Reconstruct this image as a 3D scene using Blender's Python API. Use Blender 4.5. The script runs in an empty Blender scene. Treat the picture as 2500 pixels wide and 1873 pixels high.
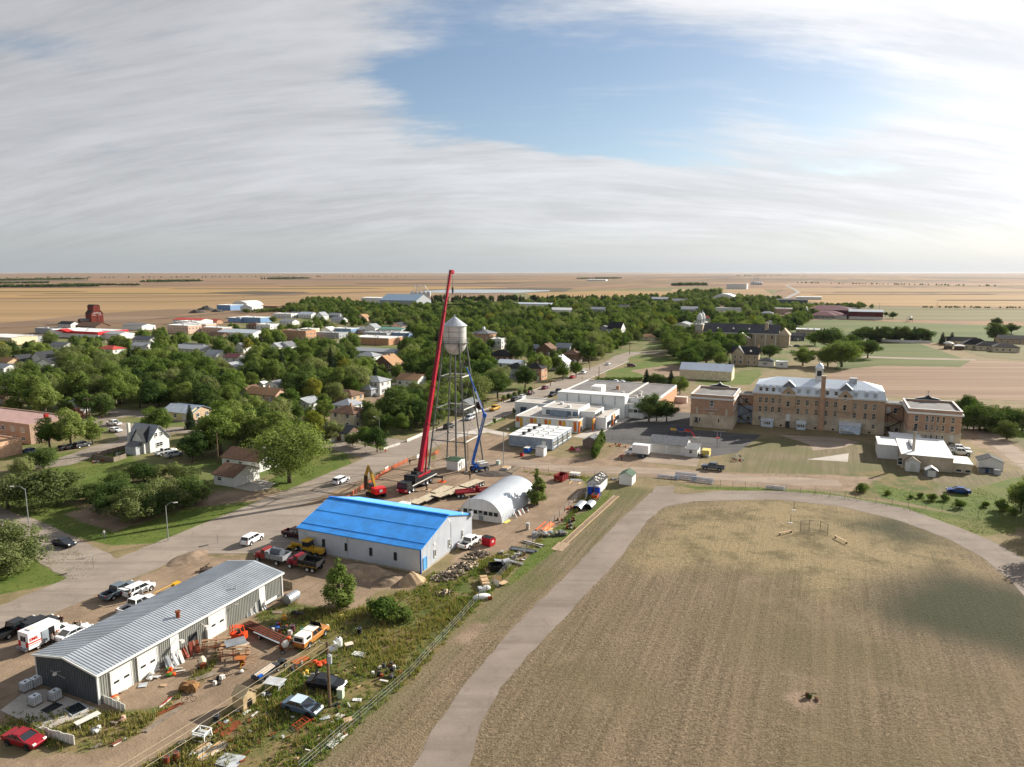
import bpy,math,random
import numpy as np
from mathutils import Vector,Matrix
random.seed(7); RNG = np.random.default_rng(11)
sc = bpy.context.scene
COL = sc.collection
rad = math.radians
# ------------------------------------------------------------------ camera
CAM_H = 50.0
FPX,CX,CY,HORIZON = 1735.0,1250.0,936.5,666.0
PITCH = math.atan((CY - HORIZON) / FPX)
cam_d = bpy.data.cameras.new('camera'); cam = bpy.data.objects.new('camera',cam_d); COL.objects.link(cam)
cam_d.sensor_width = 36.0; cam_d.lens = FPX / 2500.0 * 36.0
cam_d.clip_start = 1.0; cam_d.clip_end = 120000.0
cam.location = (0,0,CAM_H); cam.rotation_euler = (rad(90) - PITCH,0,0)
sc.camera = cam
# ------------------------------------------------------------------ sun and sky
SUN_AZ,SUN_EL = rad(35.7),rad(25.0)
sun_v = Vector((math.cos(SUN_EL) * math.cos(SUN_AZ),math.cos(SUN_EL) * math.sin(SUN_AZ),math.sin(SUN_EL)))
sd = bpy.data.lights.new('sun','SUN'); sd.energy = 5.0; sd.angle = rad(0.55); sd.color = (1.0,0.93,0.82)
so = bpy.data.objects.new('sun',sd); COL.objects.link(so); so.location = (60,40,120)
so.rotation_euler = sun_v.to_track_quat('Z','Y').to_euler()
sc.view_settings.view_transform = 'Standard'; sc.view_settings.look = 'None'
sc.view_settings.exposure = 1.0; sc.view_settings.gamma = 1.0; sc.view_settings.use_curve_mapping = False
sc.cycles.use_denoising = True
sc.cycles.max_bounces = 5; sc.cycles.diffuse_bounces = 2; sc.cycles.glossy_bounces = 2
sc.cycles.transmission_bounces = 3; sc.cycles.transparent_max_bounces = 6; sc.cycles.volume_bounces = 0
sc.cycles.caustics_reflective = False; sc.cycles.caustics_refractive = False
world = bpy.data.worlds.new('World'); sc.world = world; world.use_nodes = True
def nodes_of(tree):
 nt,lk = tree.nodes,tree.links
 def N(kind,**kw):
  n = nt.new(kind)
  for k,v in kw.items():
   if k == 'inp':
    for i,x in v.items():
     if hasattr(x,'is_output'): lk.new(x,n.inputs[i])
     else: n.inputs[i].default_value = x
   else: setattr(n,k,v)
  return n
 def math_(op,a,b=None,c=None,clamp=False):
  n = N('ShaderNodeMath',operation=op,use_clamp=clamp)
  for i,x in enumerate((a,b,c)):
   if x is None: continue
   if hasattr(x,'is_output'): lk.new(x,n.inputs[i])
   else: n.inputs[i].default_value = x
  return n.outputs[0]
 def mixc(f,a,b,blend='MIX'):
  n = N('ShaderNodeMix',data_type='RGBA',blend_type=blend)
  for i,x in ((0,f),(6,a),(7,b)):
   if hasattr(x,'is_output'): lk.new(x,n.inputs[i])
   else: n.inputs[i].default_value = x if i == 0 else (*x[:3],1)
  return n.outputs[2]
 def ramp(f,stops,interp='LINEAR'):
  n = N('ShaderNodeValToRGB'); r = n.color_ramp; r.interpolation = interp
  while len(r.elements) < len(stops): r.elements.new(0.5)
  for e,(p,c) in zip(r.elements,stops):
   e.position = p; e.color = (c,c,c,1) if not isinstance(c,(tuple,list)) else (*c[:3],1)
  lk.new(f,n.inputs[0]); return n.outputs[0]
 def noise(vec,scale,detail=3,rough=0.55,dist=0.0,out=0):
  n = N('ShaderNodeTexNoise',inp={'Scale': scale,'Detail': detail,'Roughness': rough,'Distortion': dist})
  if vec is not None: lk.new(vec,n.inputs['Vector'])
  return n.outputs[out]
 def smooth(x,a,b,lo=0.0,hi=1.0):
  n = N('ShaderNodeMapRange',interpolation_type='SMOOTHSTEP')
  for i,v in enumerate((x,a,b,lo,hi)):
   if hasattr(v,'is_output'): lk.new(v,n.inputs[i])
   else: n.inputs[i].default_value = v
  return n.outputs[0]
 return N,math_,mixc,ramp,noise,smooth,lk
def ray(px,py):
 a = (py - CY) / FPX; b = (px - CX) / FPX
 return b,math.cos(PITCH) - a * math.sin(PITCH),-math.sin(PITCH) - a * math.cos(PITCH)
def build_sky():
 nt = world.node_tree; nt.nodes.clear()
 N,m,mixc,ramp,noise,smooth,lk = nodes_of(nt)
 tc = N('ShaderNodeTexCoord').outputs['Generated']
 sky = N('ShaderNodeTexSky',sky_type='NISHITA',sun_disc=False,sun_elevation=SUN_EL,
   sun_rotation=math.pi / 2 - SUN_AZ,altitude=500.0,air_density=1.0,dust_density=1.0,ozone_density=1.0).outputs[0]
 sep = N('ShaderNodeSeparateXYZ',inp={0: tc}); x,y,z = sep.outputs
 zc = m('MAXIMUM',z,0.0)
 zp = m('ADD',zc,0.36)
 P = N('ShaderNodeCombineXYZ',inp={0: m('DIVIDE',x,zp),1: m('DIVIDE',y,zp),2: 0.0}).outputs[0]
 warp = N('ShaderNodeVectorMath',operation='SCALE',inp={0: noise(P,0.7,1,0.5,out=1),3: 0.55}).outputs[0]
 P2 = N('ShaderNodeVectorMath',operation='ADD',inp={0: P,1: warp}).outputs[0]
 big = noise(N('ShaderNodeMapping',inp={0: P2,1: (3.1,0.7,0),2: (0,0,rad(24)),3: (0.7,1.5,1)}).outputs[0],1.3,7,0.6)
 fine = noise(N('ShaderNodeMapping',inp={0: P2,1: (1.3,5.2,0),2: (0,0,rad(30)),3: (0.8,3.0,1)}).outputs[0],2.6,9,0.66)
 soft = noise(P2,1.1,3,0.5)
 fibre = noise(N('ShaderNodeMapping',inp={0: P2,1: (4.3,2.2,0),2: (0,0,rad(20)),3: (0.6,4.5,1)}).outputs[0],4.0,9,0.64,0.0)
 ya = m('MAXIMUM',m('ABSOLUTE',y),0.05); wv = N('ShaderNodeSeparateXYZ',inp={0: noise(N('ShaderNodeMapping',inp={0: P,2: (0,0,rad(25)),3: (0.8,1.8,1)}).outputs[0],1.6,7,0.6,out=1)}).outputs
 az = m('ADD',m('DIVIDE',x,ya),m('MULTIPLY',m('SUBTRACT',wv[0],0.5),0.42)); el = m('ADD',m('DIVIDE',zc,ya),m('MULTIPLY',m('SUBTRACT',wv[1],0.5),0.20))
 hole = None
 for hx,hy,sx,sy,k in HOLES:
  r = ray(hx,hy); c,s_ = math.cos(rad(-7)),math.sin(rad(-7)); da = m('SUBTRACT',az,r[0]/r[1]); de = m('SUBTRACT',el,r[2]/r[1])
  u = m('DIVIDE',m('ADD',m('MULTIPLY',da,c),m('MULTIPLY',de,s_)),sx/FPX); v = m('DIVIDE',m('SUBTRACT',m('MULTIPLY',de,c),m('MULTIPLY',da,s_)),sy/FPX)
  g = m('MULTIPLY',m('EXPONENT',m('MULTIPLY',m('ADD',m('MULTIPLY',u,u),m('MULTIPLY',v,v)),-1.0)),k)
  hole = g if hole is None else m('ADD',hole,g)
 hole = m('MULTIPLY',m('MINIMUM',hole,1.15),smooth(y,0.0,0.3))
 dens = m('ADD',m('MULTIPLY',big,0.9),m('ADD',m('MULTIPLY',fine,0.75),m('MULTIPLY',fibre,0.62)))
 dens = m('SUBTRACT',m('SUBTRACT',dens,0.06),m('MULTIPLY',hole,0.68))
 cov = smooth(dens,0.30,0.98)
 cov = m('MULTIPLY',cov,m('MULTIPLY',smooth(z,0.0,0.075,0.55,1.0),smooth(z,0.36,0.85,1.0,0.5)))
 sdot = N('ShaderNodeVectorMath',operation='DOT_PRODUCT',inp={0: tc,1: tuple(sun_v)}).outputs['Value']
 s1 = m('POWER',m('MAXIMUM',m('ADD',m('MULTIPLY',sdot,0.5),0.5),0.0),5.0)
 s2 = m('POWER',m('MAXIMUM',sdot,0.0),14.0)
 br = m('ADD',3.55,m('ADD',m('MULTIPLY',s1,3.7),m('MULTIPLY',s2,0.8)))
 tex = m('ADD',0.90,m('MULTIPLY',smooth(m('ADD',m('MULTIPLY',fine,.5),m('MULTIPLY',fibre,.5)),0.33,0.66),0.24))
 tex = m('MULTIPLY',tex,smooth(big,0.25,0.7,0.88,1.06))
 br = m('MULTIPLY',br,tex)
 cc = N('ShaderNodeVectorMath',operation='SCALE',inp={0: (0.975,0.99,1.03),3: br}).outputs[0]
 skyb = N('ShaderNodeVectorMath',operation='SCALE',inp={0: sky,3: SKY_GAIN}).outputs[0]
 col = mixc(m('MULTIPLY',cov,0.94),skyb,cc)
 band = m('MULTIPLY',smooth(z,0.0,0.07,1.0,0.0),0.85)
 hz = N('ShaderNodeVectorMath',operation='SCALE',inp={0: (0.90,0.985,1.06),3: m('ADD',3.1,m('MULTIPLY',s1,3.0))}).outputs[0]
 col = mixc(band,col,hz)
 bg = N('ShaderNodeBackground',inp={0: col,1: 0.075})
 out = N('ShaderNodeOutputWorld'); lk.new(bg.outputs[0],out.inputs[0])
SKY_GAIN = 0.78
HOLES = [(1230,110,240,170,1.0),(1480,250,330,120,1.0),(1010,240,120,90,.7),(1800,110,420,110,.8),(1470,365,230,40,.7),(2000,200,300,60,.55),(1250,330,220,40,.4),(2080,385,160,26,.5),(90,110,140,40,.45),(260,330,110,22,.35),(560,70,160,40,.25),(1950,270,160,50,.5)]
build_sky()
# ------------------------------------------------------------------ helpers
def G(px,py,z=0.0):
 "point of the place at height z that the photograph shows at this spot"
 r = ray(px,py); t = (CAM_H - z) / -r[2]
 return Vector((r[0] * t,r[1] * t,z))
def pix(v):
 c,s = math.cos(PITCH),math.sin(PITCH)
 dz = v[2] - CAM_H
 d = v[1] * c - dz * s; up = v[1] * s + dz * c
 return CX + FPX * v[0] / d,CY - FPX * up / d,d
GRID = rad(66.3)
U = Vector((math.cos(GRID),math.sin(GRID),0)); V = Vector((math.sin(GRID),-math.cos(GRID),0))
class MB:
 "collects shapes; build() links them as one mesh object"
 def __init__(s): s.v = []; s.f = []; s.m = []; s.cur = 0; s.M = None
 def add(s,vs,fs):
  n = len(s.v)
  s.v += [tuple(s.M @ Vector(p)) for p in vs] if s.M else [tuple(p) for p in vs]
  s.f += [tuple(i + n for i in f) for f in fs]; s.m += [s.cur] * len(fs); return s
 def mi(s,i): s.cur = i; return s
 def at(s,M=None): s.M = M; return s
 def box(s,x0,x1,y0,y1,z0,z1):
  return s.add([(x0,y0,z0),(x1,y0,z0),(x1,y1,z0),(x0,y1,z0),(x0,y0,z1),(x1,y0,z1),(x1,y1,z1),(x0,y1,z1)],
      [(3,2,1,0),(4,5,6,7),(0,1,5,4),(1,2,6,5),(2,3,7,6),(3,0,4,7)])
 def cb(s,c,d): return s.box(c[0]-d[0]/2,c[0]+d[0]/2,c[1]-d[1]/2,c[1]+d[1]/2,c[2]-d[2]/2,c[2]+d[2]/2)
 def frustum(s,x0,x1,y0,y1,z0,X0,X1,Y0,Y1,z1):
  return s.add([(x0,y0,z0),(x1,y0,z0),(x1,y1,z0),(x0,y1,z0),(X0,Y0,z1),(X1,Y0,z1),(X1,Y1,z1),(X0,Y1,z1)],
      [(3,2,1,0),(4,5,6,7),(0,1,5,4),(1,2,6,5),(2,3,7,6),(3,0,4,7)])
 def prism(s,poly,z0,z1):
  n = len(poly); vs = [(p[0],p[1],z0) for p in poly] + [(p[0],p[1],z1) for p in poly]
  return s.add(vs,[tuple(range(n))[::-1],tuple(range(n,2*n))] + [(i,(i+1)%n,n+(i+1)%n,n+i) for i in range(n)])
 def xprism(s,poly,x0,x1):
  n = len(poly); vs = [(x0,p[0],p[1]) for p in poly] + [(x1,p[0],p[1]) for p in poly]
  return s.add(vs,[tuple(range(n))[::-1],tuple(range(n,2*n))] + [(i,(i+1)%n,n+(i+1)%n,n+i) for i in range(n)])
 def yprism(s,poly,y0,y1):
  n = len(poly); vs = [(p[0],y0,p[1]) for p in poly] + [(p[0],y1,p[1]) for p in poly]
  return s.add(vs,[tuple(range(n)),tuple(range(n,2*n))[::-1]] + [(i,n+i,n+(i+1)%n,(i+1)%n) for i in range(n)])
 def cyl(s,p0,p1,r0,r1=None,n=8,caps=True):
  p0,p1 = Vector(p0),Vector(p1); r1 = r0 if r1 is None else r1
  d = (p1 - p0).normalized(); a = d.orthogonal().normalized(); b = d.cross(a)
  vs = [p0 + (a*math.cos(t)+b*math.sin(t))*r0 for t in [2*math.pi*i/n for i in range(n)]]
  vs += [p1 + (a*math.cos(t)+b*math.sin(t))*r1 for t in [2*math.pi*i/n for i in range(n)]]
  fs = [(i,(i+1)%n,n+(i+1)%n,n+i) for i in range(n)]
  if caps: fs += [tuple(range(n))[::-1],tuple(range(n,2*n))]
  return s.add(vs,fs)
 def tube(s,pts,r,n=6):
  for a,b in zip(pts,pts[1:]): s.cyl(a,b,r,n=n)
  return s
 def beam(s,p0,p1,w,h=None):
  p0,p1 = Vector(p0),Vector(p1); h = w if h is None else h
  d = (p1-p0).normalized(); up = Vector((0,0,1)) if abs(d.z) < .95 else Vector((0,1,0))
  a = d.cross(up).normalized()*w/2; b = a.cross(d).normalized()*h/2
  return s.add([p0-a-b,p0+a-b,p0+a+b,p0-a+b,p1-a-b,p1+a-b,p1+a+b,p1-a+b],
      [(3,2,1,0),(4,5,6,7),(0,1,5,4),(1,2,6,5),(2,3,7,6),(3,0,4,7)])
 def lathe(s,prof,n=16,c=(0,0,0)):
  vs = []; fs = []; k = len(prof)
  for i in range(n):
   t = 2*math.pi*i/n
   vs += [(c[0]+r*math.cos(t),c[1]+r*math.sin(t),c[2]+z) for r,z in prof]
  for i in range(n):
   j = (i+1) % n
   fs += [(i*k+q,j*k+q,j*k+q+1,i*k+q+1) for q in range(k-1)]
  return s.add(vs,fs)
 def blob(s,c,r,seed=0,n=7,jit=.25):
  rn = random.Random(seed); vs = [(c[0],c[1],c[2]-r[2])]; rows = 4
  for i in range(1,rows+1):
   ph = -math.pi/2 + math.pi*i/(rows+1)
   for j in range(n):
    t = 2*math.pi*j/n; q = 1 + rn.uniform(-jit,jit)
    vs.append((c[0]+r[0]*math.cos(ph)*math.cos(t)*q,c[1]+r[1]*math.cos(ph)*math.sin(t)*q,c[2]+r[2]*math.sin(ph)*q))
  vs.append((c[0],c[1],c[2]+r[2])); L = len(vs)-1; fs = []
  for j in range(n): fs.append((0,1+(j+1)%n,1+j)); fs.append((L,L-n+j,L-n+(j+1)%n))
  for i in range(rows-1):
   for j in range(n): fs.append((1+i*n+j,1+i*n+(j+1)%n,1+(i+1)*n+(j+1)%n,1+(i+1)*n+j))
  return s.add(vs,fs)
 def quad(s,a,b,c,d): return s.add([a,b,c,d],[(0,1,2,3)])
 def mesh(s,name,mats,smooth=False):
  me = bpy.data.meshes.new(name); me.from_pydata(s.v,[],s.f)
  for mt in (mats if isinstance(mats,(list,tuple)) else [mats]): me.materials.append(mt)
  if any(s.m): me.polygons.foreach_set('material_index',s.m)
  if smooth: me.polygons.foreach_set('use_smooth',[True]*len(s.f))
  me.update(); return me
 def build(s,name,mats,parent=None,loc=None,rz=None,smooth=False):
  o = bpy.data.objects.new(name,s.mesh(name,mats,smooth)); COL.objects.link(o)
  if parent: o.parent = parent
  if loc is not None: o.location = loc
  if rz is not None: o.rotation_euler = (0,0,rz)
  return o
def tag(o,label=None,cat=None,group=None,kind=None):
 if label: o['label'] = label
 if cat: o['category'] = cat
 if group: o['group'] = group
 if kind: o['kind'] = kind
 return o
def thing(name,label,cat,loc=(0,0,0),rz=0.0,group=None):
 o = bpy.data.objects.new(name,None); COL.objects.link(o); o.empty_display_size = .3
 o.location = loc; o.rotation_euler = (0,0,rz); return tag(o,label,cat,group)
def share(name,me,parent=None,loc=None,rz=None,scale=None):
 o = bpy.data.objects.new(name,me); COL.objects.link(o)
 if parent: o.parent = parent
 if loc is not None: o.location = loc
 if rz is not None: o.rotation_euler = (0,0,rz)
 if scale is not None: o.scale = scale
 return o
def copy_tree(o,parent=None):
 c = o.copy(); COL.objects.link(c); c.parent = parent
 for ch in o.children: copy_tree(ch,c)
 return c
def struct(o): o['kind'] = 'structure'; return o
_mats = {}
def srgb(h):
 h = h.lstrip('#'); c = [int(h[i:i+2],16)/255 for i in (0,2,4)]
 return tuple(x/12.92 if x <= .04045 else ((x+.055)/1.055)**2.4 for x in c)
def mat(col,rough=.75,metal=0.0,var=.18,scale=.8,bump=0.0,bscale=30,spec=.3,dirt=.25,emit=None):
 "plain surface with uneven tone, some grime and fine relief"
 if isinstance(col,str): col = srgb(col)
 key = (tuple(round(c,4) for c in col),rough,metal,var,scale,bump,bscale,spec,dirt)
 if key in _mats: return _mats[key]
 mt = bpy.data.materials.new('surface'); mt.use_nodes = True; nt = mt.node_tree; nt.nodes.clear()
 N,m,mixc,ramp,noise,smooth,lk = nodes_of(nt)
 tc = N('ShaderNodeTexCoord').outputs['Object']
 n1 = noise(tc,scale,4,.6)
 f = smooth(n1,.3,.7,1-var,1+var)
 c = N('ShaderNodeVectorMath',operation='SCALE',inp={0: col,3: f}).outputs[0]
 if dirt > 0:
  n2 = noise(tc,scale*3.3,5,.7)
  c = mixc(m('MULTIPLY',smooth(n2,.5,.78),dirt),c,tuple(.55*x + .02 for x in col))
 b = N('ShaderNodeBsdfPrincipled',inp={'Roughness': rough,'Metallic': metal,'Specular IOR Level': spec})
 lk.new(c,b.inputs['Base Color'])
 if bump:
  bn = N('ShaderNodeBump',inp={'Strength': bump,'Distance': .05,'Height': noise(tc,bscale,3,.6)}); lk.new(bn.outputs[0],b.inputs['Normal'])
 o = N('ShaderNodeOutputMaterial'); lk.new(b.outputs[0],o.inputs[0]); _mats[key] = mt; return mt
def glass_mat(col=(.02,.025,.03),rough=.08):
 return mat(col,rough,0,.1,1,0,30,.6,0)
# ------------------------------------------------------------------ ground: one sheet to the horizon, its cover given per vertex
def sdist(poly,X,Y):
 "signed distance to a polygon, inside positive"
 P = np.array([(p[0],p[1]) for p in poly]); n = len(P)
 d = np.full(X.shape,1e9); ins = np.zeros(X.shape,bool)
 for i in range(n):
  a,b = P[i],P[(i+1) % n]; e = b-a
  t = np.clip(((X-a[0])*e[0]+(Y-a[1])*e[1])/(e@e+1e-9),0,1)
  d = np.minimum(d,np.hypot(X-a[0]-t*e[0],Y-a[1]-t*e[1]))
  c = ((a[1] > Y) != (b[1] > Y))
  with np.errstate(divide='ignore',invalid='ignore'):
   ins ^= c & (X < (b[0]-a[0])*(Y-a[1])/(b[1]-a[1]+1e-12)+a[0])
 return np.where(ins,d,-d)
Z_DIRT = [[(0,1545),(300,1428),(480,1352),(560,1362),(700,1352),(745,1335),(735,1395),(700,1400),(705,1465),(650,1490),(560,1540),(520,1600),(380,1735),(250,1740),(100,1670),(0,1760),(-300,1900),(-300,1660)],
 [(690,1395),(740,1345),(1035,1410),(1000,1445),(930,1435),(890,1478),(860,1490),(760,1482),(700,1465)],
 [(545,1560),(650,1535),(700,1562),(735,1605),(640,1652),(560,1722),(470,1790),(330,1880),(-200,1990),(-200,1870),(0,1846),(200,1842),(330,1802),(400,1742),(520,1645)],
 [(880,1185),(1000,1115),(1100,1132),(1250,1150),(1420,1170),(1425,1200),(1370,1280),(1300,1325),(1200,1352),(1110,1385),(1080,1400),(1140,1330),(1060,1290),(900,1215)],
 [(1095,1050),(1180,1062),(1240,1060),(1240,1092),(1300,1112),(1470,1122),(1530,1080),(1570,1100),(1600,1140),(1820,1155),(2050,1160),(2160,1165),(2080,1200),(1800,1186),(1600,1168),(1480,1160),(1200,1146),(1060,1130)],
 [(1640,950),(1700,975),(1690,1050),(1600,1020)],
 [(2350,1050),(2440,1062),(2500,1100),(2620,1200),(2500,1150),(2420,1105),(2355,1075)],
 [(760,1225),(880,1170),(960,1170),(860,1230),(800,1240),(740,1300),(600,1345),(560,1362),(480,1345)],
 [(160,1255),(260,1225),(340,1275),(280,1300),(200,1275)],[(470,1240),(515,1203),(565,1200),(640,1200),(700,1205),(640,1222),(560,1230)],
 [(1540,905),(1640,890),(1690,905),(1700,935),(1600,925)],
 [(780,1010),(960,950),(990,960),(800,1030)],[(1905,1697),(1960,1688),(2012,1722),(1960,1732)],[(1100,1565),(1150,1520),(1190,1525),(1140,1575)]]
Z_LAWN = [[(-200,1350),(0,1340),(150,1325),(245,1372),(200,1412),(0,1452),(-200,1500)],
 [(-200,1215),(0,1240),(100,1290),(270,1332),(400,1325),(690,1207),(600,1200),(470,1235),(330,1285),(180,1235),(0,1195),(-200,1190)],
 [(130,1110),(300,1085),(340,1140),(250,1195),(180,1225),(60,1225),(100,1150)],
 [(640,1180),(700,1202),(860,1132),(845,1112),(760,1108),(700,1150)],
 [(830,1060),(900,1088),(960,1085),(950,1106),(840,1112),(800,1090)],
 [(1050,1112),(1110,1120),(1185,1142),(1150,1162),(1080,1158)],[(1085,1098),(1178,1060),(1186,1068),(1115,1104)],
 [(1195,1160),(1300,1160),(1480,1168),(1482,1180),(1420,1190),(1250,1172)],
 [(1640,1180),(1700,1188),(1850,1190),(2000,1200),(2150,1225),(2300,1250),(2480,1280),(2480,1300),(2400,1310),(2250,1255),(2100,1225),(1900,1200),(1700,1195)],
 [(2130,1180),(2300,1215),(2480,1165),(2620,1200),(2620,1330),(2500,1290),(2300,1245),(2150,1215)],
 [(1370,1275),(1440,1245),(1480,1200),(1500,1195),(1440,1280),(1350,1350),(1260,1420),(1220,1440),(1300,1345)],
 [(1240,1045),(1300,1030),(1330,1045),(1320,1070),(1270,1085)],[(1300,1000),(1420,960),(1440,965),(1330,1012)],[(1200,985),(1250,1000),(1232,1025),(1190,1040)],
 [(2330,1030),(2400,1050),(2500,1075),(2600,1100),(2600,1060),(2400,1020),(2350,1010)],
 [(1700,925),(1850,900),(1860,915),(1830,940),(1720,940)],[(1480,905),(1600,885),(1640,890),(1600,920),(1480,935)],[(1500,880),(1720,865),(1730,880),(1560,900)]]
Z_WEED = [[(620,1485),(700,1470),(900,1482),(1000,1432),(1060,1400),(1110,1395),(1200,1360),(1300,1330),(1420,1215),(1480,1170),(1482,1190),(1300,1340),(1148,1500),(1000,1662),(745,1890),(300,1900),(480,1795),(600,1715),(740,1605),(700,1545),(640,1525)],
 [(100,1745),(250,1722),(330,1692),(480,1572),(545,1580),(500,1662),(400,1742),(320,1802),(180,1842),(60,1802)],[(0,1735),(50,1735),(100,1760),(70,1790),(0,1800)],
 [(480,1360),(560,1330),(580,1352),(520,1382)],[(1100,1130),(1250,1150),(1420,1165),(1480,1166),(1440,1180),(1250,1165),(1110,1145)],
 [(720,1300),(760,1240),(850,1200),(900,1190),(820,1220)],[(690,1400),(720,1420),(770,1500),(700,1480)],[(1940,1170),(2150,1150),(2300,1180),(2250,1230),(2100,1215)]]
Z_DRY = [[(740,1890),(1000,1660),(1480,1185),(1640,1203),(2000,1212),(2300,1292),(2500,1425),(2900,1500),(2900,2100),(700,2100)]]
Z_WORN = [[(1760,1080),(1960,1060),(2130,1085),(2200,1150),(2480,1150),(2620,1200),(2620,1260),(2480,1165),(2300,1215),(2150,1215),(1900,1185),(1780,1160)],[(1480,1180),(1590,1195),(1540,1250),(1440,1350),(1240,1500),(1150,1560),(1020,1690),(900,1800),(800,1890),(740,1890),(1000,1662),(1300,1350),(1440,1220)],[(2340,1000),(2480,1040),(2600,1100),(2600,1160),(2440,1060),(2360,1050)]]
Z_SHADE = [[(2180,1430),(2300,1395),(2440,1425),(2560,1450),(2600,1640),(2470,1600),(2300,1560),(2200,1530),(2130,1480)],[(2060,1275),(2200,1260),(2270,1310),(2230,1330)]]  # soft shadow lying on the sports field, painted into the ground colour
Z_PALE = [[(1640,1250),(1850,1215),(2050,1230),(2250,1290),(2400,1400),(2300,1390),(2080,1420),(2000,1470),(1960,1400),(1700,1380),(1560,1400),(1530,1370)]]
Z_TOWN = [[(-1500,1180),(0,1180),(480,1220),(700,1150),(900,1110),(1070,1040),(1320,935),(1500,870),(1700,940),(1900,900),(1960,850),(2120,850),(2120,800),(1700,745),(1400,735),(1000,735),(600,790),(100,830),(-900,830)]]
def w2(polys): return [[G(*p) for p in poly] for poly in polys]
zones = {k: w2(v) for k,v in dict(dirt=Z_DIRT,lawn=Z_LAWN,weed=Z_WEED,dry=Z_DRY,dark=Z_SHADE,pale=Z_PALE,worn=Z_WORN,town=Z_TOWN).items()}
def zone(name,X,Y,soft):
 out = np.zeros(X.shape)
 for poly in zones[name]:
  P = np.array([(p[0],p[1]) for p in poly])
  lo,hi = P.min(0)-soft*2,P.max(0)+soft*2
  k = (X > lo[0]) & (X < hi[0]) & (Y > lo[1]) & (Y < hi[1])
  if k.any(): out[k] = np.maximum(out[k],np.clip(.5 + sdist(poly,X[k],Y[k])/(2*soft),0,1))
 return out
def steps(a,b,d,far,g):
 xs = list(np.arange(a,b+d/2,d)); s = d
 while xs[-1] < far: s *= g; xs.append(xs[-1]+s)
 return xs
def build_ground():
 xr = steps(-175,205,1.0,60000,1.13); xl = [-x for x in steps(175,175,1.0,60000,1.13)][1:]
 xs = np.array(sorted(xl + xr))
 ys = np.array(sorted([-x for x in steps(-56,-56,2.0,3000,1.3)][1:] + steps(56,300,1.0,70000,1.045)))
 X,Y = np.meshgrid(xs,ys); nx,ny = len(xs),len(ys)
 R = np.hypot(X,Y)
 k = np.clip((R-5000)/20000,0,1)
 Z = k*(22*np.sin(X/5200+.5)*np.cos(Y/6100) + 14*np.sin(X/2300+Y/3100)) + k*(np.clip((X+Y*.9)/9000,-1,1.5))*26 - k*8
 near = (R < 400)
 Z = Z + near*0.0
 co = np.stack([X,Y,Z],-1).reshape(-1,3)
 i = np.arange(nx*ny).reshape(ny,nx)
 f = np.stack([i[:-1,:-1],i[:-1,1:],i[1:,1:],i[1:,:-1]],-1).reshape(-1,4)
 me = bpy.data.meshes.new('ground'); me.from_pydata(co.tolist(),[],f.tolist()); me.update()
 def put(name,chans):
  a = me.color_attributes.new(name,'FLOAT_COLOR','POINT')
  d = np.zeros((nx*ny,4),np.float32); d[:,3] = 1
  for j,c in enumerate(chans): d[:,j] = c.ravel()
  a.data.foreach_set('color',d.ravel())
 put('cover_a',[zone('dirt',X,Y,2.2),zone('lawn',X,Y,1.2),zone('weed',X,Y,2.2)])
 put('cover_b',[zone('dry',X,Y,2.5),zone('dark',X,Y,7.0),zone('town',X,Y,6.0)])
 put('cover_c',[zone('pale',X,Y,9.0),zone('worn',X,Y,4.0),np.maximum(zone('gravel',X,Y,0.9),0)])
 me.materials.append(ground_mat()); me.polygons.foreach_set('use_smooth',[True]*len(f))
 o = bpy.data.objects.new('ground',me); COL.objects.link(o); struct(o)
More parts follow.
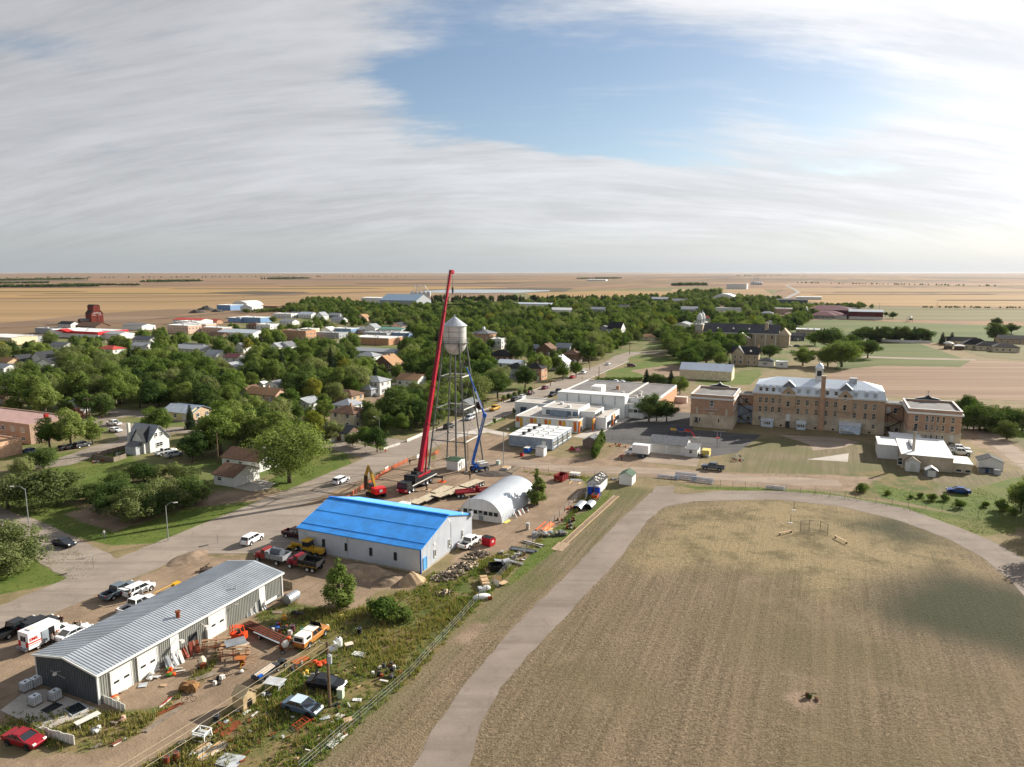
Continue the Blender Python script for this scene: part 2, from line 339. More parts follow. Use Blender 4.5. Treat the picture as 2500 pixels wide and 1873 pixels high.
def ground_mat():
 mt = bpy.data.materials.new('ground_cover'); mt.use_nodes = True; nt = mt.node_tree; nt.nodes.clear()
 N,m,mixc,ramp,noise,smooth,lk = nodes_of(nt)
 pos = N('ShaderNodeNewGeometry').outputs['Position']
 A = N('ShaderNodeSeparateColor',inp={0: N('ShaderNodeAttribute',attribute_name='cover_a').outputs['Color']}).outputs
 B = N('ShaderNodeSeparateColor',inp={0: N('ShaderNodeAttribute',attribute_name='cover_b').outputs['Color']}).outputs
 C = N('ShaderNodeSeparateColor',inp={0: N('ShaderNodeAttribute',attribute_name='cover_c').outputs['Color']}).outputs
 al = N('ShaderNodeMapping',inp={0: pos,2: (0,0,-GRID)}).outputs[0]
 streak = N('ShaderNodeMapping',inp={0: al,3: (.035,1.0,1)}).outputs[0]
 n_big = noise(pos,.035,4,.6); n_mid = noise(pos,.22,5,.65); n_fine = noise(pos,1.6,4,.7); n_x = noise(pos,3.6,4,.75)
 n_st = noise(streak,1.1,3,.6); n_st2 = noise(streak,.16,4,.6)
 def edge(mask,sharp=.16,amp=.55):
  v = m('ADD',mask,m('MULTIPLY',m('SUBTRACT',m('ADD',m('MULTIPLY',n_mid,.6),m('MULTIPLY',n_fine,.4)),.5),amp*2))
  return smooth(v,.5-sharp,.5+sharp)
 sec = N('ShaderNodeMapping',inp={0: al,1: (130,260,0),3: (1/1650,1/820,1)}).outputs[0]
 cell = N('ShaderNodeVectorMath',operation='FLOOR',inp={0: sec}).outputs[0]
 wn = N('ShaderNodeTexWhiteNoise',noise_dimensions='3D',inp={0: cell}).outputs[0]
 farc = ramp(wn,[(0,(.235,.148,.085)),(.22,(.20,.132,.082)),(.42,(.26,.165,.092)),(.55,(.145,.098,.064)),(.66,(.225,.144,.086)),(.8,(.13,.10,.064)),(.9,(.25,.155,.082)),(1,(.19,.13,.082))],'CONSTANT')
 sx = N('ShaderNodeMapping',inp={0: al,3: (1/900,1/90,1)}).outputs[0]
 farc = mixc(smooth(noise(sx,1.0,5,.6),.42,.72),farc,(.135,.09,.06))
 farc = mixc(m('MULTIPLY',smooth(noise(N('ShaderNodeMapping',inp={0: al,3: (1/2600,1/420,1)}).outputs[0],1.0,4,.55),.55,.72),.75),farc,(.12,.095,.06))
 town = mixc(smooth(n_mid,.35,.65),(.12,.125,.045),(.22,.17,.10)); town = mixc(smooth(n_big,.4,.65),town,(.10,.135,.035))
 base = mixc(smooth(n_mid,.3,.7),(.17,.14,.07),(.25,.19,.11)); base = mixc(smooth(n_fine,.5,.75),base,(.12,.115,.05))
 dist = N('ShaderNodeVectorMath',operation='LENGTH',inp={0: pos}).outputs['Value']
 c = mixc(smooth(dist,420,800),base,farc)
 c = mixc(edge(B[2],.3,.3),c,town)
 dry = mixc(smooth(n_st,.3,.7),(.138,.102,.064),(.232,.172,.112)); dry = mixc(m('MULTIPLY',smooth(n_fine,.42,.68),.6),dry,(.31,.232,.152))
 dry = mixc(m('MULTIPLY',smooth(n_x,.46,.60),.8),dry,(.075,.058,.034)); dry = mixc(m('MULTIPLY',smooth(noise(pos,2.3,4,.8),.54,.66),.6),dry,(.40,.31,.205)); dry = mixc(m('MULTIPLY',smooth(n_big,.42,.65),.55),dry,(.125,.108,.052)); dry = mixc(m('MULTIPLY',smooth(noise(pos,.075,5,.7,1.0),.52,.68),.5),dry,(.255,.19,.12))
 dry = mixc(m('MULTIPLY',smooth(n_st2,.45,.7),.28),dry,(.28,.20,.118))
 pale = mixc(smooth(n_fine,.3,.7),(.29,.22,.11),(.38,.30,.175)); pale = mixc(smooth(noise(pos,.13,6,.72),.44,.64),pale,(.14,.116,.058)); pale = mixc(m('MULTIPLY',smooth(n_x,.46,.62),.5),pale,(.11,.09,.045))
 dry = mixc(m('MULTIPLY',edge(C[0],.3,.5),.75),dry,pale)
 dry = mixc(m('MULTIPLY',edge(B[1],.42,.3),.96),dry,mixc(n_fine,(.036,.041,.022),(.066,.066,.038)))  # field shadow mixed in as a darker ground tone
 c = mixc(edge(B[0],.12,.35),c,dry)
 worn = mixc(smooth(n_st,.35,.65),(.15,.125,.07),(.225,.175,.11)); worn = mixc(m('MULTIPLY',smooth(n_x,.44,.66),.5),worn,(.09,.075,.04)); worn = mixc(m('MULTIPLY',smooth(n_big,.42,.62),.7),worn,(.115,.118,.046)); worn = mixc(m('MULTIPLY',smooth(n_fine,.5,.75),.6),worn,(.085,.075,.04))
 c = mixc(edge(C[1],.25,.5),c,worn)
 weed = mixc(smooth(n_mid,.38,.62),(.085,.11,.03),(.20,.15,.07)); weed = mixc(m('MULTIPLY',smooth(n_fine,.45,.7),.6),weed,(.035,.045,.015))
 weed = mixc(m('MULTIPLY',smooth(noise(pos,.09,3,.5),.52,.66),.7),weed,(.24,.165,.09))
 c = mixc(edge(A[2]),c,weed)
 lawn = mixc(smooth(n_mid,.3,.7),(.075,.115,.022),(.125,.15,.036)); lawn = mixc(m('MULTIPLY',smooth(n_big,.48,.7),.65),lawn,(.17,.145,.055)); lawn = mixc(m('MULTIPLY',smooth(n_fine,.5,.75),.5),lawn,(.035,.062,.013))
 c = mixc(edge(A[1],.18,.35),c,lawn)
 dirt = mixc(smooth(n_mid,.3,.7),(.20,.145,.098),(.295,.215,.148)); dirt = mixc(m('MULTIPLY',smooth(n_st,.5,.72),.55),dirt,(.15,.11,.075)); dirt = mixc(m('MULTIPLY',smooth(n_fine,.55,.8),.5),dirt,(.36,.275,.195))
 dirt = mixc(m('MULTIPLY',smooth(n_big,.52,.7),.45),dirt,(.21,.155,.105))
 c = mixc(edge(A[0]),c,dirt)
 grv = mixc(smooth(n_mid,.3,.7),(.20,.16,.12),(.28,.225,.17)); grv = mixc(m('MULTIPLY',smooth(n_fine,.45,.7),.5),grv,(.17,.13,.09))
 c = mixc(edge(C[2],.22,.55),c,grv)
 b = N('ShaderNodeBsdfPrincipled',inp={'Base Color': c,'Roughness': .95,'Specular IOR Level': .1})
 h = m('ADD',m('MULTIPLY',n_fine,.6),m('ADD',m('MULTIPLY',n_x,.6),m('MULTIPLY',n_st,.35)))
 bn = N('ShaderNodeBump',inp={'Strength': .55,'Distance': .35,'Height': h});
 fade = smooth(dist,120,420,.95,.08); lk.new(m('MULTIPLY',fade,m('ADD',.4,m('MULTIPLY',B[0],.6))),bn.inputs['Strength']); lk.new(bn.outputs[0],b.inputs['Normal'])
 o = N('ShaderNodeOutputMaterial'); lk.new(b.outputs[0],o.inputs[0]); return mt
def paved(col,col2,fine=1.2,streaks=.75):
 mt = bpy.data.materials.new('paving'); mt.use_nodes = True; nt = mt.node_tree; nt.nodes.clear()
 N,m,mixc,ramp,noise,smooth,lk = nodes_of(nt)
 pos = N('ShaderNodeNewGeometry').outputs['Position']
 al = N('ShaderNodeMapping',inp={0: pos,2: (0,0,-GRID),3: (.06,1,1)}).outputs[0]
 c = mixc(smooth(noise(pos,.12,4,.6),.3,.7),col,col2)
 c = mixc(m('MULTIPLY',smooth(noise(al,.5,4,.6),.45,.7),streaks),c,tuple(x*.72 for x in col))
 c = mixc(m('MULTIPLY',smooth(noise(pos,fine*3,4,.7),.5,.75),.4),c,tuple(x*1.3 for x in col2))
 c = mixc(m('MULTIPLY',smooth(noise(pos,.35,5,.7,1.5),.54,.66),.3),c,tuple(x*.6 for x in col)); c = mixc(m('MULTIPLY',smooth(noise(pos,9,3,.7),.52,.72),.35),c,tuple(x*.6 for x in col))
 b = N('ShaderNodeBsdfPrincipled',inp={'Base Color': c,'Roughness': .93,'Specular IOR Level': .15})
 bn = N('ShaderNodeBump',inp={'Strength': .25,'Distance': .08,'Height': noise(pos,4,4,.7)}); lk.new(bn.outputs[0],b.inputs['Normal'])
 o = N('ShaderNodeOutputMaterial'); lk.new(b.outputs[0],o.inputs[0]); return mt
M_ROAD = paved((.235,.195,.16),(.305,.255,.21)); M_TRACK = paved((.195,.16,.132),(.262,.217,.18),2.0,.5)
M_ASPHALT = paved((.075,.072,.072),(.105,.10,.098)); M_CONC = paved((.40,.36,.31),(.50,.455,.40)); M_GRAV = paved((.26,.20,.15),(.33,.26,.20))
ROADPOLY = []
def ribbon(name,L,R,z,m,jit=.25,step=2.0,kind=True):
 "a strip between two edge lines, its edges a little ragged"
 def resample(P,n):
  P = [Vector(p[:2]) for p in P]; d = [0]
  for a,b in zip(P,P[1:]): d.append(d[-1]+(b-a).length)
  out = []
  for i in range(n):
   t = d[-1]*i/(n-1); k = max(j for j in range(len(d)-1) if d[j] <= t+1e-6)
   s = (t-d[k])/(d[k+1]-d[k]+1e-9); out.append(P[k].lerp(P[k+1],s))
  return out
 ln = sum((Vector(b[:2])-Vector(a[:2])).length for a,b in zip(L,L[1:]))
 n = max(2,int(ln/step)+1); l = resample(L,n); r = resample(R,n); mb = MB(); rn = random.Random(name+str(n))
 if m in (M_ROAD,M_TRACK,M_GRAV): ROADPOLY.append([*l]+[*r][::-1])
 vs = []
 for a,b in zip(l,r):
  e = (a-b).normalized()
  vs += [(*(a+e*rn.uniform(-jit,jit)),z),(*(b+e*rn.uniform(-jit,jit)),z)]
 mb.add(vs,[(2*i+1,2*i+3,2*i+2,2*i) for i in range(n-1)])
 return struct(mb.build(name,m))
def lane(name,pts,w,z,m,jit=.25,step=2.0):
 P = [Vector(p[:2]) for p in pts]; L = []; R = []
 for i,p in enumerate(P):
  d = (P[min(i+1,len(P)-1)]-P[max(i-1,0)]).normalized(); nrm = Vector((-d.y,d.x))
  L.append(p+nrm*w/2); R.append(p-nrm*w/2)
 return ribbon(name,L,R,z,m,jit,step)
def sheet(name,pts,z,m): return struct(MB().add([(p[0],p[1],z) for p in pts],[tuple(range(len(pts)))[::-1]]).build(name,m))
def sheet_px(name,px,z,m): return sheet(name,orient([G(*p) for p in px]),z,m)
def orient(pts):
 a = sum(pts[i][0]*pts[(i+1)%len(pts)][1]-pts[(i+1)%len(pts)][0]*pts[i][1] for i in range(len(pts)))
 return pts[::-1] if a > 0 else pts
ROAD0 = Vector((-75.5,93.0,0));
def rd(t,off=0.0): return ROAD0 + U*t + V*off
ribbon('main_road',[rd(-60,-5.6),rd(0,-5.4),rd(120,-6.0),rd(345,-5.8)],[rd(-60,4.6),rd(0,4.4),rd(120,5.2),rd(345,5.2)],.030,M_ROAD)
lane('bend_road',[rd(340,-1),rd(362,-4),rd(385,-2),rd(398,14),rd(404,48)],10,.034,M_ROAD)
lane('side_street',[G(240,1395),G(150,1345),G(40,1290),G(-120,1235),G(-400,1190)],9,.026,M_ROAD)
lane('corner_street',[G(955,1120),G(850,1092),G(760,1075),G(640,1055),G(420,1050),G(250,1095),G(150,1130),G(60,1140)],9,.024,M_ROAD)
lane('back_lane',[G(240,1095),G(330,1072),G(300,1040),G(230,1030),G(100,1050)],8,.022,M_ROAD)
lane('crossing_street',[rd(120,-5),rd(120,-90),rd(120,-260)],8,.020,M_ROAD)
lane('crossing_street',[rd(215,-5),rd(215,-90),rd(215,-400)],8,.018,M_ROAD)
lane('crossing_street',[rd(300,-5),rd(300,-90),rd(300,-400)],8,.016,M_ROAD)
lane('parallel_street',[rd(-20,-150),rd(160,-110),rd(600,-110)],8,.014,M_ROAD)
lane('parallel_street',[rd(120,-220),rd(700,-220)],8,.012,M_ROAD)
M_KERB = mat((.42,.39,.35),.9)
for o0,o1,t0,t1 in ((-6.5,-6.15,128,209),(-6.5,-6.15,222,294),(5.35,5.7,128,340)): struct(MB().prism([rd(t0,o1),rd(t1,o1),rd(t1,o0),rd(t0,o0)],0,.14).build('kerb',M_KERB))
sheet_px('gravel_apron',[(745,1335),(600,1352),(470,1352),(560,1300),(700,1245),(790,1228),(830,1232)],.036,M_ROAD)
TR_IN = [G(*p) for p in [(1143,1875),(1172,1770),(1219,1682),(1287,1602),(1356,1530),(1430,1451),(1500,1378),(1584,1268),(1622,1238),(1690,1224),(1760,1222),(1900,1220),(2050,1236),(2200,1272),(2320,1318),(2400,1362),(2470,1420),(2540,1500)]]
TR_OUT = [G(*p) for p in [(1006,1875),(1060,1780),(1128,1682),(1192,1605),(1257,1530),(1330,1456),(1409,1378),(1519,1266),(1590,1202),(1680,1207),(1760,1199),(1900,1199),(2050,1211),(2210,1241),(2340,1288),(2440,1330),(2560,1400)]]
k = Vector((-.36,-.93,0))*35
ribbon('running_track',[TR_OUT[0]+k]+TR_OUT,[TR_IN[0]+k]+TR_IN,.022,M_TRACK,.18,1.5)
sheet_px('track_spur',[(1592,1203),(1600,1187),(1648,1187),(1642,1210),(1630,1228)],.028,M_TRACK)
lane('dirt_lane',[G(1060,1135),G(1240,1128),G(1400,1146),G(1600,1150),G(1800,1168),G(2050,1180)],6,.018,M_GRAV,.6)
lane('farm_lane',[G(2350,1010),G(2390,1045),G(2450,1090),G(2560,1170),G(2700,1300)],6,.018,M_GRAV,.5)
sheet_px('school_asphalt',[(1420,1075),(1500,1035),(1570,1000),(1700,1010),(1690,1050),(1860,1062),(1800,1105),(1640,1130),(1560,1120),(1540,1085)],.020,M_ASPHALT)
sheet_px('garage_apron',[(1585,1110),(1610,1095),(1710,1115),(1700,1140),(1565,1128)],.032,M_GRAV)
sheet_px('walkway',[(1398,1067),(1510,1020),(1540,1022),(1440,1072)],.034,M_CONC)
sheet_px('walkway',[(1110,1060),(1180,1045),(1240,1058),(1235,1066),(1190,1056),(1120,1068)],.034,M_CONC)
sheet_px('concrete_pad',[(0,1735),(60,1690),(110,1682),(250,1735),(170,1760),(110,1785)],.030,M_CONC)
sheet_px('driveway',[(571,1191),(598,1179),(626,1168),(672,1180),(655,1195),(615,1200)],.034,M_CONC)
sheet_px('concrete_slab',[(1970,1122),(2072,1107),(2070,1128)],.030,M_CONC)
sheet_px('yard_slab',[(1900,1062),(2040,1068),(2100,1080),(2050,1095),(1985,1100),(1975,1085)],.024,M_GRAV)
zones['gravel'] = ROADPOLY
build_ground()
# ------------------------------------------------------------------ town grid helpers and shared surfaces
W_ = -V
def AB(a,b,z=0.0): p = U*a + W_*b; return Vector((p.x,p.y,z))
def to_ab(p): return p.x*U.x+p.y*U.y,p.x*W_.x+p.y*W_.y
def b_on(a,px,z=6.0):
 k = (px-CX)/FPX; c,s = math.cos(PITCH),math.sin(PITCH)
 return (k*(U.y*a*c-(z-CAM_H)*s)-U.x*a)/(W_.x-k*W_.y*c)
def a_on(b,px,z=2.0):
 k = (px-CX)/FPX; c,s = math.cos(PITCH),math.sin(PITCH)
 return (k*(W_.y*b*c-(z-CAM_H)*s)-W_.x*b)/(U.x-k*U.y*c)
def z_at(p,py):
 r = ray(CX,py); return CAM_H + r[2]*p[1]/r[1]
def abthing(name,label,cat,a,b,group=None): return thing(name,label,cat,AB(a,b),GRID,group)
WHITE = mat('#d8d8d4',.6,0,.06,.5,dirt=.18); OFFW = mat('#cbc8c0',.7,0,.08,.6,dirt=.25); CREAM = mat('#d3c6a8',.8)
DKGLASS = glass_mat(); BLACK = mat('#17181a',.5,dirt=.1); DKGREY = mat('#3a3d40',.7); MIDGREY = mat('#7d8084',.7); LTGREY = mat('#aeb2b5',.65)
GALV = mat('#a9aeb2',.42,.55,.12,.7,dirt=.25); STEEL = mat('#8b8f93',.4,.7); RUST = mat('#7a3d22',.85,.1,.3,2,dirt=.5); WOODW = mat('#b79a78',.85,0,.2,2); WOODG = mat('#7c7062',.9,0,.25,2); WOODY = mat('#c9a878',.8)
TYRE = mat('#151516',.85,dirt=.3); RIM = mat('#b9bcbf',.35,.7,dirt=.1); CHROME = mat('#c9cdd0',.2,.9,dirt=0); REDLAMP = mat('#9c1212',.3,dirt=0); LAMP = mat('#e8e6dc',.2,0,dirt=0); YELLOW = mat('#c99a1c',.5); ORANGE = mat('#d0541c',.55); RED = mat('#9c1f20',.5); CRANERED = mat('#9a1029',.4); BLUE = mat('#1f5fb8',.4); CONCR = mat('#a79f90',.9,0,.2,.6,.3); BLKPLASTIC = mat('#202123',.6)
def gable_roof(mb,x0,x1,y0,y1,ze,zr,over=.35,t=.16,axis='x'):
 "two slabs, ridge along axis"
 if axis == 'x':
  ym = (y0+y1)/2; s = (zr-ze)/(ym-y0)
  for sg,ya in ((1,y0),(-1,y1)):
   yo = ya-sg*over; zo = ze-s*over
   mb.xprism([(yo,zo),(ym,zr),(ym,zr+t),(yo,zo+t)] if sg > 0 else [(yo,zo+t),(ym,zr+t),(ym,zr),(yo,zo)],x0-over,x1+over)
 else:
  xm = (x0+x1)/2; s = (zr-ze)/(xm-x0)
  for sg,xa in ((1,x0),(-1,x1)):
   xo = xa-sg*over; zo = ze-s*over
   mb.yprism([(xo,zo),(xm,zr),(xm,zr+t),(xo,zo+t)] if sg > 0 else [(xo,zo+t),(xm,zr+t),(xm,zr),(xo,zo)],y0-over,y1+over)
 return mb
def hip_roof(mb,x0,x1,y0,y1,ze,zr,over=.4,t=.14):
 x0 -= over; x1 += over; y0 -= over; y1 += over; w = min(x1-x0,y1-y0)/2*.98
 if x1-x0 >= y1-y0: r0,r1 = (x0+w,(y0+y1)/2,zr),(x1-w,(y0+y1)/2,zr)
 else: r0,r1 = ((x0+x1)/2,y0+w,zr),((x0+x1)/2,y1-w,zr)
 v = [(x0,y0,ze-t),(x1,y0,ze-t),(x1,y1,ze-t),(x0,y1,ze-t),(x0,y0,ze),(x1,y0,ze),(x1,y1,ze),(x0,y1,ze),r0,r1]
 f = [(3,2,1,0),(0,1,5,4),(1,2,6,5),(2,3,7,6),(3,0,4,7)]
 f += [(4,5,9,8),(5,6,9),(6,7,8,9),(7,4,8)] if x1-x0 >= y1-y0 else [(4,5,8),(5,6,9,8),(6,7,9),(7,4,8,9)]
 return mb.add(v,f)
def gable_walls(mb,x0,x1,y0,y1,ze,zr,axis='x',z0=0.0):
 if axis == 'x': mb.xprism([(y0,z0),(y1,z0),(y1,ze),((y0+y1)/2,zr),(y0,ze)],x0,x1)
 else: mb.yprism([(x0,z0),(x1,z0),(x1,ze),((x0+x1)/2,zr),(x0,ze)],y0,y1)
 return mb
_win = {}; _rw = random.Random(9); PANES = [DKGLASS]*4+[mat('#39434c',.15,dirt=0),mat('#6f6a5e',.5),mat('#a39c8c',.6)]
def window(parent,face,u,z,w,h,at_,frame=None,pane=None,mull=1,name='window',depth=.10):
 """window on a wall. face: '-x','+x','-y','+y' = the way the wall looks; at_ = wall plane; u = place along the wall; z = sill height"""
 frame = frame or WHITE; pane = pane or _rw.choice(PANES)
 key = (round(w,2),round(h,2),frame.name,pane.name,mull,depth)
 if key not in _win:
  t = .09; mb = MB()
  mb.box(-depth,.02,-w/2,w/2,-t,0).box(-depth,.02,-w/2,w/2,h,h+t).box(-depth,.02,-w/2-t,-w/2,-t,h+t).box(-depth,.02,w/2,w/2+t,-t,h+t)
  if mull: mb.box(-depth*.7,.02,-w/2,w/2,h*.5-.035,h*.5+.035)
  if mull > 1: mb.box(-depth*.6,.02,-.035,.035,0,h)
  mb.box(-depth-.08,.02,-w/2-t,w/2+t,-t-.06,-t)
  _win[key] = (mb.mesh('window',frame),MB().box(-.03,.015,-w/2,w/2,0,h).mesh('pane',pane))
 rz = {'-x': 0,'+x': math.pi,'-y': math.pi/2,'+y': -math.pi/2}[face]
 loc = (at_,u,z) if face[1] == 'x' else (u,at_,z)
 o = share(name,_win[key][0],parent,loc,rz); share('pane',_win[key][1],o); return o
def door(parent,face,u,w,h,at_,m=WHITE,z=0.0,panels=0,name='door',lights=False):
 mb = MB(); t = .1; mb.box(-.05,.02,-w/2,w/2,0,h); mb.box(-.1,.02,-w/2-t,-w/2,0,h+t).box(-.1,.02,w/2,w/2+t,0,h+t).box(-.1,.02,-w/2,w/2,h,h+t)
 rz = {'-x': 0,'+x': math.pi,'-y': math.pi/2,'+y': -math.pi/2}[face]
 loc = (at_,u,z) if face[1] == 'x' else (u,at_,z)
 o = mb.build(name,m,parent,loc,rz)
 for i in range(panels):
  z0 = h*i/panels; MB().box(-.075,-.045,-w/2+.06,w/2-.06,z0+.05,h*(i+1)/panels-.05).build('panel',m,o)
 if lights:
  for s in (-.25,.25): MB().box(-.09,-.06,s*w-.35,s*w+.35,h*.48,h*.48+.28).build('light',DKGLASS,o)
 if not panels: MB().cyl((-.05,w*.38,h*.48),(-.12,w*.38,h*.48),.04).build('handle',STEEL,o)
 return o
def ribs(x0,x1,step,f):
 mb = MB(); n = int((x1-x0)/step)
 for i in range(n+1): f(mb,x0+i*step)
 return mb
# ------------------------------------------------------------------ grey steel workshop in the foreground
def workshop():
 a0,b0 = to_ab(G(243,1720)); a1,_ = to_ab(G(687,1455)); L,Wd,ze,zr = a1-a0,10.9,3.85,4.75
 t = abthing('workshop','long grey ribbed steel workshop with white overhead doors in the foreground','workshop',a0,b0)
 side = mat('#8f918a',.5,.2,.08,.5,dirt=.2); end = mat('#50565a',.55,.15,.08,.5,dirt=.2); roof = mat('#b4babf',.42,.35,.12,.25,dirt=.3)  # end is the side's grey with the gable's shade put into it
 gable_walls(MB(),0,L,0,Wd,ze,zr).build('wall',[side],t)
 MB().xprism([(.02,0),(Wd-.02,0),(Wd-.02,ze-.05),(Wd/2,zr-.05),(.02,ze-.05)],-.06,0.0).build('shaded_end_cladding',end,t)
 gable_roof(MB(),0,L,0,Wd,ze,zr,.3,.10).build('roof',roof,t)
 s = (zr-ze)/(Wd/2)
 def rib(mb,x):
  for y0,y1,z0,z1 in ((-.3,Wd/2,ze-s*.3+.1,zr+.1),(Wd/2,Wd+.3,zr+.1,ze-s*.3+.1)):
   mb.add([(x,y0,z0),(x+.10,y0,z0),(x+.10,y1,z1),(x,y1,z1),(x+.025,y0,z0+.07),(x+.075,y0,z0+.07),(x+.075,y1,z1+.07),(x+.025,y1,z1+.07)],[(4,5,6,7),(0,4,7,3),(1,2,6,5),(0,1,5,4),(2,3,7,6)])
 tag(ribs(-.2,L+.15,.40,rib).build('roof_rib',roof,t),kind='stuff')
 tag(ribs(.15,L-.2,.31,lambda mb,x: mb.box(x,x+.09,-.045,0,.05,ze-.12)).build('wall_rib',side,t),kind='stuff')
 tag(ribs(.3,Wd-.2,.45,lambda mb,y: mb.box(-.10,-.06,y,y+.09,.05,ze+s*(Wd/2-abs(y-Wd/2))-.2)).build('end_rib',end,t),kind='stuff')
 MB().box(-.13,.1,-.14,.04,0,ze).build('corner_trim',WHITE,t); MB().box(L-.1,L+.08,-.14,.04,0,ze).build('corner_trim',WHITE,t); MB().box(-.13,.1,Wd-.04,Wd+.1,0,ze).build('corner_trim',WHITE,t)
 MB().box(-.3,L+.3,-.42,-.30,ze-.22,ze+.02).build('gutter',WHITE,t)
 MB().beam((-.33,-.3,ze-.02),(-.33,Wd/2,zr+.03),.10,.22).beam((-.33,Wd/2,zr+.03),(-.33,Wd+.3,ze-.02),.10,.22).build('verge_trim',WHITE,t)
 def xa(px,py): return to_ab(G(px,py))[0]-a0
 for (p0,p1),hh in (((259,1697),(323,1673)),3.1),(((342,1664),(399,1640)),3.1),(((508,1560),(552,1537)),3.3):
  u0,u1 = xa(*p0),xa(*p1); o = door(t,'-y',(u0+u1)/2,u1-u0,hh,-.05,WHITE,0,4,'overhead_door',True)
 for p0,p1 in ((438,1622),(460,1610)),((642,1490),(658,1482)):
  u0,u1 = xa(*p0),xa(*p1); MB().box(u0,u1,-.06,-.046,.02,ze-.1).build('white_panel',WHITE,t)
 door(t,'-y',xa(487,1588),1.0,2.1,-.05,DKGREY)
 mb = MB().cyl((L*.43,2.0,ze+.2),(L*.43,2.0,ze+1.2),.26,n=12).cyl((L*.43,2.0,ze+1.2),(L*.43,2.0,ze+1.32),.36,n=12); mb.build('flue',RUST,t)
 MB().cyl((L*.75,1.6,ze+.1),(L*.75,1.6,ze+1.0),.12,n=10).cyl((L*.75,1.6,ze+.95),(L*.75,1.6,ze+1.05),.22,n=10).build('vent',GALV,t)
 for px,py in ((490,1570),(450,1612)):
  x = xa(px,py); MB().beam((x,-.05,2.9),(x,-.9,2.7),.06).cb((x,-1.0,2.6),(.5,.5,.35)).build('wall_lamp',OFFW,t)
 MB().beam((xa(562,1530),-.05,2.6),(xa(562,1530)+.5,-.5,3.2),.05).beam((xa(562,1530)+.5,-.5,3.2),(xa(562,1530)+.9,-.9,3.2),.12).build('lamp_arm',OFFW,t)
 MB().cyl((-.1,6.3,2.8),(-.75,6.3,2.95),.05).lathe([(.02,0),(.2,.05),(.26,-.22)],10,(-.8,6.3,2.9)).build('yard_lamp',OFFW,t)
 MB().cyl((-.12,8.2,2.4),(-.12,5.6,2.0),.03).build('conduit',LTGREY,t)
workshop()
# ------------------------------------------------------------------ blue roofed arena
def arena():
 a0,b0 = to_ab(G(1028,1401)); L,Wd,ze = 18.9,25.7,4.3
 zr = z_at(AB(a0+L/2,b0),1259)
 t = abthing('arena','white steel arena hall with a bright blue ribbed metal roof','hall',a0,b0)
 wall = mat('#c4c9d0',.5,.1,.05,.4,dirt=.15); blue = mat('#1a84d2',.5,.05,.14,.45,dirt=.35); dblue = mat('#0d4f9e',.4,.15)
 gable_walls(MB(),0,L,0,Wd,ze,zr,'y').build('wall',wall,t)
 MB().box(-.03,L+.03,-.04,0,0,.35).box(-.04,0,0,Wd,0,.3).build('footing',CONCR,t)
 gable_roof(MB(),0,L,0,Wd,ze,zr,.25,.12,'y').build('roof',blue,t)
 s = (zr-ze)/(L/2)
 def rib(mb,y):
  for x0,x1,z0,z1 in ((-.25,L/2,ze-s*.25+.12,zr+.12),(L/2,L+.25,zr+.12,ze-s*.25+.12)):
   mb.add([(x0,y,z0),(x1,y,z1),(x1,y+.10,z1),(x0,y+.10,z0),(x0,y+.03,z0+.06),(x1,y+.03,z1+.06),(x1,y+.07,z1+.06),(x0,y+.07,z0+.06)],[(4,5,6,7),(0,1,5,4),(3,7,6,2),(0,4,7,3),(1,2,6,5)])
 tag(ribs(-.2,Wd+.1,.40,rib).build('roof_rib',blue,t),kind='stuff')
 tag(ribs(.2,Wd-.2,.42,lambda mb,y: mb.box(-.035,0,y,y+.07,.32,ze-.1)).build('side_rib',wall,t),kind='stuff')
 tag(ribs(.2,L-.2,.42,lambda mb,x: mb.box(x,x+.07,-.035,0,.37,ze+s*(L/2-abs(x-L/2))-.15)).build('end_rib',wall,t),kind='stuff')
 for x,m_ in ((1.25,dblue),(5.3,blue)): MB().beam((x,-.26,ze+s*x+.15),(x,Wd+.26,ze+s*x+.15),.10,.07).build('flashing',m_,t)
 MB().box(L/2-.2,L/2+.2,-.3,Wd+.3,zr+.10,zr+.26).build('ridge_cap',mat('#2b86ea',.4),t)
 MB().box(-.12,.0,Wd*.58-.08,Wd*.58+.08,0,ze).build('downpipe',LTGREY,t); MB().box(-.1,.1,-.1,.1,0,ze).build('corner_trim',dblue,t)
 for px in (790,845,905,965): window(t,'-x',b_on(a0,px+ .5,2.6)-b0,1.75,.38,1.15,-.04,DKGREY,DKGLASS,0)
 for px in (1061,1096,1128): window(t,'-y',a_on(b0,px,2.2)-a0,1.4,.4,1.15,-.04,OFFW,DKGLASS,0)
 door(t,'-y',a_on(b0,1037,1.0)-a0,1.0,2.1,-.04,mat('#5fa3dd',.5),.3)
 for px,z in ((1095,6.2),(1128,5.9),(1060,3.6)): MB().cb((a_on(b0,px,z)-a0,-.06,z),(.35,.06,.45)).build('vent',WHITE,t)
 x = a_on(b0,1147,4.6)-a0; MB().box(x-.5,x+.5,-.5,-.04,4.3,5.2).build('hood_vent',MIDGREY,t)
 MB().box(-.07,-.04,Wd-1.8,Wd-1.1,3.2,3.9).build('louvre',LTGREY,t)
 x = a_on(b0,1101,3)-a0; MB().cyl((x,-.08,.4),(x,-.08,5.6),.05).cb((x,-.15,1.2),(.3,.2,.5)).build('meter_pipe',LTGREY,t)
arena()
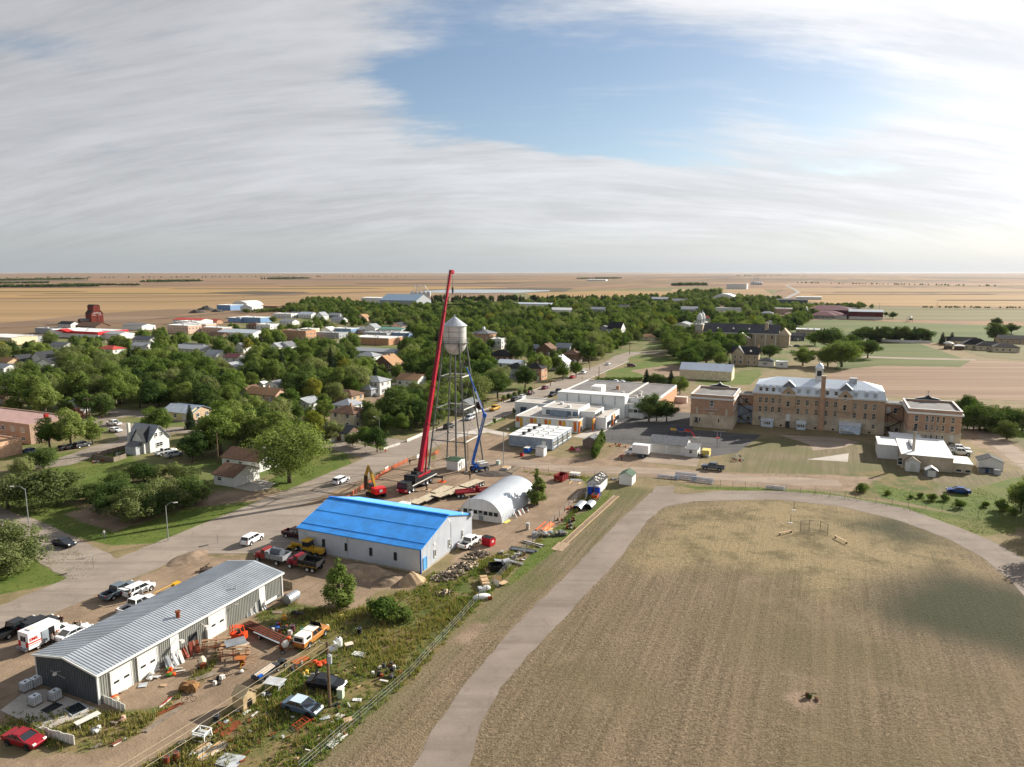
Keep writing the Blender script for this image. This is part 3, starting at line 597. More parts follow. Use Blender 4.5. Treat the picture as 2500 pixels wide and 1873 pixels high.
# ------------------------------------------------------------------ white arched hut
def arch_hut():
 a0,b0 = to_ab(G(1225,1279)); w,L,h = 9.6,to_ab(G(1297,1230))[0]-a0+4.5,4.55
 t = abthing('quonset_hut','white arched metal hut with a row of dark windows in its end wall','hut',a0,b0)
 sh = mat('#c3c9cf',.45,.15,.05,.3,dirt=.12); n = 24
 pts = [(w/2-w/2*math.cos(math.pi*i/n),h*math.sin(math.pi*i/n)**.82) for i in range(n+1)]
 mb = MB(); vs = []
 for x in (0,L): vs += [(x,y,z) for y,z in pts]
 m = n+1; mb.add(vs,[(i,m+i,m+i+1,i+1) for i in range(n)]); o = mb.build('shell',sh,t,smooth=True)
 mb = MB(); k = int(L/.6)
 for j in range(k+1):
  x = L*j/k; vv = []
  for y,z in pts: vv += [(x-.04,y+(y-w/2)*.004,z*1.004),(x+.04,y+(y-w/2)*.004,z*1.004),(x,y+(y-w/2)*.011,z*1.011)]
  mb.add(vv,[f for i in range(n) for f in ((3*i,3*i+2,3*i+5,3*i+3),(3*i+2,3*i+1,3*i+4,3*i+5))])
 tag(mb.build('shell_seam',sh,t),kind='stuff')
 MB().xprism(pts,.12,.2).build('end_wall',OFFW,t); MB().xprism(pts,L-.2,L-.12).build('end_wall',OFFW,t)
 for i in range(7): window(t,'-x',1.35+i*1.15,1.25,.95,.85,.12,OFFW,DKGLASS,0)
 MB().cyl((-.3,7.2,0),(-.3,7.2,5.0),.06).build('conduit',LTGREY,t)
 MB().box(.02,.10,4.2,5.2,.05,1.6).build('leaning_screen',MIDGREY,t)
arch_hut()
# ------------------------------------------------------------------ water tower
TC = Vector((-14.6,181.0,0))
def water_tower():
 t = thing('water_tower','old white steel water tower with conical cap on four splayed legs','water tower',TC)
 zc,ze,zb,zm = z_at(TC,771),z_at(TC,795),z_at(TC,836),z_at(TC,866); R = 2.98
 tank = mat('#c9c9c5',.5,.15,.12,.35,.12,4,dirt=.55); leg = mat('#6a6c6a',.6,.3,.15,.6,dirt=.4)
 o = MB().lathe([(R,zb),(R,ze)],28).build('tank',tank,t,smooth=True)
 for i in range(1,3): MB().lathe([(R+.01,zb+(ze-zb)*i/3-.05),(R+.035,zb+(ze-zb)*i/3),(R+.01,zb+(ze-zb)*i/3+.05)],28).build('plate_seam',leg,o)
 for i in range(7):
  q = 2*math.pi*i/7; MB().box(-.04,.04,R-.01,R+.025,zb,ze).build('plate_seam',leg,o,rz=q)
 MB().lathe([(.01,zm)]+[(R*math.sin(q),zb-(zb-zm)*math.cos(q)) for q in [math.pi/2*i/9 for i in range(1,9)]]+[(R-.01,zb)],28).build('tank_bottom',tank,t,smooth=True)
 MB().lathe([(R+.28,ze-.06),(R+.28,ze+.02),(.12,zc-.15),(.02,zc)],20).build('cone_roof',mat('#b9bfc3',.4,.5,.15,.5,dirt=.35),t)
 MB().lathe([(.02,zc-.2),(.16,zc-.12),(.16,zc+.12),(.02,zc+.3)],10).build('finial',GALV,t)
 bal = MB().lathe([(R+.02,zb-.1),(R+.55,zb-.1),(R+.55,zb),(R+.02,zb)],28).build('balcony',leg,t)
 mb = MB()
 for i in range(28): q = 2*math.pi*i/28; c = Vector((math.cos(q),math.sin(q),0))*(R+.52); mb.cyl(c+Vector((0,0,zb)),c+Vector((0,0,zb+1.0)),.025,n=5)
 for z in (zb+.5,zb+1.0): mb.lathe([(R+.50,z-.025),(R+.54,z-.025),(R+.54,z+.025),(R+.50,z+.025)],28)
 mb.build('railing',leg,bal)
 feet = []; tops = []
 for k in range(4):
  q = rad(-66+90*k); d = Vector((math.cos(q),math.sin(q),0)); feet.append(d*7.6); tops.append(d*(R+.02)+Vector((0,0,zb+.3)))
 lv = [z_at(TC,1068),z_at(TC,993),z_at(TC,917)]
 def on(k,z): return feet[k].lerp(tops[k],z/tops[k].z)
 for k in range(4):
  lg = MB(); prev = feet[k]
  lg.cyl(feet[k],tops[k],.21,.19,n=8); l = lg.build('leg',leg,t)
  for z in lv: MB().cb(on(k,z),(.55,.55,.5)).build('joint_plate',leg,l)
  MB().cb(feet[k]+Vector((0,0,.2)),(1.0,1.0,.5)).build('footing',CONCR,l)
  j = (k+1) % 4
  for z in lv: MB().beam(on(k,z),on(j,z),.20,.26).build('strut',OFFW if k in (0,1) else leg,t)
  zs = [0.3]+lv+[zb-.2]
  for z0,z1 in zip(zs,zs[1:]):
   MB().cyl(on(k,z0),on(j,z1),.030,n=5).build('tie_rod',leg,t); MB().cyl(on(j,z0),on(k,z1),.030,n=5).build('tie_rod',leg,t)
 MB().cyl((0,0,.0),(0,0,zm+.3),.24,n=10).build('riser_pipe',leg,t)
 a,b = on(0,1)+Vector((.35,-.2,0)),on(0,zb)+Vector((.35,-.2,0)); mb = MB()
 for s in (-.18,.18): mb.cyl(a+Vector((s,0,0)),b+Vector((s,0,0)),.025,n=4)
 n = 60
 for i in range(n): p = a.lerp(b,i/n); mb.cyl(p-Vector((.18,0,0)),p+Vector((.18,0,0)),.018,n=4)
 mb.build('ladder',leg,t)
water_tower()
def small_shed(name,label,a,b,la,lb,ze,zr,wall,roof,axis='y',dface=None,cat='shed',du=None,dw=.9,dm=None,over=.2,group=None):
 t = abthing(name,label,cat,a,b,group)
 gable_walls(MB(),0,la,0,lb,ze,zr,axis).build('wall',wall,t)
 gable_roof(MB(),0,la,0,lb,ze,zr,over,.08,axis).build('roof',roof,t)
 if dface:
  u = du if du is not None else (lb if dface[1] == 'x' else la)/2
  door(t,dface,u,dw,min(2.0,ze-.15),{'-x': -.005,'+x': la+.005,'-y': -.005,'+y': lb+.005}[dface],dm or OFFW)
 return t
GREENROOF = mat('#35503a',.8,0,.2); GREYSHING = mat('#6d6f72',.9,0,.22,1.5,.3,12); BRNSHING = mat('#6b5140',.9,0,.22,1.5,.3,12); DKSHING = mat('#34363a',.9,0,.2,1.5,.3,12)
s = small_shed('pump_house','small white pump house under the legs of the water tower',155.4,83.3,3.9,3.3,2.5,2.85,WHITE,GREENROOF,'y','-y',cat='pump house',du=2.6,dm=WHITE)
window(s,'-y',1.1,1.0,.5,.8,-.01)
small_shed('garden_shed','white shed with dark green gable roof at the corner of the running track',160.8,39.5,3.7,3.1,2.3,3.1,WHITE,GREENROOF,'x')
s = small_shed('storage_shed','white shed with a black and white patchy shingle roof along the yard fence',151.0,44.6,6.6,3.0,2.5,3.5,WHITE,mat('#1d1e20',.85,dirt=.1),'x')
rn = random.Random(5)
for i in range(26):
 x = rn.uniform(.3,6.0); y = rn.uniform(.1,1.3); z = 2.5+y/1.5+.095; w = rn.uniform(.12,.4)
 MB().add([(x,y,z),(x+w*1.4,y,z),(x+w*1.2,y+w,z+w/1.5),(x+.1,y+w*.9,z+w*.9/1.5)],[(0,1,2,3)]).build('bare_patch',OFFW,s)
# ------------------------------------------------------------------ mobile crane
def wheel_mesh(r,w,rimr,n=16):
 mb = MB(); mb.lathe([(r*.62,-w/2),(r*.93,-w/2),(r,-w*.32),(r,w*.32),(r*.93,w/2),(r*.62,w/2)],n)
 mb.mi(1).lathe([(.02,-w*.36),(rimr,-w*.40),(rimr+.02,-w*.5),(rimr+.02,w*.5),(rimr,w*.40),(.02,w*.36)],n)
 mb.v = [(v[0],v[2],v[1]) for v in mb.v]; mb.f = [f[::-1] for f in mb.f]; return mb.mesh('wheel',[TYRE,RIM],True)
WH = {k: wheel_mesh(*v) for k,v in dict(car=(.335,.22,.22),suv=(.38,.25,.25),truck=(.52,.30,.30),big=(.66,.42,.40),small=(.26,.2,.14)).items()}
def wheels(t,xs,y,kind,r,name='wheel'):
 for x in xs:
  for s in (-1,1): share(name,WH[kind],t,(x,s*y,r))
def heading(rz_dir): return math.atan2(rz_dir.y,rz_dir.x)
def crane():
 rear,front = G(1052,1172),G(984,1206); c = (rear+front)/2; rz = GRID+math.pi
 t = thing('mobile_crane','red and black mobile crane with its long telescopic boom raised beside the water tower','crane',c,rz)
 L = 13.6; dk = mat('#1b1c1f',.45,.1,dirt=.2); red = CRANERED; h = L/2
 MB().box(-h,h-2.4,-1.35,1.35,1.0,1.65).build('chassis',dk,t)
 MB().box(-h,h-2.4,1.36,1.42,1.45,1.68).box(-h,h-2.4,-1.42,-1.36,1.45,1.68).build('deck_edge',OFFW,t)
 cab = MB().frustum(h-2.4,h,-1.35,1.35,.7,h-2.4,h-.15,-1.25,1.25,2.75).build('cab',dk,t)
 MB().add([(h-.02,-1.15,1.55),(h-.02,1.15,1.55),(h-.11,1.12,2.5),(h-.11,-1.12,2.5)],[(0,1,2,3)]).build('windscreen',mat('#2b3a4a',.1,0,.1,dirt=0),cab)
 MB().box(h-.1,h+.06,-1.37,1.37,.6,1.35).build('bumper',red,cab)
 for s in (-1,1):
  MB().box(h-.08,h+.09,s*1.1-.2,s*1.1+.2,.85,1.15).build('headlight',LAMP,cab)
  MB().box(h-1.6,h-.6,s*1.34-.02,s*1.34+.02,1.65,2.4).build('side_window',DKGLASS,cab)
 wheels(t,[h-1.3,h-3.0,h-7.6,h-9.3,h-11.0],1.12,'big',.66)
 MB().box(h-6.5,h-4.3,-1.3,1.3,1.66,2.1).cyl((h-3.4,.6,1.7),(h-3.4,.6,2.6),.2,n=10).build('engine_deck',dk,t)
 for i in range(4): MB().cb((h-4.2+.0,-.9+.6*i,1.85),(.5,.35,.35)).build('toolbox',DKGREY,t)
 for x in (h-5.4,-h+.9):
  for s in (-1,1):
   o = MB().box(x-.22,x+.22,min(s*1.3,s*3.5),max(s*1.3,s*3.5),.95,1.3).build('outrigger',dk,t)
   MB().cyl((x,s*3.4,.12),(x,s*3.4,1.5),.13).cyl((x,s*3.4,.12),(x,s*3.4,.22),.38,n=12).build('jack',dk,o)
   MB().cb((x,s*3.4,.07),(1.7,1.7,.10)).build('ground_pad',WOODW if x > 0 else ORANGE,o)
 up = thing('upperworks',None,None); up.parent = t; up.location = (-1.2,0,1.7); up.rotation_euler = (0,0,math.pi)
 foot_w = Vector(c) + Matrix.Rotation(rz,3,'Z') @ Vector((-1.2-.2,0,0)) + Vector((0,0,3.3))
 s1 = MB().cyl((0,0,0),(0,0,.35),1.2,n=20).box(-3.6,1.6,-1.3,1.3,.3,1.0).build('turntable',dk,up)
 MB().box(-4.6,-3.2,-1.5,1.5,.2,1.9).build('counterweight',dk,up); MB().box(-4.65,-4.6,-1.1,1.1,.6,1.5).build('counterweight_plate',DKGREY,up)
 MB().box(-2.6,-1.2,-.9,.9,1.0,1.9).cyl((-2.2,-.8,1.9),(-2.2,.8,1.9),.45,n=14).cyl((-1.2,-.7,1.6),(-1.2,.7,1.6),.38,n=14).build('winch',dk,up)
 MB().box(-3.0,2.6,-1.5,-1.25,1.1,1.5).build('red_ram',red,up)
 oc = MB().frustum(.2,2.0,1.0,1.9,.4,.3,1.7,1.0,1.85,2.2).build('operator_cab',dk,up); MB().box(.5,1.8,1.90,1.93,1.1,2.0).build('side_window',DKGLASS,oc)
 tip_w = Vector((TC.x-.55,TC.y-3.4,0)); tip_w.z = z_at(tip_w,664)
 inv = (Matrix.Translation(Vector(c)) @ Matrix.Rotation(rz,4,'Z') @ Matrix.Translation((-1.2,0,1.7)) @ Matrix.Rotation(math.pi,4,'Z')).inverted()
 p0 = inv @ foot_w; p1 = inv @ tip_w; d = (p1-p0); n = d.normalized(); side = n.cross(Vector((0,1,0))).normalized()
 cuts = [0,.235,.42,.61,.80,1.0]; prev = None
 for i in range(5):
  w = 1.30-.17*i; q0,q1 = p0+d*cuts[i],p0+d*cuts[i+1]
  mb = MB(); A = Vector((0,1,0)); B = n.cross(A).normalized()
  prof = [(-.5,.55),(.5,.55),(.5,-.25),(.28,-.6),(-.28,-.6),(-.5,-.25)]
  vs = [q0+A*x*w*.82+B*y*w for x,y in prof]+[q1+A*x*w*.82+B*y*w for x,y in prof]
  mb.add(vs,[tuple(range(6))[::-1],tuple(range(6,12))]+[(k,(k+1)%6,6+(k+1)%6,6+k) for k in range(6)])
  o = mb.build('boom_section',red,up)
  if i < 4:
   mb = MB(); e = n*.35; vs = [q1-e+A*x*w*.92+B*y*w*1.12 for x,y in prof]+[q1+A*x*w*.92+B*y*w*1.12 for x,y in prof]
   mb.add(vs,[tuple(range(6))[::-1],tuple(range(6,12))]+[(k,(k+1)%6,6+(k+1)%6,6+k) for k in range(6)]); mb.build('collar',mat('#6e0d1c',.5),o)
 head = MB().cb(p1+Vector((.5,0,.1)),(1.3,.7,.8)).cyl(p1+Vector((.9,-.4,-.1)),p1+Vector((.9,.4,-.1)),.4,n=14).build('boom_head',red,up)
 MB().cyl((1.7,-.45,.6),p0+d*.17-side*.0+Vector((.35,-.45,0)),.2,n=10).cyl((1.7,.45,.6),p0+d*.17+Vector((.35,.45,0)),.2,n=10).build('luffing_cylinder',red,up)
 MB().cyl(p0+B*.9,p1+B*.7,.03,n=4).cyl(p0+B*.9+A*.3,p1+B*.7+A*.2,.03,n=4).build('boom_cable',DKGREY,up)
 mb = MB(); hk = p1+Vector((.95,0,-4.6))
 for s in (-.1,.1): mb.cyl(p1+Vector((.95,s,0)),hk+Vector((0,s,.8)),.025,n=4)
 mb.build('hoist_rope',DKGREY,up)
 MB().cb(hk+Vector((0,0,.2)),(.35,.35,1.3)).cyl(hk-Vector((0,0,.9)),hk,.10).build('hook_block',dk,up)
 z0 = z_at(tip_w,744); bar = Vector((hk.x,hk.y,(inv @ Vector((tip_w.x,tip_w.y,z0))).z))
 ex = (inv.to_3x3() @ Vector((1,0,0)))*3.35
 MB().beam(bar-ex,bar+ex,.16).build('spreader_bar',dk,up)
 MB().cyl(hk-Vector((0,0,.9)),bar-ex,.03,n=4).cyl(hk-Vector((0,0,.9)),bar+ex,.03,n=4).build('sling',DKGREY,up)
crane()
def boom_lift():
 p = G(1170,1150); rz = GRID-rad(35)
 t = thing('boom_lift','blue articulated boom lift reaching up to the tank of the water tower','boom lift',p,rz)
 MB().box(-1.6,1.6,-.8,.8,.55,1.05).box(-1.7,-1.3,-1.2,1.2,.5,.8).box(1.3,1.7,-1.2,1.2,.5,.8).build('chassis',BLUE,t); wheels(t,[-1.5,1.5],1.15,'big',.62)
 inv = (Matrix.Translation(p) @ Matrix.Rotation(rz,4,'Z')).inverted()
 MB().box(-1.1,2.0,-.5,1.2,1.1,1.5).build('turntable',BLUE,t); MB().frustum(-.4,2.2,.2,1.25,1.3,-.2,2.0,.25,1.2,2.3).frustum(-.4,2.2,-1.2,-.3,1.3,-.2,2.0,-1.15,-.35,2.2).build('engine_cover',OFFW,t)
 b0 = G(1153,1146); b0.z = 1.6; e = Vector((G(1182,1150).x,b0.y,0)); e.z = z_at(e,1014); e.x = (1183-CX)/FPX*(e.y*math.cos(PITCH)-(e.z-CAM_H)*math.sin(PITCH))
 k = Vector((0,TC.y-3.3,0)); k.z = z_at(k,897); k.x = (1139-CX)/FPX*(k.y*math.cos(PITCH)-(k.z-CAM_H)*math.sin(PITCH))
 L0,L1,L2 = inv @ b0,inv @ e,inv @ k
 MB().beam((0,0,1.3),L0,.6,.7).build('boom_base',BLUE,t)
 o = MB().beam(L0,L1,.48,.56).build('tower_boom',BLUE,t)
 d = (L1-L0)
 tv = inv.to_3x3() @ Vector((0,-1,0)); rv = d.normalized().cross(tv).normalized()
 for i in range(9):
  q = L0+d*(.62+.04*i)+tv*.40; MB().cb(q,(.22,.22,.42)).build('boom_marking',LTGREY,o)
 MB().beam(L0+d*.02+rv*.28,L0+d*.98+rv*.28,.08,.58).build('boom_plate',LTGREY,o)
 MB().cyl(L1-tv*.45,L1+tv*.45,.55,n=14).build('elbow',BLUE,t)
 d2 = L2-L1; j = MB().beam(L1,L1+d2*.55,.38,.44).build('jib_boom',BLUE,t); MB().beam(L1+d2*.52,L2,.24,.28).build('jib_extension',BLUE,t)
 for i in range(10):
  q = L1+d2*(.17+.035*i)+tv*.3; MB().cb(q,(.3,.12,.5)).build('boom_lettering',WHITE,j)
 B = inv @ (k+Vector((-.9,0,-.1))); mb = MB().cb(B,(1.9,1.0,.08))
 for sx in (-.9,0,.9):
  for sy in (-.45,.45): mb.cyl(B+Vector((sx,sy,0)),B+Vector((sx,sy,1.1)),.025,n=5)
 for z in (.55,1.1): mb.tube([B+Vector(v) for v in ((-.9,-.45,z),(.9,-.45,z),(.9,.45,z),(-.9,.45,z),(-.9,-.45,z))],.025)
 mb.build('basket',DKGREY,t)
boom_lift()
def excavator():
 p = G(918,1211); rz = GRID+rad(62)
 t = thing('excavator','yellow excavator with folded arm and red engine housing behind the blue roof','excavator',p,rz)
 ye = mat('#b98f22',.55,dirt=.4)
 for s in (-1,1): MB().yprism([(-2.0,.15),(-1.6,0),(1.6,0),(2.0,.15),(2.1,.5),(1.7,.85),(-1.7,.85),(-2.1,.5)],s*1.25-.3,s*1.25+.3).build('track',BLKPLASTIC,t)
 MB().box(-1.2,1.2,-.95,.95,.4,.9).build('undercarriage',DKGREY,t); MB().cyl((0,0,.85),(0,0,1.1),.9,n=16).build('slew_ring',DKGREY,t)
 MB().box(-1.2,1.5,-1.35,1.35,1.1,1.5).build('deck',ye,t)
 MB().frustum(-2.5,-.3,-1.4,1.4,1.1,-2.45,-.35,-1.35,1.35,2.35).build('engine_housing',mat('#c4161c',.4),t)
 MB().box(-2.52,-2.47,-.35,.35,1.5,2.05).build('panel_mark',WHITE,t)
 c = MB().frustum(.0,1.5,.35,1.35,1.45,.1,1.4,.38,1.3,2.95).build('cab',DKGREY,t); MB().box(.15,1.3,1.34,1.37,1.9,2.8).box(1.42,1.47,.45,1.25,1.9,2.8).build('cab_window',DKGLASS,c)
 k0,k1,k2 = Vector((.8,-.2,1.5)),Vector((3.6,-.2,5.6)),Vector((5.2,-.2,3.6))
 mid = Vector((2.2,-.2,4.6)); bm = MB().beam(k0,mid,.5,.7).beam(mid,k1+Vector((.4,0,.4)),.45,.6).build('boom',ye,t)
 MB().beam(k1+Vector((0,0,.6)),k2,.4,.6).build('arm',ye,t); MB().cyl((1.2,-.2,2.0),(2.0,-.2,4.2),.11).cyl((2.2,-.2,5.0),(3.8,-.2,6.1),.11).build('ram',STEEL,bm)
 MB().beam(k2,k2+Vector((.1,0,-2.2)),.6,.7).cb(k2+Vector((.1,0,-2.7)),(.5,.7,1.4)).build('breaker',mat('#4a3a30',.8),t)
excavator()
def dk0(x,y): p = G(x,y,1.1); p.z = 0; return p
def lowboy(label,p0,p1,truck=False,grp=None):
 d = p1-p0; L = d.length; rz = heading(d)
 t = thing('lowbed_trailer',label,'trailer',p0,rz,grp)
 dk = mat('#2a2624',.8)
 segs = [(0,.20,1.25),(.22,.58,.95),(.60,1.0,1.15)]
 n = 0
 for s0,s1,z in segs:
  x0,x1 = s0*L,s1*L; dck = MB().box(x0,x1,-1.3,1.3,z-.28,z-.06).build('deck_frame',dk,t)
  k = max(1,int((x1-x0)/.9))
  for i in range(k): MB().box(x0+(x1-x0)*i/k+.015,x0+(x1-x0)*(i+1)/k-.015,-1.28,1.28,z-.06,z+random.uniform(0,.03)).build('deck_plank',mat('#b5a890',.85,0,.2,2),dck)
 for s0,s1,z in ((.18,.24,1.1),(.56,.62,1.05)): MB().box(s0*L,s1*L,-.5,.5,z-.35,z-.1).build('gooseneck',dk,t)
 wheels(t,[L*.63,L*.70,L*.92,L*.985],1.05,'truck',.5)
 if truck:
  MB().box(L*.995,L+.1,-1.3,1.3,.6,.9).build('tail_beam',RED,t)
lowboy('timber decked lowbed trailer hitched to the white truck in the crane yard',dk0(1008,1230),dk0(1096,1187))
lowboy('timber decked lowbed trailer parked between the hitched trailer and the red one',dk0(1063,1213),dk0(1172,1172))
def semi():
 d = G(1096,1184)-G(1008,1230); rz = heading(-d); p = G(988,1262)
 t = thing('tractor_truck','white tractor truck at the front of the lowbed trailer behind the blue roof','truck',p,rz)
 MB().box(-3.2,3.2,-.5,.5,.7,1.0).build('chassis',DKGREY,t); MB().frustum(1.4,3.4,-1.0,1.0,.8,1.4,3.2,-.9,.9,1.9).build('bonnet',WHITE,t)
 c = MB().frustum(-.8,1.5,-1.15,1.15,.9,-.8,1.1,-1.1,1.1,3.1).build('cab',WHITE,t); MB().add([(1.5,-1.0,2.0),(1.5,1.0,2.0),(1.22,.95,2.85),(1.22,-.95,2.85)],[(0,1,2,3)]).build('windscreen',DKGLASS,c)
 for s in (-1,1): MB().cyl((-.95,s*.95,1.0),(-.95,s*.95,3.7),.09).build('exhaust_stack',CHROME,t); MB().box(.2,1.1,s*1.13-.02,s*1.13+.02,2.0,2.8).build('side_window',DKGLASS,c)
 wheels(t,[2.6,-1.6,-2.8],1.0,'truck',.5)
semi()
def red_trailer():
 p = dk0(1166,1198); rz = heading(G(1209,1193)-G(1120,1200))
 t = thing('ballast_trailer','dark red flatbed trailer with steel beams beside the white arched hut','trailer',p,rz)
 r = mat('#8d1420',.5,dirt=.35)
 MB().box(-5.2,5.0,-.45,.45,.75,1.1).build('chassis',r,t)
 for x0,x1 in ((-5.0,-.6),(.4,5.2)):
  o = MB().box(x0,x1,-1.25,1.25,1.1,1.2).build('deck',r,t)
  for s in (-1,1): MB().box(x0,x1,s*1.25-.08,s*1.25+.08,1.0,1.4).build('side_beam',r,o)
  for i in range(9 if x0 < 0 else 5): x = x0+.3+i*.46; MB().box(x,x+.12,-1.1,1.1,1.2,1.3).build('cross_member',RUST if x0 > 0 else r,o)
 MB().box(-.5,.3,-.6,.6,1.1,1.9).cyl((-.1,0,1.9),(-.1,0,2.3),.35).build('winch',r,t); wheels(t,[-4.6,-3.6,2.6,3.7,4.7],.95,'truck',.5)
red_trailer()
# ------------------------------------------------------------------ brick school: three blocks with links between
def brick_mat(c1,c2,mort=(.36,.32,.27)):
 mt = bpy.data.materials.new('brickwork'); mt.use_nodes = True; nt = mt.node_tree; nt.nodes.clear()
 N,m,mixc,ramp,noise,smooth,lk = nodes_of(nt)
 tc = N('ShaderNodeTexCoord').outputs['Object']; sp = N('ShaderNodeSeparateXYZ',inp={0: tc}).outputs
 v = N('ShaderNodeCombineXYZ',inp={0: m('ADD',sp[0],sp[1]),1: sp[2],2: 0.0}).outputs[0]
 bt = N('ShaderNodeTexBrick',inp={'Vector': v,'Color1': (*c1,1),'Color2': (*c2,1),'Mortar': (*mort,1),'Scale': 1.0,'Mortar Size': .018,'Brick Width': .5,'Row Height': .16,'Bias': .1})
 pv = N('ShaderNodeMapping',inp={0: v,3: (.8,3.5,1)}).outputs[0]
 c = mixc(m('MULTIPLY',smooth(noise(pv,.9,5,.7),.45,.72),.55),bt.outputs[0],tuple(.5*x for x in c1))
 c = mixc(m('MULTIPLY',smooth(noise(tc,.35,4,.6),.5,.7),.35),c,tuple(1.25*x for x in c2))
 b = N('ShaderNodeBsdfPrincipled',inp={'Base Color': c,'Roughness': .9,'Specular IOR Level': .15}); o = N('ShaderNodeOutputMaterial'); lk.new(b.outputs[0],o.inputs[0]); return mt
BRICK = brick_mat((.40,.20,.115),(.50,.30,.185)); BRICKT = brick_mat((.45,.28,.165),(.54,.38,.24)); ORBRICK = brick_mat((.50,.22,.10),(.56,.29,.15)); TANBRICK = brick_mat((.42,.32,.21),(.50,.40,.28))
STONE = mat((.50,.42,.31),.92,0,.22,.35,.25,6,dirt=.35); FLATROOF = mat((.17,.162,.155),.95,0,.18,.3,.2,8,dirt=.4); WHROOF = mat('#d4d4d1',.6,0,.07,.15,dirt=.25); METALROOF = mat('#d3dbe3',.4,.25,.06,.25,dirt=.15)
SASH = mat('#cfc8b8',.7)
def school_block(label,b0,w,sgn):
 a0,L,zs,zt = 233.8,18.2,4.1,9.4
 t = abthing('school_block',label,'building',a0,b0)
 MB().box(-.12,L,-.0,w,0,zs).build('base_wall',STONE,t); MB().box(-.1,L+.1,-.1,w+.1,zs,zs+.18).build('string_course',STONE,t)
 MB().box(0,L,.1,w-.1,zs,zt).build('brick_wall',BRICK,t)
 MB().box(-.45,L+.45,-.35,w+.35,zt,zt+.55).build('cornice',WHITE,t)
 p = MB()
 for x0,x1,y0,y1 in ((-.05,L+.05,0,.35),(-.05,L+.05,w-.35,w),(-.05,.3,.35,w-.35),(L-.3,L+.05,.35,w-.35)): p.box(x0,x1,y0,y1,zt+.55,zt+1.35)
 p.build('parapet',BRICK,t); c = MB()
 for x0,x1,y0,y1 in ((-.1,L+.1,-.06,.42),(-.1,L+.1,w-.42,w+.06),(-.1,.38,.42,w-.42),(L-.38,L+.1,.42,w-.42)): c.box(x0,x1,y0,y1,zt+1.35,zt+1.5)
 c.build('coping',WHITE,t); MB().box(.3,L-.3,.35,w-.35,zt+.55,zt+.85).build('flat_roof',FLATROOF,t)
 m = w/2; MB().xprism([(m-3.4,zt+1.5),(m+3.4,zt+1.5),(m+3.0,zt+1.8),(m+.9,zt+2.2),(m,zt+3.0),(m-.9,zt+2.2),(m-3.0,zt+1.8)],L-.3,L+.05).build('stepped_gable',DKGREY,t)
 mb = MB()
 for q0,q1 in (((m-3.4,zt+1.6),(m-3.0,zt+1.88)),((m-3.0,zt+1.88),(m-.9,zt+2.28)),((m-.9,zt+2.28),(m,zt+3.08)),((m,zt+3.08),(m+.9,zt+2.28)),((m+.9,zt+2.28),(m+3.0,zt+1.88)),((m+3.0,zt+1.88),(m+3.4,zt+1.6))): mb.beam((L-.12,*q0),(L-.12,*q1),.55,.16)
 mb.build('gable_coping',WHITE,t)
 if sgn > 0:
  window(t,'-x',m,7.1,.95,1.9,-.005,WHITE,mull=1)
  for y in (2.1,w-2.2): window(t,'-x',y,4.7,.4,1.7,-.005,SASH,mat('#bfb8a6',.7),0)
  for y in (w-3.2,4.4): window(t,'-x',y,1.9,.4,1.3,-.13,SASH,mull=0)
  MB().box(-.45,0,m-2.1,m+1.9,6.0,6.2).build('arched_hood',LTGREY,t); MB().box(-.5,0,m-1.0,m+1.0,4.85,5.1).build('niche_shelf',OFFW,t)
  MB().box(-.06,0,m-.06,m+.06,3.6+.6,5.5-.6).box(-.06,0,m-.3,m+.3,4.5,4.62).build('cross',OFFW,t)
  MB().box(-.2,-.12,w-2.5,w-1.7,1.9,3.2).build('arched_door',DKGREY,t); MB().box(-1.0,-.12,w-2.7,w-1.5,1.7,1.82).cyl((-.9,w-2.6,0),(-.9,w-2.6,2.6),.04).cyl((-.9,w-1.6,0),(-.9,w-1.6,2.6),.04).build('landing',BLACK,t)
  for k in range(4): window(t,'-y',2.5+4.2*k,5.6,.8,2.2,.095,WHITE); window(t,'-y',2.5+4.2*k,1.4,.8,1.5,-.005,SASH)
 else:
  cols = [w*.84,w*.645,w*.54,w*.44,w*.335,w*.165]
  for i,y in enumerate(cols):
   ww = .85 if i in (0,5) else .55
   window(t,'-x',y,7.2,ww,1.7,-.005,SASH,mull=1); window(t,'-x',y,4.8,ww,1.6,-.005,SASH,mull=1)
  for y in cols[1:5]: window(t,'-x',y,2.2,.5,1.2,-.13,WHITE,mull=1)
  door(t,'-x',w*.165,.9,2.0,-.13,OFFW,1.7); MB().beam((-.9,w*.17,1.65),(-.9,w*.33,.1),.7,.08).box(-1.3,-.13,w*.12,w*.21,1.55,1.7).build('outside_stair',DKGREY,t)
  MB().cyl((-.1,w*.6,0.3),(-.1,w*.6,zt),.06).build('downpipe',OFFW,t)
  MB().cb((3,2.4,zt+1.0),(.7,.7,.5)).build('roof_hatch',LTGREY,t); MB().cyl((L-.1,m,zt+3),(L-.1,m,zt+4.4),.05).box(L-.14,L-.06,m-.35,m+.35,zt+3.9,zt+4.0).build('roof_cross',DKGREY,t)
school_block('square brick school block with white cornice next to the playground',25.0,13.6,1)
school_block('square brick school block with rows of windows behind the low white roofed boiler house',-37.8,13.6,-1)
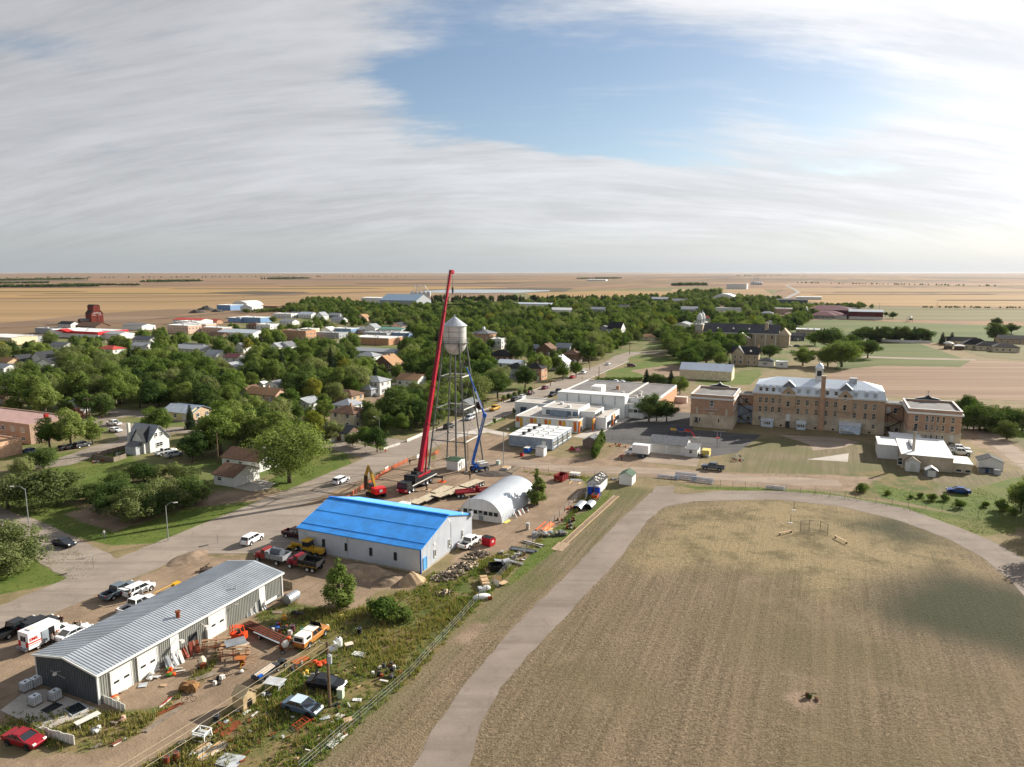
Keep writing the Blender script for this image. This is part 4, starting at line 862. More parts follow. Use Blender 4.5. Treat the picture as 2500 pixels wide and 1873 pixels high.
def school_main():
 a0,b0,w,L,zs,zt,zm,zr = 244.5,-19.0,39.0,13.5,4.2,10.6,13.6,15.7
 t = abthing('school_main_wing','long four storey brick school wing with pale metal mansard roof and white cupola','building',a0,b0)
 MB().box(-.12,L,0,w,0,zs).build('base_wall',STONE,t); MB().box(0,L,.08,w-.08,zs,zt).build('brick_wall',BRICKT,t)
 MB().box(-.05,L,.0,w,zs,zs+.2).build('string_course',STONE,t); MB().box(-.5,L+.5,-.4,w+.4,zt,zt+.45).build('cornice',OFFW,t)
 MB().frustum(-.3,L+.3,-.2,w+.2,zt+.45,.5,L-.5,.6,w-.6,zm).build('mansard',METALROOF,t)
 r = hip_roof(MB(),.6,L-.6,.7,w-.7,zm,zr,.15,.08).build('roof',METALROOF,t)
 mb = MB(); xm = L/2; n = int(w/.6)
 for i in range(1,n):
  y = w*i/n; q = min(1,min(y-.5,w-.5-y)/6.1)
  if q > .05:
   mb.beam((.5,y,zm+.04),(.5+(xm-.5)*q,y,zm+(zr-zm)*q+.04),.05,.07)
  mb.beam((-.3+.0,y,zt+.47),(.5,y,zm),.05,.06)
 tag(mb.build('standing_seam',METALROOF,r),kind='stuff')
 cols = [955,1020,1090,1160,1255,1365,1460,1560,1670,1765,1865,1975,2090,2185]; P = [b_on(a0,1640+x/4.424,7)-b0 for x in cols]
 bays = (4,10); shut = mat('#9fb0c2',.6)
 for i,y in enumerate(P):
  if y > w-.9: y = w-.9
  if y < .9: y = .9
  if i in bays:
   bw = 2.1; o = MB().xprism([(y-bw,zs+2.2),(y+bw,zs+2.2),(y+bw,zt+1.0),(y,zt+2.9),(y-bw,zt+1.0)],-.45,1.0).build('gable_bay',BRICKT,t)
   MB().beam((-.5,y-bw-.15,zt+.95),(-.5,y,zt+2.95),.35,.16).beam((-.5,y,zt+2.95),(-.5,y+bw+.15,zt+.95),.35,.16).build('gable_trim',OFFW,o)
   MB().beam((.2,y-1.9,zm+.1),(.2,y,zr-.2),1.6,.16).beam((.2,y,zr-.2),(.2,y+1.9,zm+.1),1.6,.16).build('dormer_roof',METALROOF,t)
   MB().xprism([(y-1.7,zm-.3),(y+1.7,zm-.3),(y+1.7,zm+.2),(y,zr-.35),(y-1.7,zm+.2)],-.2,3.0).build('roof_dormer',MIDGREY,t)
   window(t,'-x',y,zt-.2,.95,1.6,-.455,SASH,mull=1); window(t,'-x',y,7.0,.9,1.7,-.455,SASH,mull=1)
   continue
  window(t,'-x',y,7.7,.8,1.75,-.005,SASH,mull=2); window(t,'-x',y,4.75,.8,1.75,-.005,SASH,mull=2)
  window(t,'-x',y,1.9 if i % 3 else 2.0,.75,1.25,-.13,SASH,mull=2)
  dk = i in (0,1,2,8,9)
  d = MB().box(-.15,1.2,y-.62,y+.62,zt+1.0,zt+2.5).lathe([(.64,-.3),(.64,0)],3,(0,y,zt+2.5)).build('dormer',METALROOF,t)
  MB().xprism([(y-.75,zt+2.45),(y+.75,zt+2.45),(y+.5,zt+2.75),(y,zt+2.88),(y-.5,zt+2.75)],-.25,1.4).build('dormer_cap',METALROOF,d)
  window(t,'-x',y,zt+1.1,.8,1.25,-.16,OFFW,DKGLASS if dk else shut,1)
 for y in [4+i*5.2 for i in range(7)]: MB().cb((-.14,y,.55),(.12,.7,.5)).build('cellar_window',DKGLASS,t)
 for px in (1200,1325,1800,1940):
  y = b_on(a0,1640+px/4.424,7)-b0; MB().cyl((-.16,y,2.0),(-.16,y,zt),.05).build('downpipe',OFFW,t)
 yc = b_on(a0,2007,8)-b0; ch = MB().box(-1.0,.2,yc-.75,yc+.75,0,zs).box(-.9,.2,yc-.65,yc+.65,zs,17.4).build('chimney',BRICK,t); MB().box(-1.0,.3,yc-.75,yc+.75,17.4,17.7).build('chimney_cap',STONE,ch)
 yq = b_on(a0+L/2,2000,16.5)-b0; q = thing('cupola',None,None); q.parent = t; q.location = (L/2,yq,zr-.6)
 MB().box(-1.15,1.15,-1.15,1.15,0,1.4).box(-1.3,1.3,-1.3,1.3,1.4,1.6).build('plinth',WHITE,q)
 mb = MB()
 for x in (-.95,.95):
  for y in (-.95,.95): mb.box(x-.22,x+.22,y-.22,y+.22,1.6,3.9)
 mb.build('pillar',WHITE,q); MB().box(-1.17,1.17,-1.17,1.17,3.4,4.0).box(-1.3,1.3,-1.3,1.3,4.0,4.2).build('lantern_head',WHITE,q)
 MB().box(-.7,.7,-.7,.7,1.6,3.5).build('belfry',DKGREY,q); MB().lathe([(1.25,4.2),(1.2,4.6),(.95,5.1),(.55,5.5),(.18,5.75),(.1,6.1),(.02,6.6)],14).build('dome',METALROOF,q,smooth=True)
 y = b_on(a0+L/2,2082,16)-b0; MB().box(4.5,6.5,y-1.2,y+1.0,zr-1.5,zr+1.0).build('roof_box',LTGREY,t)
 pale = mat('#c4d3e2',.6)
 for px,ww,hh,dd in ((1872,3.6,2.0,1.8),(1955,2.7,2.1,2.2),(2074,6.0,2.7,2.6)):
  y = b_on(a0-2,px,1)-b0; o = MB().box(-dd,-.13,y-ww/2,y+ww/2,0,hh).build('porch',pale,t); MB().add([(-dd-.2,y-ww/2-.2,hh),(-dd-.2,y+ww/2+.2,hh),(-.1,y+ww/2+.2,hh+.6),(-.1,y-ww/2-.2,hh+.6)],[(3,2,1,0)]).box(-dd-.2,-.13,y-ww/2-.2,y+ww/2+.2,hh-.08,hh-.01).build('porch_roof',METALROOF,o)
  for k in range(4 if ww < 5 else 1): window(o,'-x',y+(k-1.5)*.55 if ww < 5 else y+2.2,.9,.36,.75,-dd-.005,OFFW,mull=0)
  if ww > 5:
   MB().box(-dd-1.2,-dd-.02,y-.2,y+2.6,1.0,1.12).beam((-dd-.6,y-.2,1.05),(-dd-.6,y-2.2,.1),1.0,.1).build('steps',OFFW,o)
 y = b_on(a0,1923,2)-b0; door(t,'-x',y,1.0,2.2,-.13,WHITE,2.2); MB().box(-.9,-.13,y-.6,y+.6,0,2.1).build('stoop',DKGREY,t)
school_main()
def school_link(label,b0,w,stairs):
 t = abthing('school_link',label,'building',246.5,b0); pale = mat('#aebccb',.7)
 MB().box(0,5.5,.05,w-.05,0,6.0 if stairs == 1 else 3.9).build('lower_wall',pale if stairs == 1 else STONE,t); MB().box(0,5.5,.05,w-.05,6.0 if stairs == 1 else 3.9,9.6).build('upper_wall',BRICK,t)
 MB().box(-.3,5.8,0,w,9.6,9.9).build('roof',FLATROOF,t); MB().box(-.4,-.3,0,w,9.55,10.1).build('roof_trim',OFFW,t)
 door(t,'-x',w-1.0,.9,2.0,-.01,OFFW,6.6); window(t,'-x',w*.45,6.8,.9,1.7,-.01,SASH); window(t,'-x',w*.3,1.0,.9,1.2,-.01,SASH); window(t,'-x',w*.75,1.0,.9,1.2,-.01,SASH)
 st = MB(); zz = [0.2,2.3,4.4,6.5]
 for i in range(3):
  y0,y1 = (w*.15,w*.85) if i % 2 == 0 else (w*.85,w*.15)
  st.beam((-1.2,y0,zz[i]),(-1.2,y1,zz[i+1]),.9,.12).beam((-1.65,y0,zz[i]+.9),(-1.65,y1,zz[i+1]+.9),.06).box(-1.7,-.05,min(y1-.4,y1+.4),max(y1-.4,y1+.4),zz[i+1]-.05,zz[i+1]+.05)
  st.cyl((-1.65,y1,0),(-1.65,y1,zz[i+1]+.95),.05)
 st.beam((-1.2,w*.15 if stairs==1 else w*.85,6.5),(-1.2,w*.9 if stairs==1 else w*.1,9.2),.8,.1).build('fire_stair',BLACK,t)
school_link('narrow brick and pale blue link with black fire stairs left of the long wing',20.0,5.0,1)
school_link('narrow brick link with stacked black fire stairs right of the long wing',-24.2,5.2,2)
# ------------------------------------------------------------------ boiler house and sheds by the brick school
def boiler_house():
 t = abthing('boiler_house','low stone boiler house with bright white flat roofs and a tall metal stack','building',204.3,-32.0); g = TANBRICK
 MB().box(0,20,0,11.5,0,3.6).build('stone_wall',STONE,t); MB().add([(-.2,-.2,3.6),(-.2,11.7,3.6),(20.2,11.7,4.1),(20.2,-.2,4.1),(-.2,-.2,3.75),(-.2,11.7,3.75),(20.2,11.7,4.25),(20.2,-.2,4.25)],[(0,1,2,3),(7,6,5,4),(0,4,5,1),(1,5,6,2),(2,6,7,3),(3,7,4,0)]).build('roof',WHROOF,t)
 MB().box(8.7,19,11.6,16.4,0,3.7).build('white_annex',WHITE,t); MB().box(8.5,19.2,11.5,16.6,3.7,3.9).build('annex_roof',WHROOF,t)
 MB().box(.6,8.5,-4.2,-.1,0,2.3).build('low_annex',STONE,t); MB().box(.4,8.7,-4.4,0,2.3,2.5).build('low_annex_roof',WHROOF,t)
 MB().box(20.1,28,4.8,12.5,0,3.4).build('rear_annex',WHITE,t); MB().box(20.1,28.2,4.6,12.7,3.4,3.6).build('rear_annex_roof',WHROOF,t)
 window(t,'-x',13.0-1.2,.9,1.0,1.7,-.01,WHITE,mull=1)
 for y in (-3.4,-1.4): window(t,'-x',y,.3,1.1,.6,.59,SASH,mull=0)
 y = b_on(208,2231,5)+32; z = MB().cyl((4,y,3.6),(4,y,9.4),.36,.33,n=14).build('stack',mat('#b6ada0',.6,.2,dirt=.4),t); MB().lathe([(.36,9.3),(.42,9.35),(.42,9.9),(.33,9.95)],14,(4,y,0)).build('stack_cap',DKGREY,z)
 MB().box(6,14,8.4,8.9,3.9,4.7).build('roof_duct',MIDGREY,t)
boiler_house()
small_shed('tool_shed','white gabled shed standing against the front of the boiler house',201.3,-24.4,2.6,3.1,2.5,3.5,WHITE,WOODG,'x','-x')
small_shed('tool_shed','small grey shed with white double doors and snowy roof by the boiler house',197.9,-27.9,2.2,2.5,1.6,2.4,MIDGREY,WHROOF,'x','-x',dw=1.5,dm=WHITE)
small_shed('tool_shed','white shed with dark roof right of the boiler house',210.8,-44.0,4.2,5.4,2.3,3.4,WHITE,DKSHING,'x')
small_shed('machine_barn','long pale barn with light metal gable roof behind the left brick block',341,38,11,24,4.4,7.2,CREAM,METALROOF,'y',cat='barn')
def garage():
 t = abthing('school_garage','white double garage with grey shingle roof between box truck and playground','garage',194.0,33.0)
 gable_walls(MB(),0,8.2,0,9.8,2.9,4.3,'y').build('wall',WHITE,t); gable_roof(MB(),0,8.2,0,9.8,2.9,4.3,.4,.1,'y').build('roof',GREYSHING,t)
 for y in (7.3,3.0): door(t,'-x',y,3.2,2.4,-.01,OFFW,0,4,'overhead_door')
 MB().box(-.5,4.5,-3.4,-.05,0,2.2).build('annex_wall',WHITE,t); MB().add([(-.8,-3.7,2.2),(-.8,-.06,2.2),(4.8,-.06,2.75),(4.8,-3.7,2.75)],[(3,2,1,0)]).build('annex_roof',GREYSHING,t); window(t,'-x',-1.6,1.0,.7,.9,-.51)
 MB().box(1.5,4.6,-6.3,-4.2,0,1.7).build('yellow_bin',mat('#c9b56a',.7),t)
garage()
# ------------------------------------------------------------------ modern white school
def portable():
 t = abthing('portable_classroom','grey portable classroom row with flat white roof in front of the white school','building',184.6,68.5)
 wl = mat('#8d99a6',.7); L,w,h = 16.6,13.6,3.3
 MB().box(0,L,0,w,.3,h).build('wall',wl,t); MB().box(.1,L-.1,.1,w-.1,0,.3).build('skirting',DKGREY,t); r = MB().box(-.1,L+.1,-.1,w+.1,h,h+.15).build('roof',WHROOF,t)
 for i in range(1,4): MB().box(L*i/4-.12,L*i/4+.12,-.1,w+.1,h+.15,h+.24).build('roof_seam',LTGREY,r); MB().box(L*i/4-.1,L*i/4+.1,-.08,0,.1,h).build('downpipe',DKGREY,t)
 for i in range(4):
  x = L*(i+.5)/4; MB().cb((x,9.6,h+.55),(.9,.9,.8)).build('roof_unit',DKGREY,t)
  for y in (3.5,6.5): MB().cb((x,y,h+.4),(.45,.45,.5)).build('roof_vent',WHITE,t)
  for k in range(3): window(t,'-y',L*i/4+1.0+k*1.05,1.0,.75,1.5,-.01,WHITE,mull=1)
 door(t,'-x',2.6,1.0,2.1,-.01,WHITE,.35); mb = MB().box(-1.5,-.05,1.2,6.0,.25,.35)
 for y in [6+.6*i for i in range(12)]: mb.cyl((-1.4,y,0),(-1.4,y,1.1),.025,n=5)
 mb.cyl((-1.4,6,1.1),(-1.4,12.8,1.1),.03).cyl((-1.4,6,.6),(-1.4,12.8,.6),.03).build('ramp_rail',LTGREY,t)
portable()
def white_school():
 t = abthing('white_school','low white modern school with orange and yellow facade panels and big grey gym roof','building',209.0,51.5)
 wh = mat('#dfe1e0',.65,0,.05,.4,dirt=.12); h = 3.6; grr = mat((.42,.39,.35),.95,0,.12,.3,dirt=.35)
 def block(x0,x1,y0,y1,z,roof=grr,wall=wh,trim=True,name='wall'):
  o = MB().box(x0,x1,y0,y1,0,z).build(name,wall,t); MB().box(x0+.35,x1-.35,y0+.35,y1-.35,z,z+.10).build('flat_roof',roof,o)
  p = MB()
  for q in ((x0-.05,x1+.05,y0-.05,y0+.35),(x0-.05,x1+.05,y1-.35,y1+.05),(x0-.05,x0+.35,y0+.35,y1-.35),(x1-.35,x1+.05,y0+.35,y1-.35)): p.box(*q,z,z+.35)
  p.build('parapet',WHROOF,o); return o
 block(0,20,17.5,39,h); block(8,24.5,10.8,17.4,h); block(20.1,30,17.5,48,4.2)
 block(6,18,19.5,32,6.0); block(8.0,18.0,14.5,19.4,5.2)
 block(29,34.5,10.9,35,7.2,WHROOF); block(34.6,70,.2,36.5,6.0,mat((.155,.145,.14),.95,0,.2,.25,.2,6,dirt=.5)); block(30.1,34.5,4,10.8,4.6)
 MB().box(36,69.5,-.02,.19,0,5.6).build('brick_wall',ORBRICK,t)
 MB().box(28.6,34.6,10.4,34.9,7.55,7.75).build('canopy_roof',WHROOF,t); MB().box(29.0,34.5,10.2,10.9,0,7.5).build('canopy_fin',wh,t)
 MB().box(40,46,22,26,6.1,8.6).build('roof_plant',WHITE,t); MB().box(34.6,70,11.2,12.0,6.4,6.7).build('roof_curb',OFFW,t); MB().cb((52,19,6.8),(1.2,1.2,1.4)).build('brick_chimney',BRICK,t)
 for x,y in ((37,26),(37.5,23),(37.2,20),(44,15),(47,9),(42,8),(36.5,8),(36.6,6)): MB().cb((x,y,6.5),(1.0,1.0,.7)).build('roof_vent',OFFW,t)
 for x,y in ((10,24),(14,28)): MB().cb((x,y,6.5),(1.0,1.0,.7)).build('roof_vent',WHITE,t)
 for i in range(5): MB().box(28.90,28.96,13.5+i*4.4,14.0+i*4.4,4.5,7.1).build('wall_seam',LTGREY,t)
 org,yel,ltp = mat('#cf6a25',.6),mat('#d9a437',.6),mat('#e9dcc0',.6)
 for i in range(17):
  y = 18.0+i*1.23; MB().box(-.10,-.01,y,y+1.0,2.0 if i % 3 else .4,3.5).build('facade_panel',(org,yel,wh,ltp)[i*7 % 4],t)
 for k,(x,y) in enumerate(((0,17.5),(5,14.5),(9.5,12),(14.5,10.7))):
  for j in range(4): MB().box(x+.2+j*.6,x+.75+j*.6,y-.45,y-.02,2.1,3.7).build('facade_panel',(org,yel,org,ltp)[(j+k) % 4],t)
  MB().box(x,x+2.8,y-.4,y-.03,0,2.0).build('bay_wall',wh,t); window(t,'-y',x+1.6,.5,.9,1.4,y-.42,DKGREY)
  MB().box(x-.1,x+.55,y-.5,y-.04,0,2.0).build('facade_panel',org,t)
 for x in (10.3,12.6,17.5,20,22.4): window(t,'-y',x,1.0,1.6,1.2,10.75,DKGREY,mull=2)
 for y in (20.5,22.8,25.1,27.4,29.7): window(t,'-x',y,4.3,1.5,1.1,5.95,DKGREY,mat('#5d7288',.2),0)
 for x in (8.9,10.9,12.9,14.9): window(t,'-y',x,3.9,1.5,.8,14.4,DKGREY,mull=0)
 for y in (8.3,6.6,5): window(t,'-x',y,2.2,1.1,.8,30.05,DKGREY,mull=0)
 MB().cyl((29.9,9.2,0),(29.9,9.2,4.6),.09).build('column',STEEL,t)
 MB().box(5,6.5,23,29,3.65,5.4).build('stair_house',mat('#7b8896',.5),t)
white_school()
def flagpole():
 p = G(1300,1010); t = thing('flagpole','white flagpole with small red and white flag by the white school','flagpole',p)
 h = 8.5; MB().cyl((0,0,0),(0,0,h),.07,.05).build('pole',WHITE,t); f = MB().box(-1.5,-.06,-.015,.015,h-1.0,h-.05).build('flag',WHITE,t); MB().box(-1.5,-1.1,-.022,.022,h-1.0,h-.05).box(-.46,-.06,-.022,.022,h-1.0,h-.05).build('flag_bar',RED,f)
flagpole()
small_shed('playground_shelter','grey roofed picnic shelter on posts behind the portable classrooms',191,57.2,5.0,4.4,2.3,3.5,WOODG,GREYSHING,'x',cat='shelter')
small_shed('tool_shed','narrow white shed beside the front corner of the portable classrooms',177.5,68.4,2.3,2.4,2.4,2.6,WHITE,GREYSHING,'x')
# ------------------------------------------------------------------ twin towered church, rectory, red school, grain elevator
def church():
 t = abthing('church','brick church with two white domed towers and dark slate roof','church',512,28); L,w = 18,50; ze,zr = 9.0,14.5
 gable_walls(MB(),0,L,0,w,ze,zr,'y').build('wall',TANBRICK,t); gable_roof(MB(),0,L,0,w,ze,zr,.5,.2,'y').build('roof',mat('#45454b',.8,0,.15),t)
 MB().box(-.55,-.35,-.5,w+.5,ze-.5,ze+.0).build('eave_trim',OFFW,t)
 for i in range(7): window(t,'-x',4+i*6.5,5.5,1.0,2.2,-.02,OFFW,mull=0); MB().box(-.5,0,1.2+i*6.5,1.9+i*6.5,0,ze-.6).build('buttress',OFFW,t)
 for i in range(4): MB().xprism([(8+i*10.5,11.2),(9.6+i*10.5,11.2),(8.8+i*10.5,12.2)],2.6,5.0).build('roof_dormer',OFFW,t)
 gable_walls(MB(),-6,0,18,28,6,9.5,'x').build('transept_wall',TANBRICK,t); gable_roof(MB(),-6,0,18,28,6,9.5,.5,.2,'x').build('transept_roof',OFFW,t)
 MB().box(3,5,7,9,ze,zr+1.8).build('chimney',TANBRICK,t)
 hip_roof(MB().box(1,L-1,-7,-.1,0,8),1,L-1,-7,-.1,8.0,12.5,.5).build('apse',TANBRICK,t)
 for x in (1.5,14.0):
  o = MB().box(x-2.7,x+2.7,w,w+5.4,0,13.5).build('tower',TANBRICK,t)
  MB().box(x-3.0,x+3.0,w-.3,w+5.7,13.5,14.3).build('tower_cornice',OFFW,o); MB().lathe([(2.1,14.3),(2.0,17.8),(2.3,17.9),(2.3,18.3),(1.9,18.4)],8,(x,w+2.7,0)).build('belfry',WHITE,o)
  MB().lathe([(1.9,18.3),(1.85,19.2),(1.5,20.4),(.9,21.4),(.3,21.9),(.12,23.0),(.02,24)],12,(x,w+2.7,0)).build('dome',WHITE,o)
  for k in range(3): window(o,'-x',w+1.3+k*1.4,10.8,.7,2.0,x-2.72,WHITE,LTGREY,0)
  for k in range(8): q = math.pi/4*k+.39; MB().box(-.4,.4,1.86,1.95,14.9,17.2).build('louvre',MIDGREY,o,(x,w+2.7,0),q)
church()
def rectory():
 t = abthing('rectory','tan brick rectory with steep front gable and white lean-to wing near the church','house',404,31.5)
 gable_walls(MB(),0,9,0,14,6.4,9.6,'y').build('wall',TANBRICK,t); gable_roof(MB(),0,9,0,14,6.4,9.6,.5,.18,'y').build('roof',mat('#2a2b30',.8),t)
 gable_walls(MB(),-1.6,4,7.4,13.6,6.4,10.2,'x').build('gable_wing',TANBRICK,t); gable_roof(MB(),-1.6,4,7.4,13.6,6.4,10.2,.5,.18,'x').build('gable_roof',GREYSHING,t)
 for y in (9,12): window(t,'-x',y,3.8,.8,1.4,-1.62); window(t,'-x',y,1.0,.9,1.6,-1.62)
 for y in (2,5): window(t,'-x',y,3.8,.8,1.4,-.02); window(t,'-x',y,1.0,.8,1.4,-.02)
 window(t,'-x',10.5,7.3,1.0,.8,-1.62); MB().box(-2.6,-1.62,8.6,11,2.7,3.1).build('bay_roof',LTGREY,t); MB().xprism([(3.6,7.4),(5.0,7.4),(4.3,8.4)],.4,2.2).build('dormer',WHITE,t); MB().box(4,5,.3,1.2,7,11).build('chimney',BRICK,t)
 MB().box(-1,6,-8,-.1,0,3.0).build('wing_wall',OFFW,t); hip_roof(MB(),-1,6,-8,-.1,3.0,4.6,.3).build('wing_roof',DKSHING,t); window(t,'-x',-3.5,1.1,2.4,1.0,-1.02)
 MB().box(-2,3,-15,-9.2,0,3.0).build('trailer_wall',WHITE,t); MB().box(-2.2,3.2,-15.2,-9,3,3.2).build('trailer_roof',WHROOF,t); window(t,'-x',-12,1.4,1.4,.7,-2.02)
rectory()
def red_school():
 t = abthing('far_school','wide far school with maroon hipped roofs and dark red gym','school',856,-55); mr = mat('#6b4048',.8,0,.15)
 MB().box(0,30,33,96,0,4.0).build('wall',OFFW,t); hip_roof(MB(),0,30,33,96,4.0,8.5,1.0).build('roof',mr,t)
 hip_roof(MB().box(22,50,26,74,0,8.6),22,50,26,74,8.6,13.5,1.0).build('hall_roof',mr,t); hip_roof(MB(),-8,10,44,70,4.0,7.6,.8).build('wing_roof',mr,t); MB().box(-7,0,45,69,0,4).build('wing_wall',OFFW,t)
 MB().xprism([(72,6),(77,6),(74.5,12.5)],14,22).build('glazed_gable',WHITE,t)
 for i in range(14): window(t,'-x',46+i*1.7,1.2,1.2,1.6,-7.03,OFFW)
 gable_walls(MB(),2,30,-2,31,8.2,10.0,'y').build('gym_wall',mat('#5c1c22',.7),t); gable_roof(MB(),2,30,-2,31,8.2,10.0,.6,.3,'y').build('gym_roof',mat('#8a929b',.6),t); MB().box(1.9,2.0,-2,31,0,3.0).build('gym_base',OFFW,t)
red_school()
def elevator():
 p = G(232,790); t = thing('grain_elevator','tall dark red wooden grain elevator with white lettering at the edge of the town','grain elevator',p,GRID-rad(14))
 m = mat('#74332a',.9,0,.12,.5,dirt=.35); w = 5.6; L = 6.6
 MB().yprism([(-w,0),(w,0),(w,10.2),(3.2,13.2),(3.2,17.2),(1.9,18.6),(-1.9,18.6),(-3.2,17.2),(-3.2,13.2),(-w,10.2)],-L,L).build('wall',m,t)
 rf = mat('#3a2b28',.9); mb = MB()
 for a,b in (((-w-.2,10.0),(-3.1,13.3)),((w+.2,10.0),(3.1,13.3)),((-3.4,17.0),(-1.8,18.75)),((3.4,17.0),(1.8,18.75)),((-1.9,18.7),(1.9,18.7))): mb.beam((a[0],0,a[1]),(b[0],0,b[1]),2*L+.4,.15)
 mb.build('roof',rf,t)
 mb = MB(); rn = random.Random(3)
 for i in range(9):
  x = -3.2+i*.8; z = 9.6+.55*math.cos(x/2.6); mb.box(x-.28,x-.12,-L-.05,-L,z,z+1.1); mb.box(x+.06,x+.24,-L-.05,-L,z+rn.choice((0,.4)),z+1.1); mb.box(x-.2,x+.2,-L-.05,-L,z+rn.choice((.1,.5,.9)),z+rn.choice((.3,.7,1.1))+.05)
 mb.box(-4.6,-1.2,-L-.05,-L,8.55,8.85).box(1.0,4.4,-L-.05,-L,8.55,8.85).build('lettering',WHITE,t)
 for z in (2.2,4.2,6.0): MB().box(-.5,.5,-L-.05,-L,z,z+1.2).build('window',DKGLASS,t)
 gable_walls(MB(),-14,-5.7,-4,4,3.5,5.5,'x').build('drive_shed',mat('#6b4a40',.9),t); gable_roof(MB(),-14,-5.7,-4,4,3.5,5.5,.3,.1,'x').build('shed_roof',GREYSHING,t)
elevator()
# ------------------------------------------------------------------ houses and shops of the town
FR = {'b2':(1650,640,4.424),'b3':(2050,640,4.916),'b4':(0,640,4.424),'b5':(450,640,4.022),'b6':(0,950,4.424),'b7':(450,850,4.142),'b8':(1100,640,3.687),'b1':(2050,860,4.142),
  '1':(0,1300,2.892),'2':(400,1300,2.892),'3':(600,1150,4.022),'4':(1000,1100,3.687),'5':(850,900,4.733),'6':(980,640,3.07),'7':(1200,880,4.022),'8':(1640,860,4.424),
  'k':(560,1480,7.373),'l':(1150,1250,7.204),'m':(1330,1140,7.135)}
def at(f,x,y,z=0.0):
 "point of the place seen at x, y in one of the enlarged looks at the photograph"
 o = FR[f]; return G(o[0]+x/o[2],o[1]+y/o[2],z)
WALLS = dict(O=mat('#c9a184',.85),P=brick_mat((.36,.22,.15),(.42,.27,.19)),w=WHITE,c=CREAM,g=mat('#9a9da0',.8),b=BRICK,o=ORBRICK,t=mat('#b9a184',.85),y=mat('#c9c08a',.8),u=mat('#6f8fb3',.7),p=mat('#c8a692',.85),n=mat('#6b5546',.85),d=mat('#4c5560',.8),T=TANBRICK)
ROOFS = dict(q=mat('#9c7f79',.85,0,.12),g=GREYSHING,d=DKSHING,n=BRNSHING,r=mat('#a8433a',.8),s=mat('#c4ccd3',.4,.4),w=WHROOF,G=mat('#4f7f72',.7),m=mat('#74474a',.8,0,.15),t=mat('#a07c5c',.9,0,.2,1.5),f=FLATROOF,l=mat('#8f9398',.85,0,.2,1.5),k=mat('#1f2023',.9,0,.15,1.5),B=mat('#8fa6ba',.5,.2))
KEEP = []
BUILT = []
def house(label,a,b,la,lb,ze,zr,style,wall,roof,name='house',cat='house',group=None,win=True,chim=False,garage=0,fw=None):
 t = abthing(name,label,cat,a,b,group); wm,rm = WALLS[wall],ROOFS[roof]; BUILT.append((a-1.5,a+la+1.5,b-1.5,b+lb+1.5))
 if style == 'f':
  w = MB().box(0,la,0,lb,0,ze).build('wall',wm,t); MB().box(.3,la-.3,.3,lb-.3,ze,ze+.1).build('roof',rm,t); p = MB()
  for q in ((-.05,la+.05,-.05,.3),(-.05,la+.05,lb-.3,lb+.05),(-.05,.3,.3,lb-.3),(la-.3,la+.05,.3,lb-.3)): p.box(*q,ze,ze+.4)
  p.build('parapet',WHITE if roof == 'w' else wm,t)
  for i in range(2): MB().cb((la*(.3+.35*i),lb*(.4+.2*i),ze+.5),(1.2,1.2,.8)).build('roof_unit',LTGREY,t)
 elif style == 'h':
  MB().box(0,la,0,lb,0,ze).build('wall',wm,t); hip_roof(MB(),0,la,0,lb,ze,zr,.45).build('roof',rm,t)
 else:
  ax = 'x' if style == 'g' else 'y'; gable_walls(MB(),0,la,0,lb,ze,zr,ax).build('wall',wm,t); gable_roof(MB(),0,la,0,lb,ze,zr,.4,.15,ax).build('roof',rm,t)
 if win:
  st = max(1,int(ze/2.6)); fw = fw or WHITE
  for k in range(st):
   z = 1.0+2.7*k
   for i in range(max(1,int(lb/3.4))): window(t,'-x',lb*(i+.5)/max(1,int(lb/3.4)),z,1.1,1.15,-.01,fw,mull=1)
   for i in range(max(1,int(la/3.4))):
    if garage and k == 0: continue
    window(t,'-y',la*(i+.5)/max(1,int(la/3.4)),z,1.1,1.15,-.01,fw,mull=1)
  door(t,'-x',lb*.12+.4,.9,2.0,-.012,OFFW)
 if garage:
  for i in range(garage): door(t,'-y',la*(i+.5)/garage,la/garage*.72,2.2,-.012,WHITE,0,4,'garage_door')
 if chim: MB().box(la*.55,la*.55+.6,lb*.5-.9,lb*.5-.3,ze,zr+.7).build('chimney',BRICK,t)
 return t
def house_px(f,x,y,label,la,lb,ze,zr,style,wall,roof,**kw):
 top = zr if style != 'f' else ze
 p = at(f,x,y,top); a,b = to_ab(p); d = p.y
 KEEP.append((FR[f][0]+x/FR[f][2],FR[f][1]+y/FR[f][2],la,lb,ze,p))
 return house(label,a-la/2,b-lb/2,la,lb,ze,zr,style,wall,roof,**kw)
h = house('white double garage with dark brown roof and concrete drive by the main road',121.8,125.0,8.3,6.3,2.6,4.3,'G','w','n',name='detached_garage',cat='garage',win=False,garage=2); window(h,'-x',4.4,1.2,1.2,.8,-.01); KEEP.append((590,1160,8,6,3,AB(125,128)))
h = house('white bungalow with long brown hip roof behind the double garage',134.0,128.6,8.0,12.5,2.8,4.6,'G','w','n'); KEEP.append((600,1120,8,12,3,AB(137,134)))
MB().box(4.5,5.1,2.5,3.1,3.5,5.4).build('chimney',OFFW,h)
h = house('two storey tan house with brown hip roof and brick chimney beside the main road',184.6,136.6,7.6,9.5,5.2,7.0,'h','c','n',chim=True); KEEP.append((880,1030,8,9,5,AB(188,141)))
h = house('two storey white house with grey hip roofs left of the crane boom',243.5,166.5,8,12,5.4,7.2,'h','w','l'); hip_roof(MB().box(-5,-.1,1,8,0,2.9),-5,0,1,8,2.9,4.4,.4).build('porch_roof',ROOFS['l'],h); MB().box(-4.6,-.1,1.4,7.6,0,2.9).build('porch_wall',WHITE,h); KEEP.append((915,945,8,12,5,AB(247,172)))
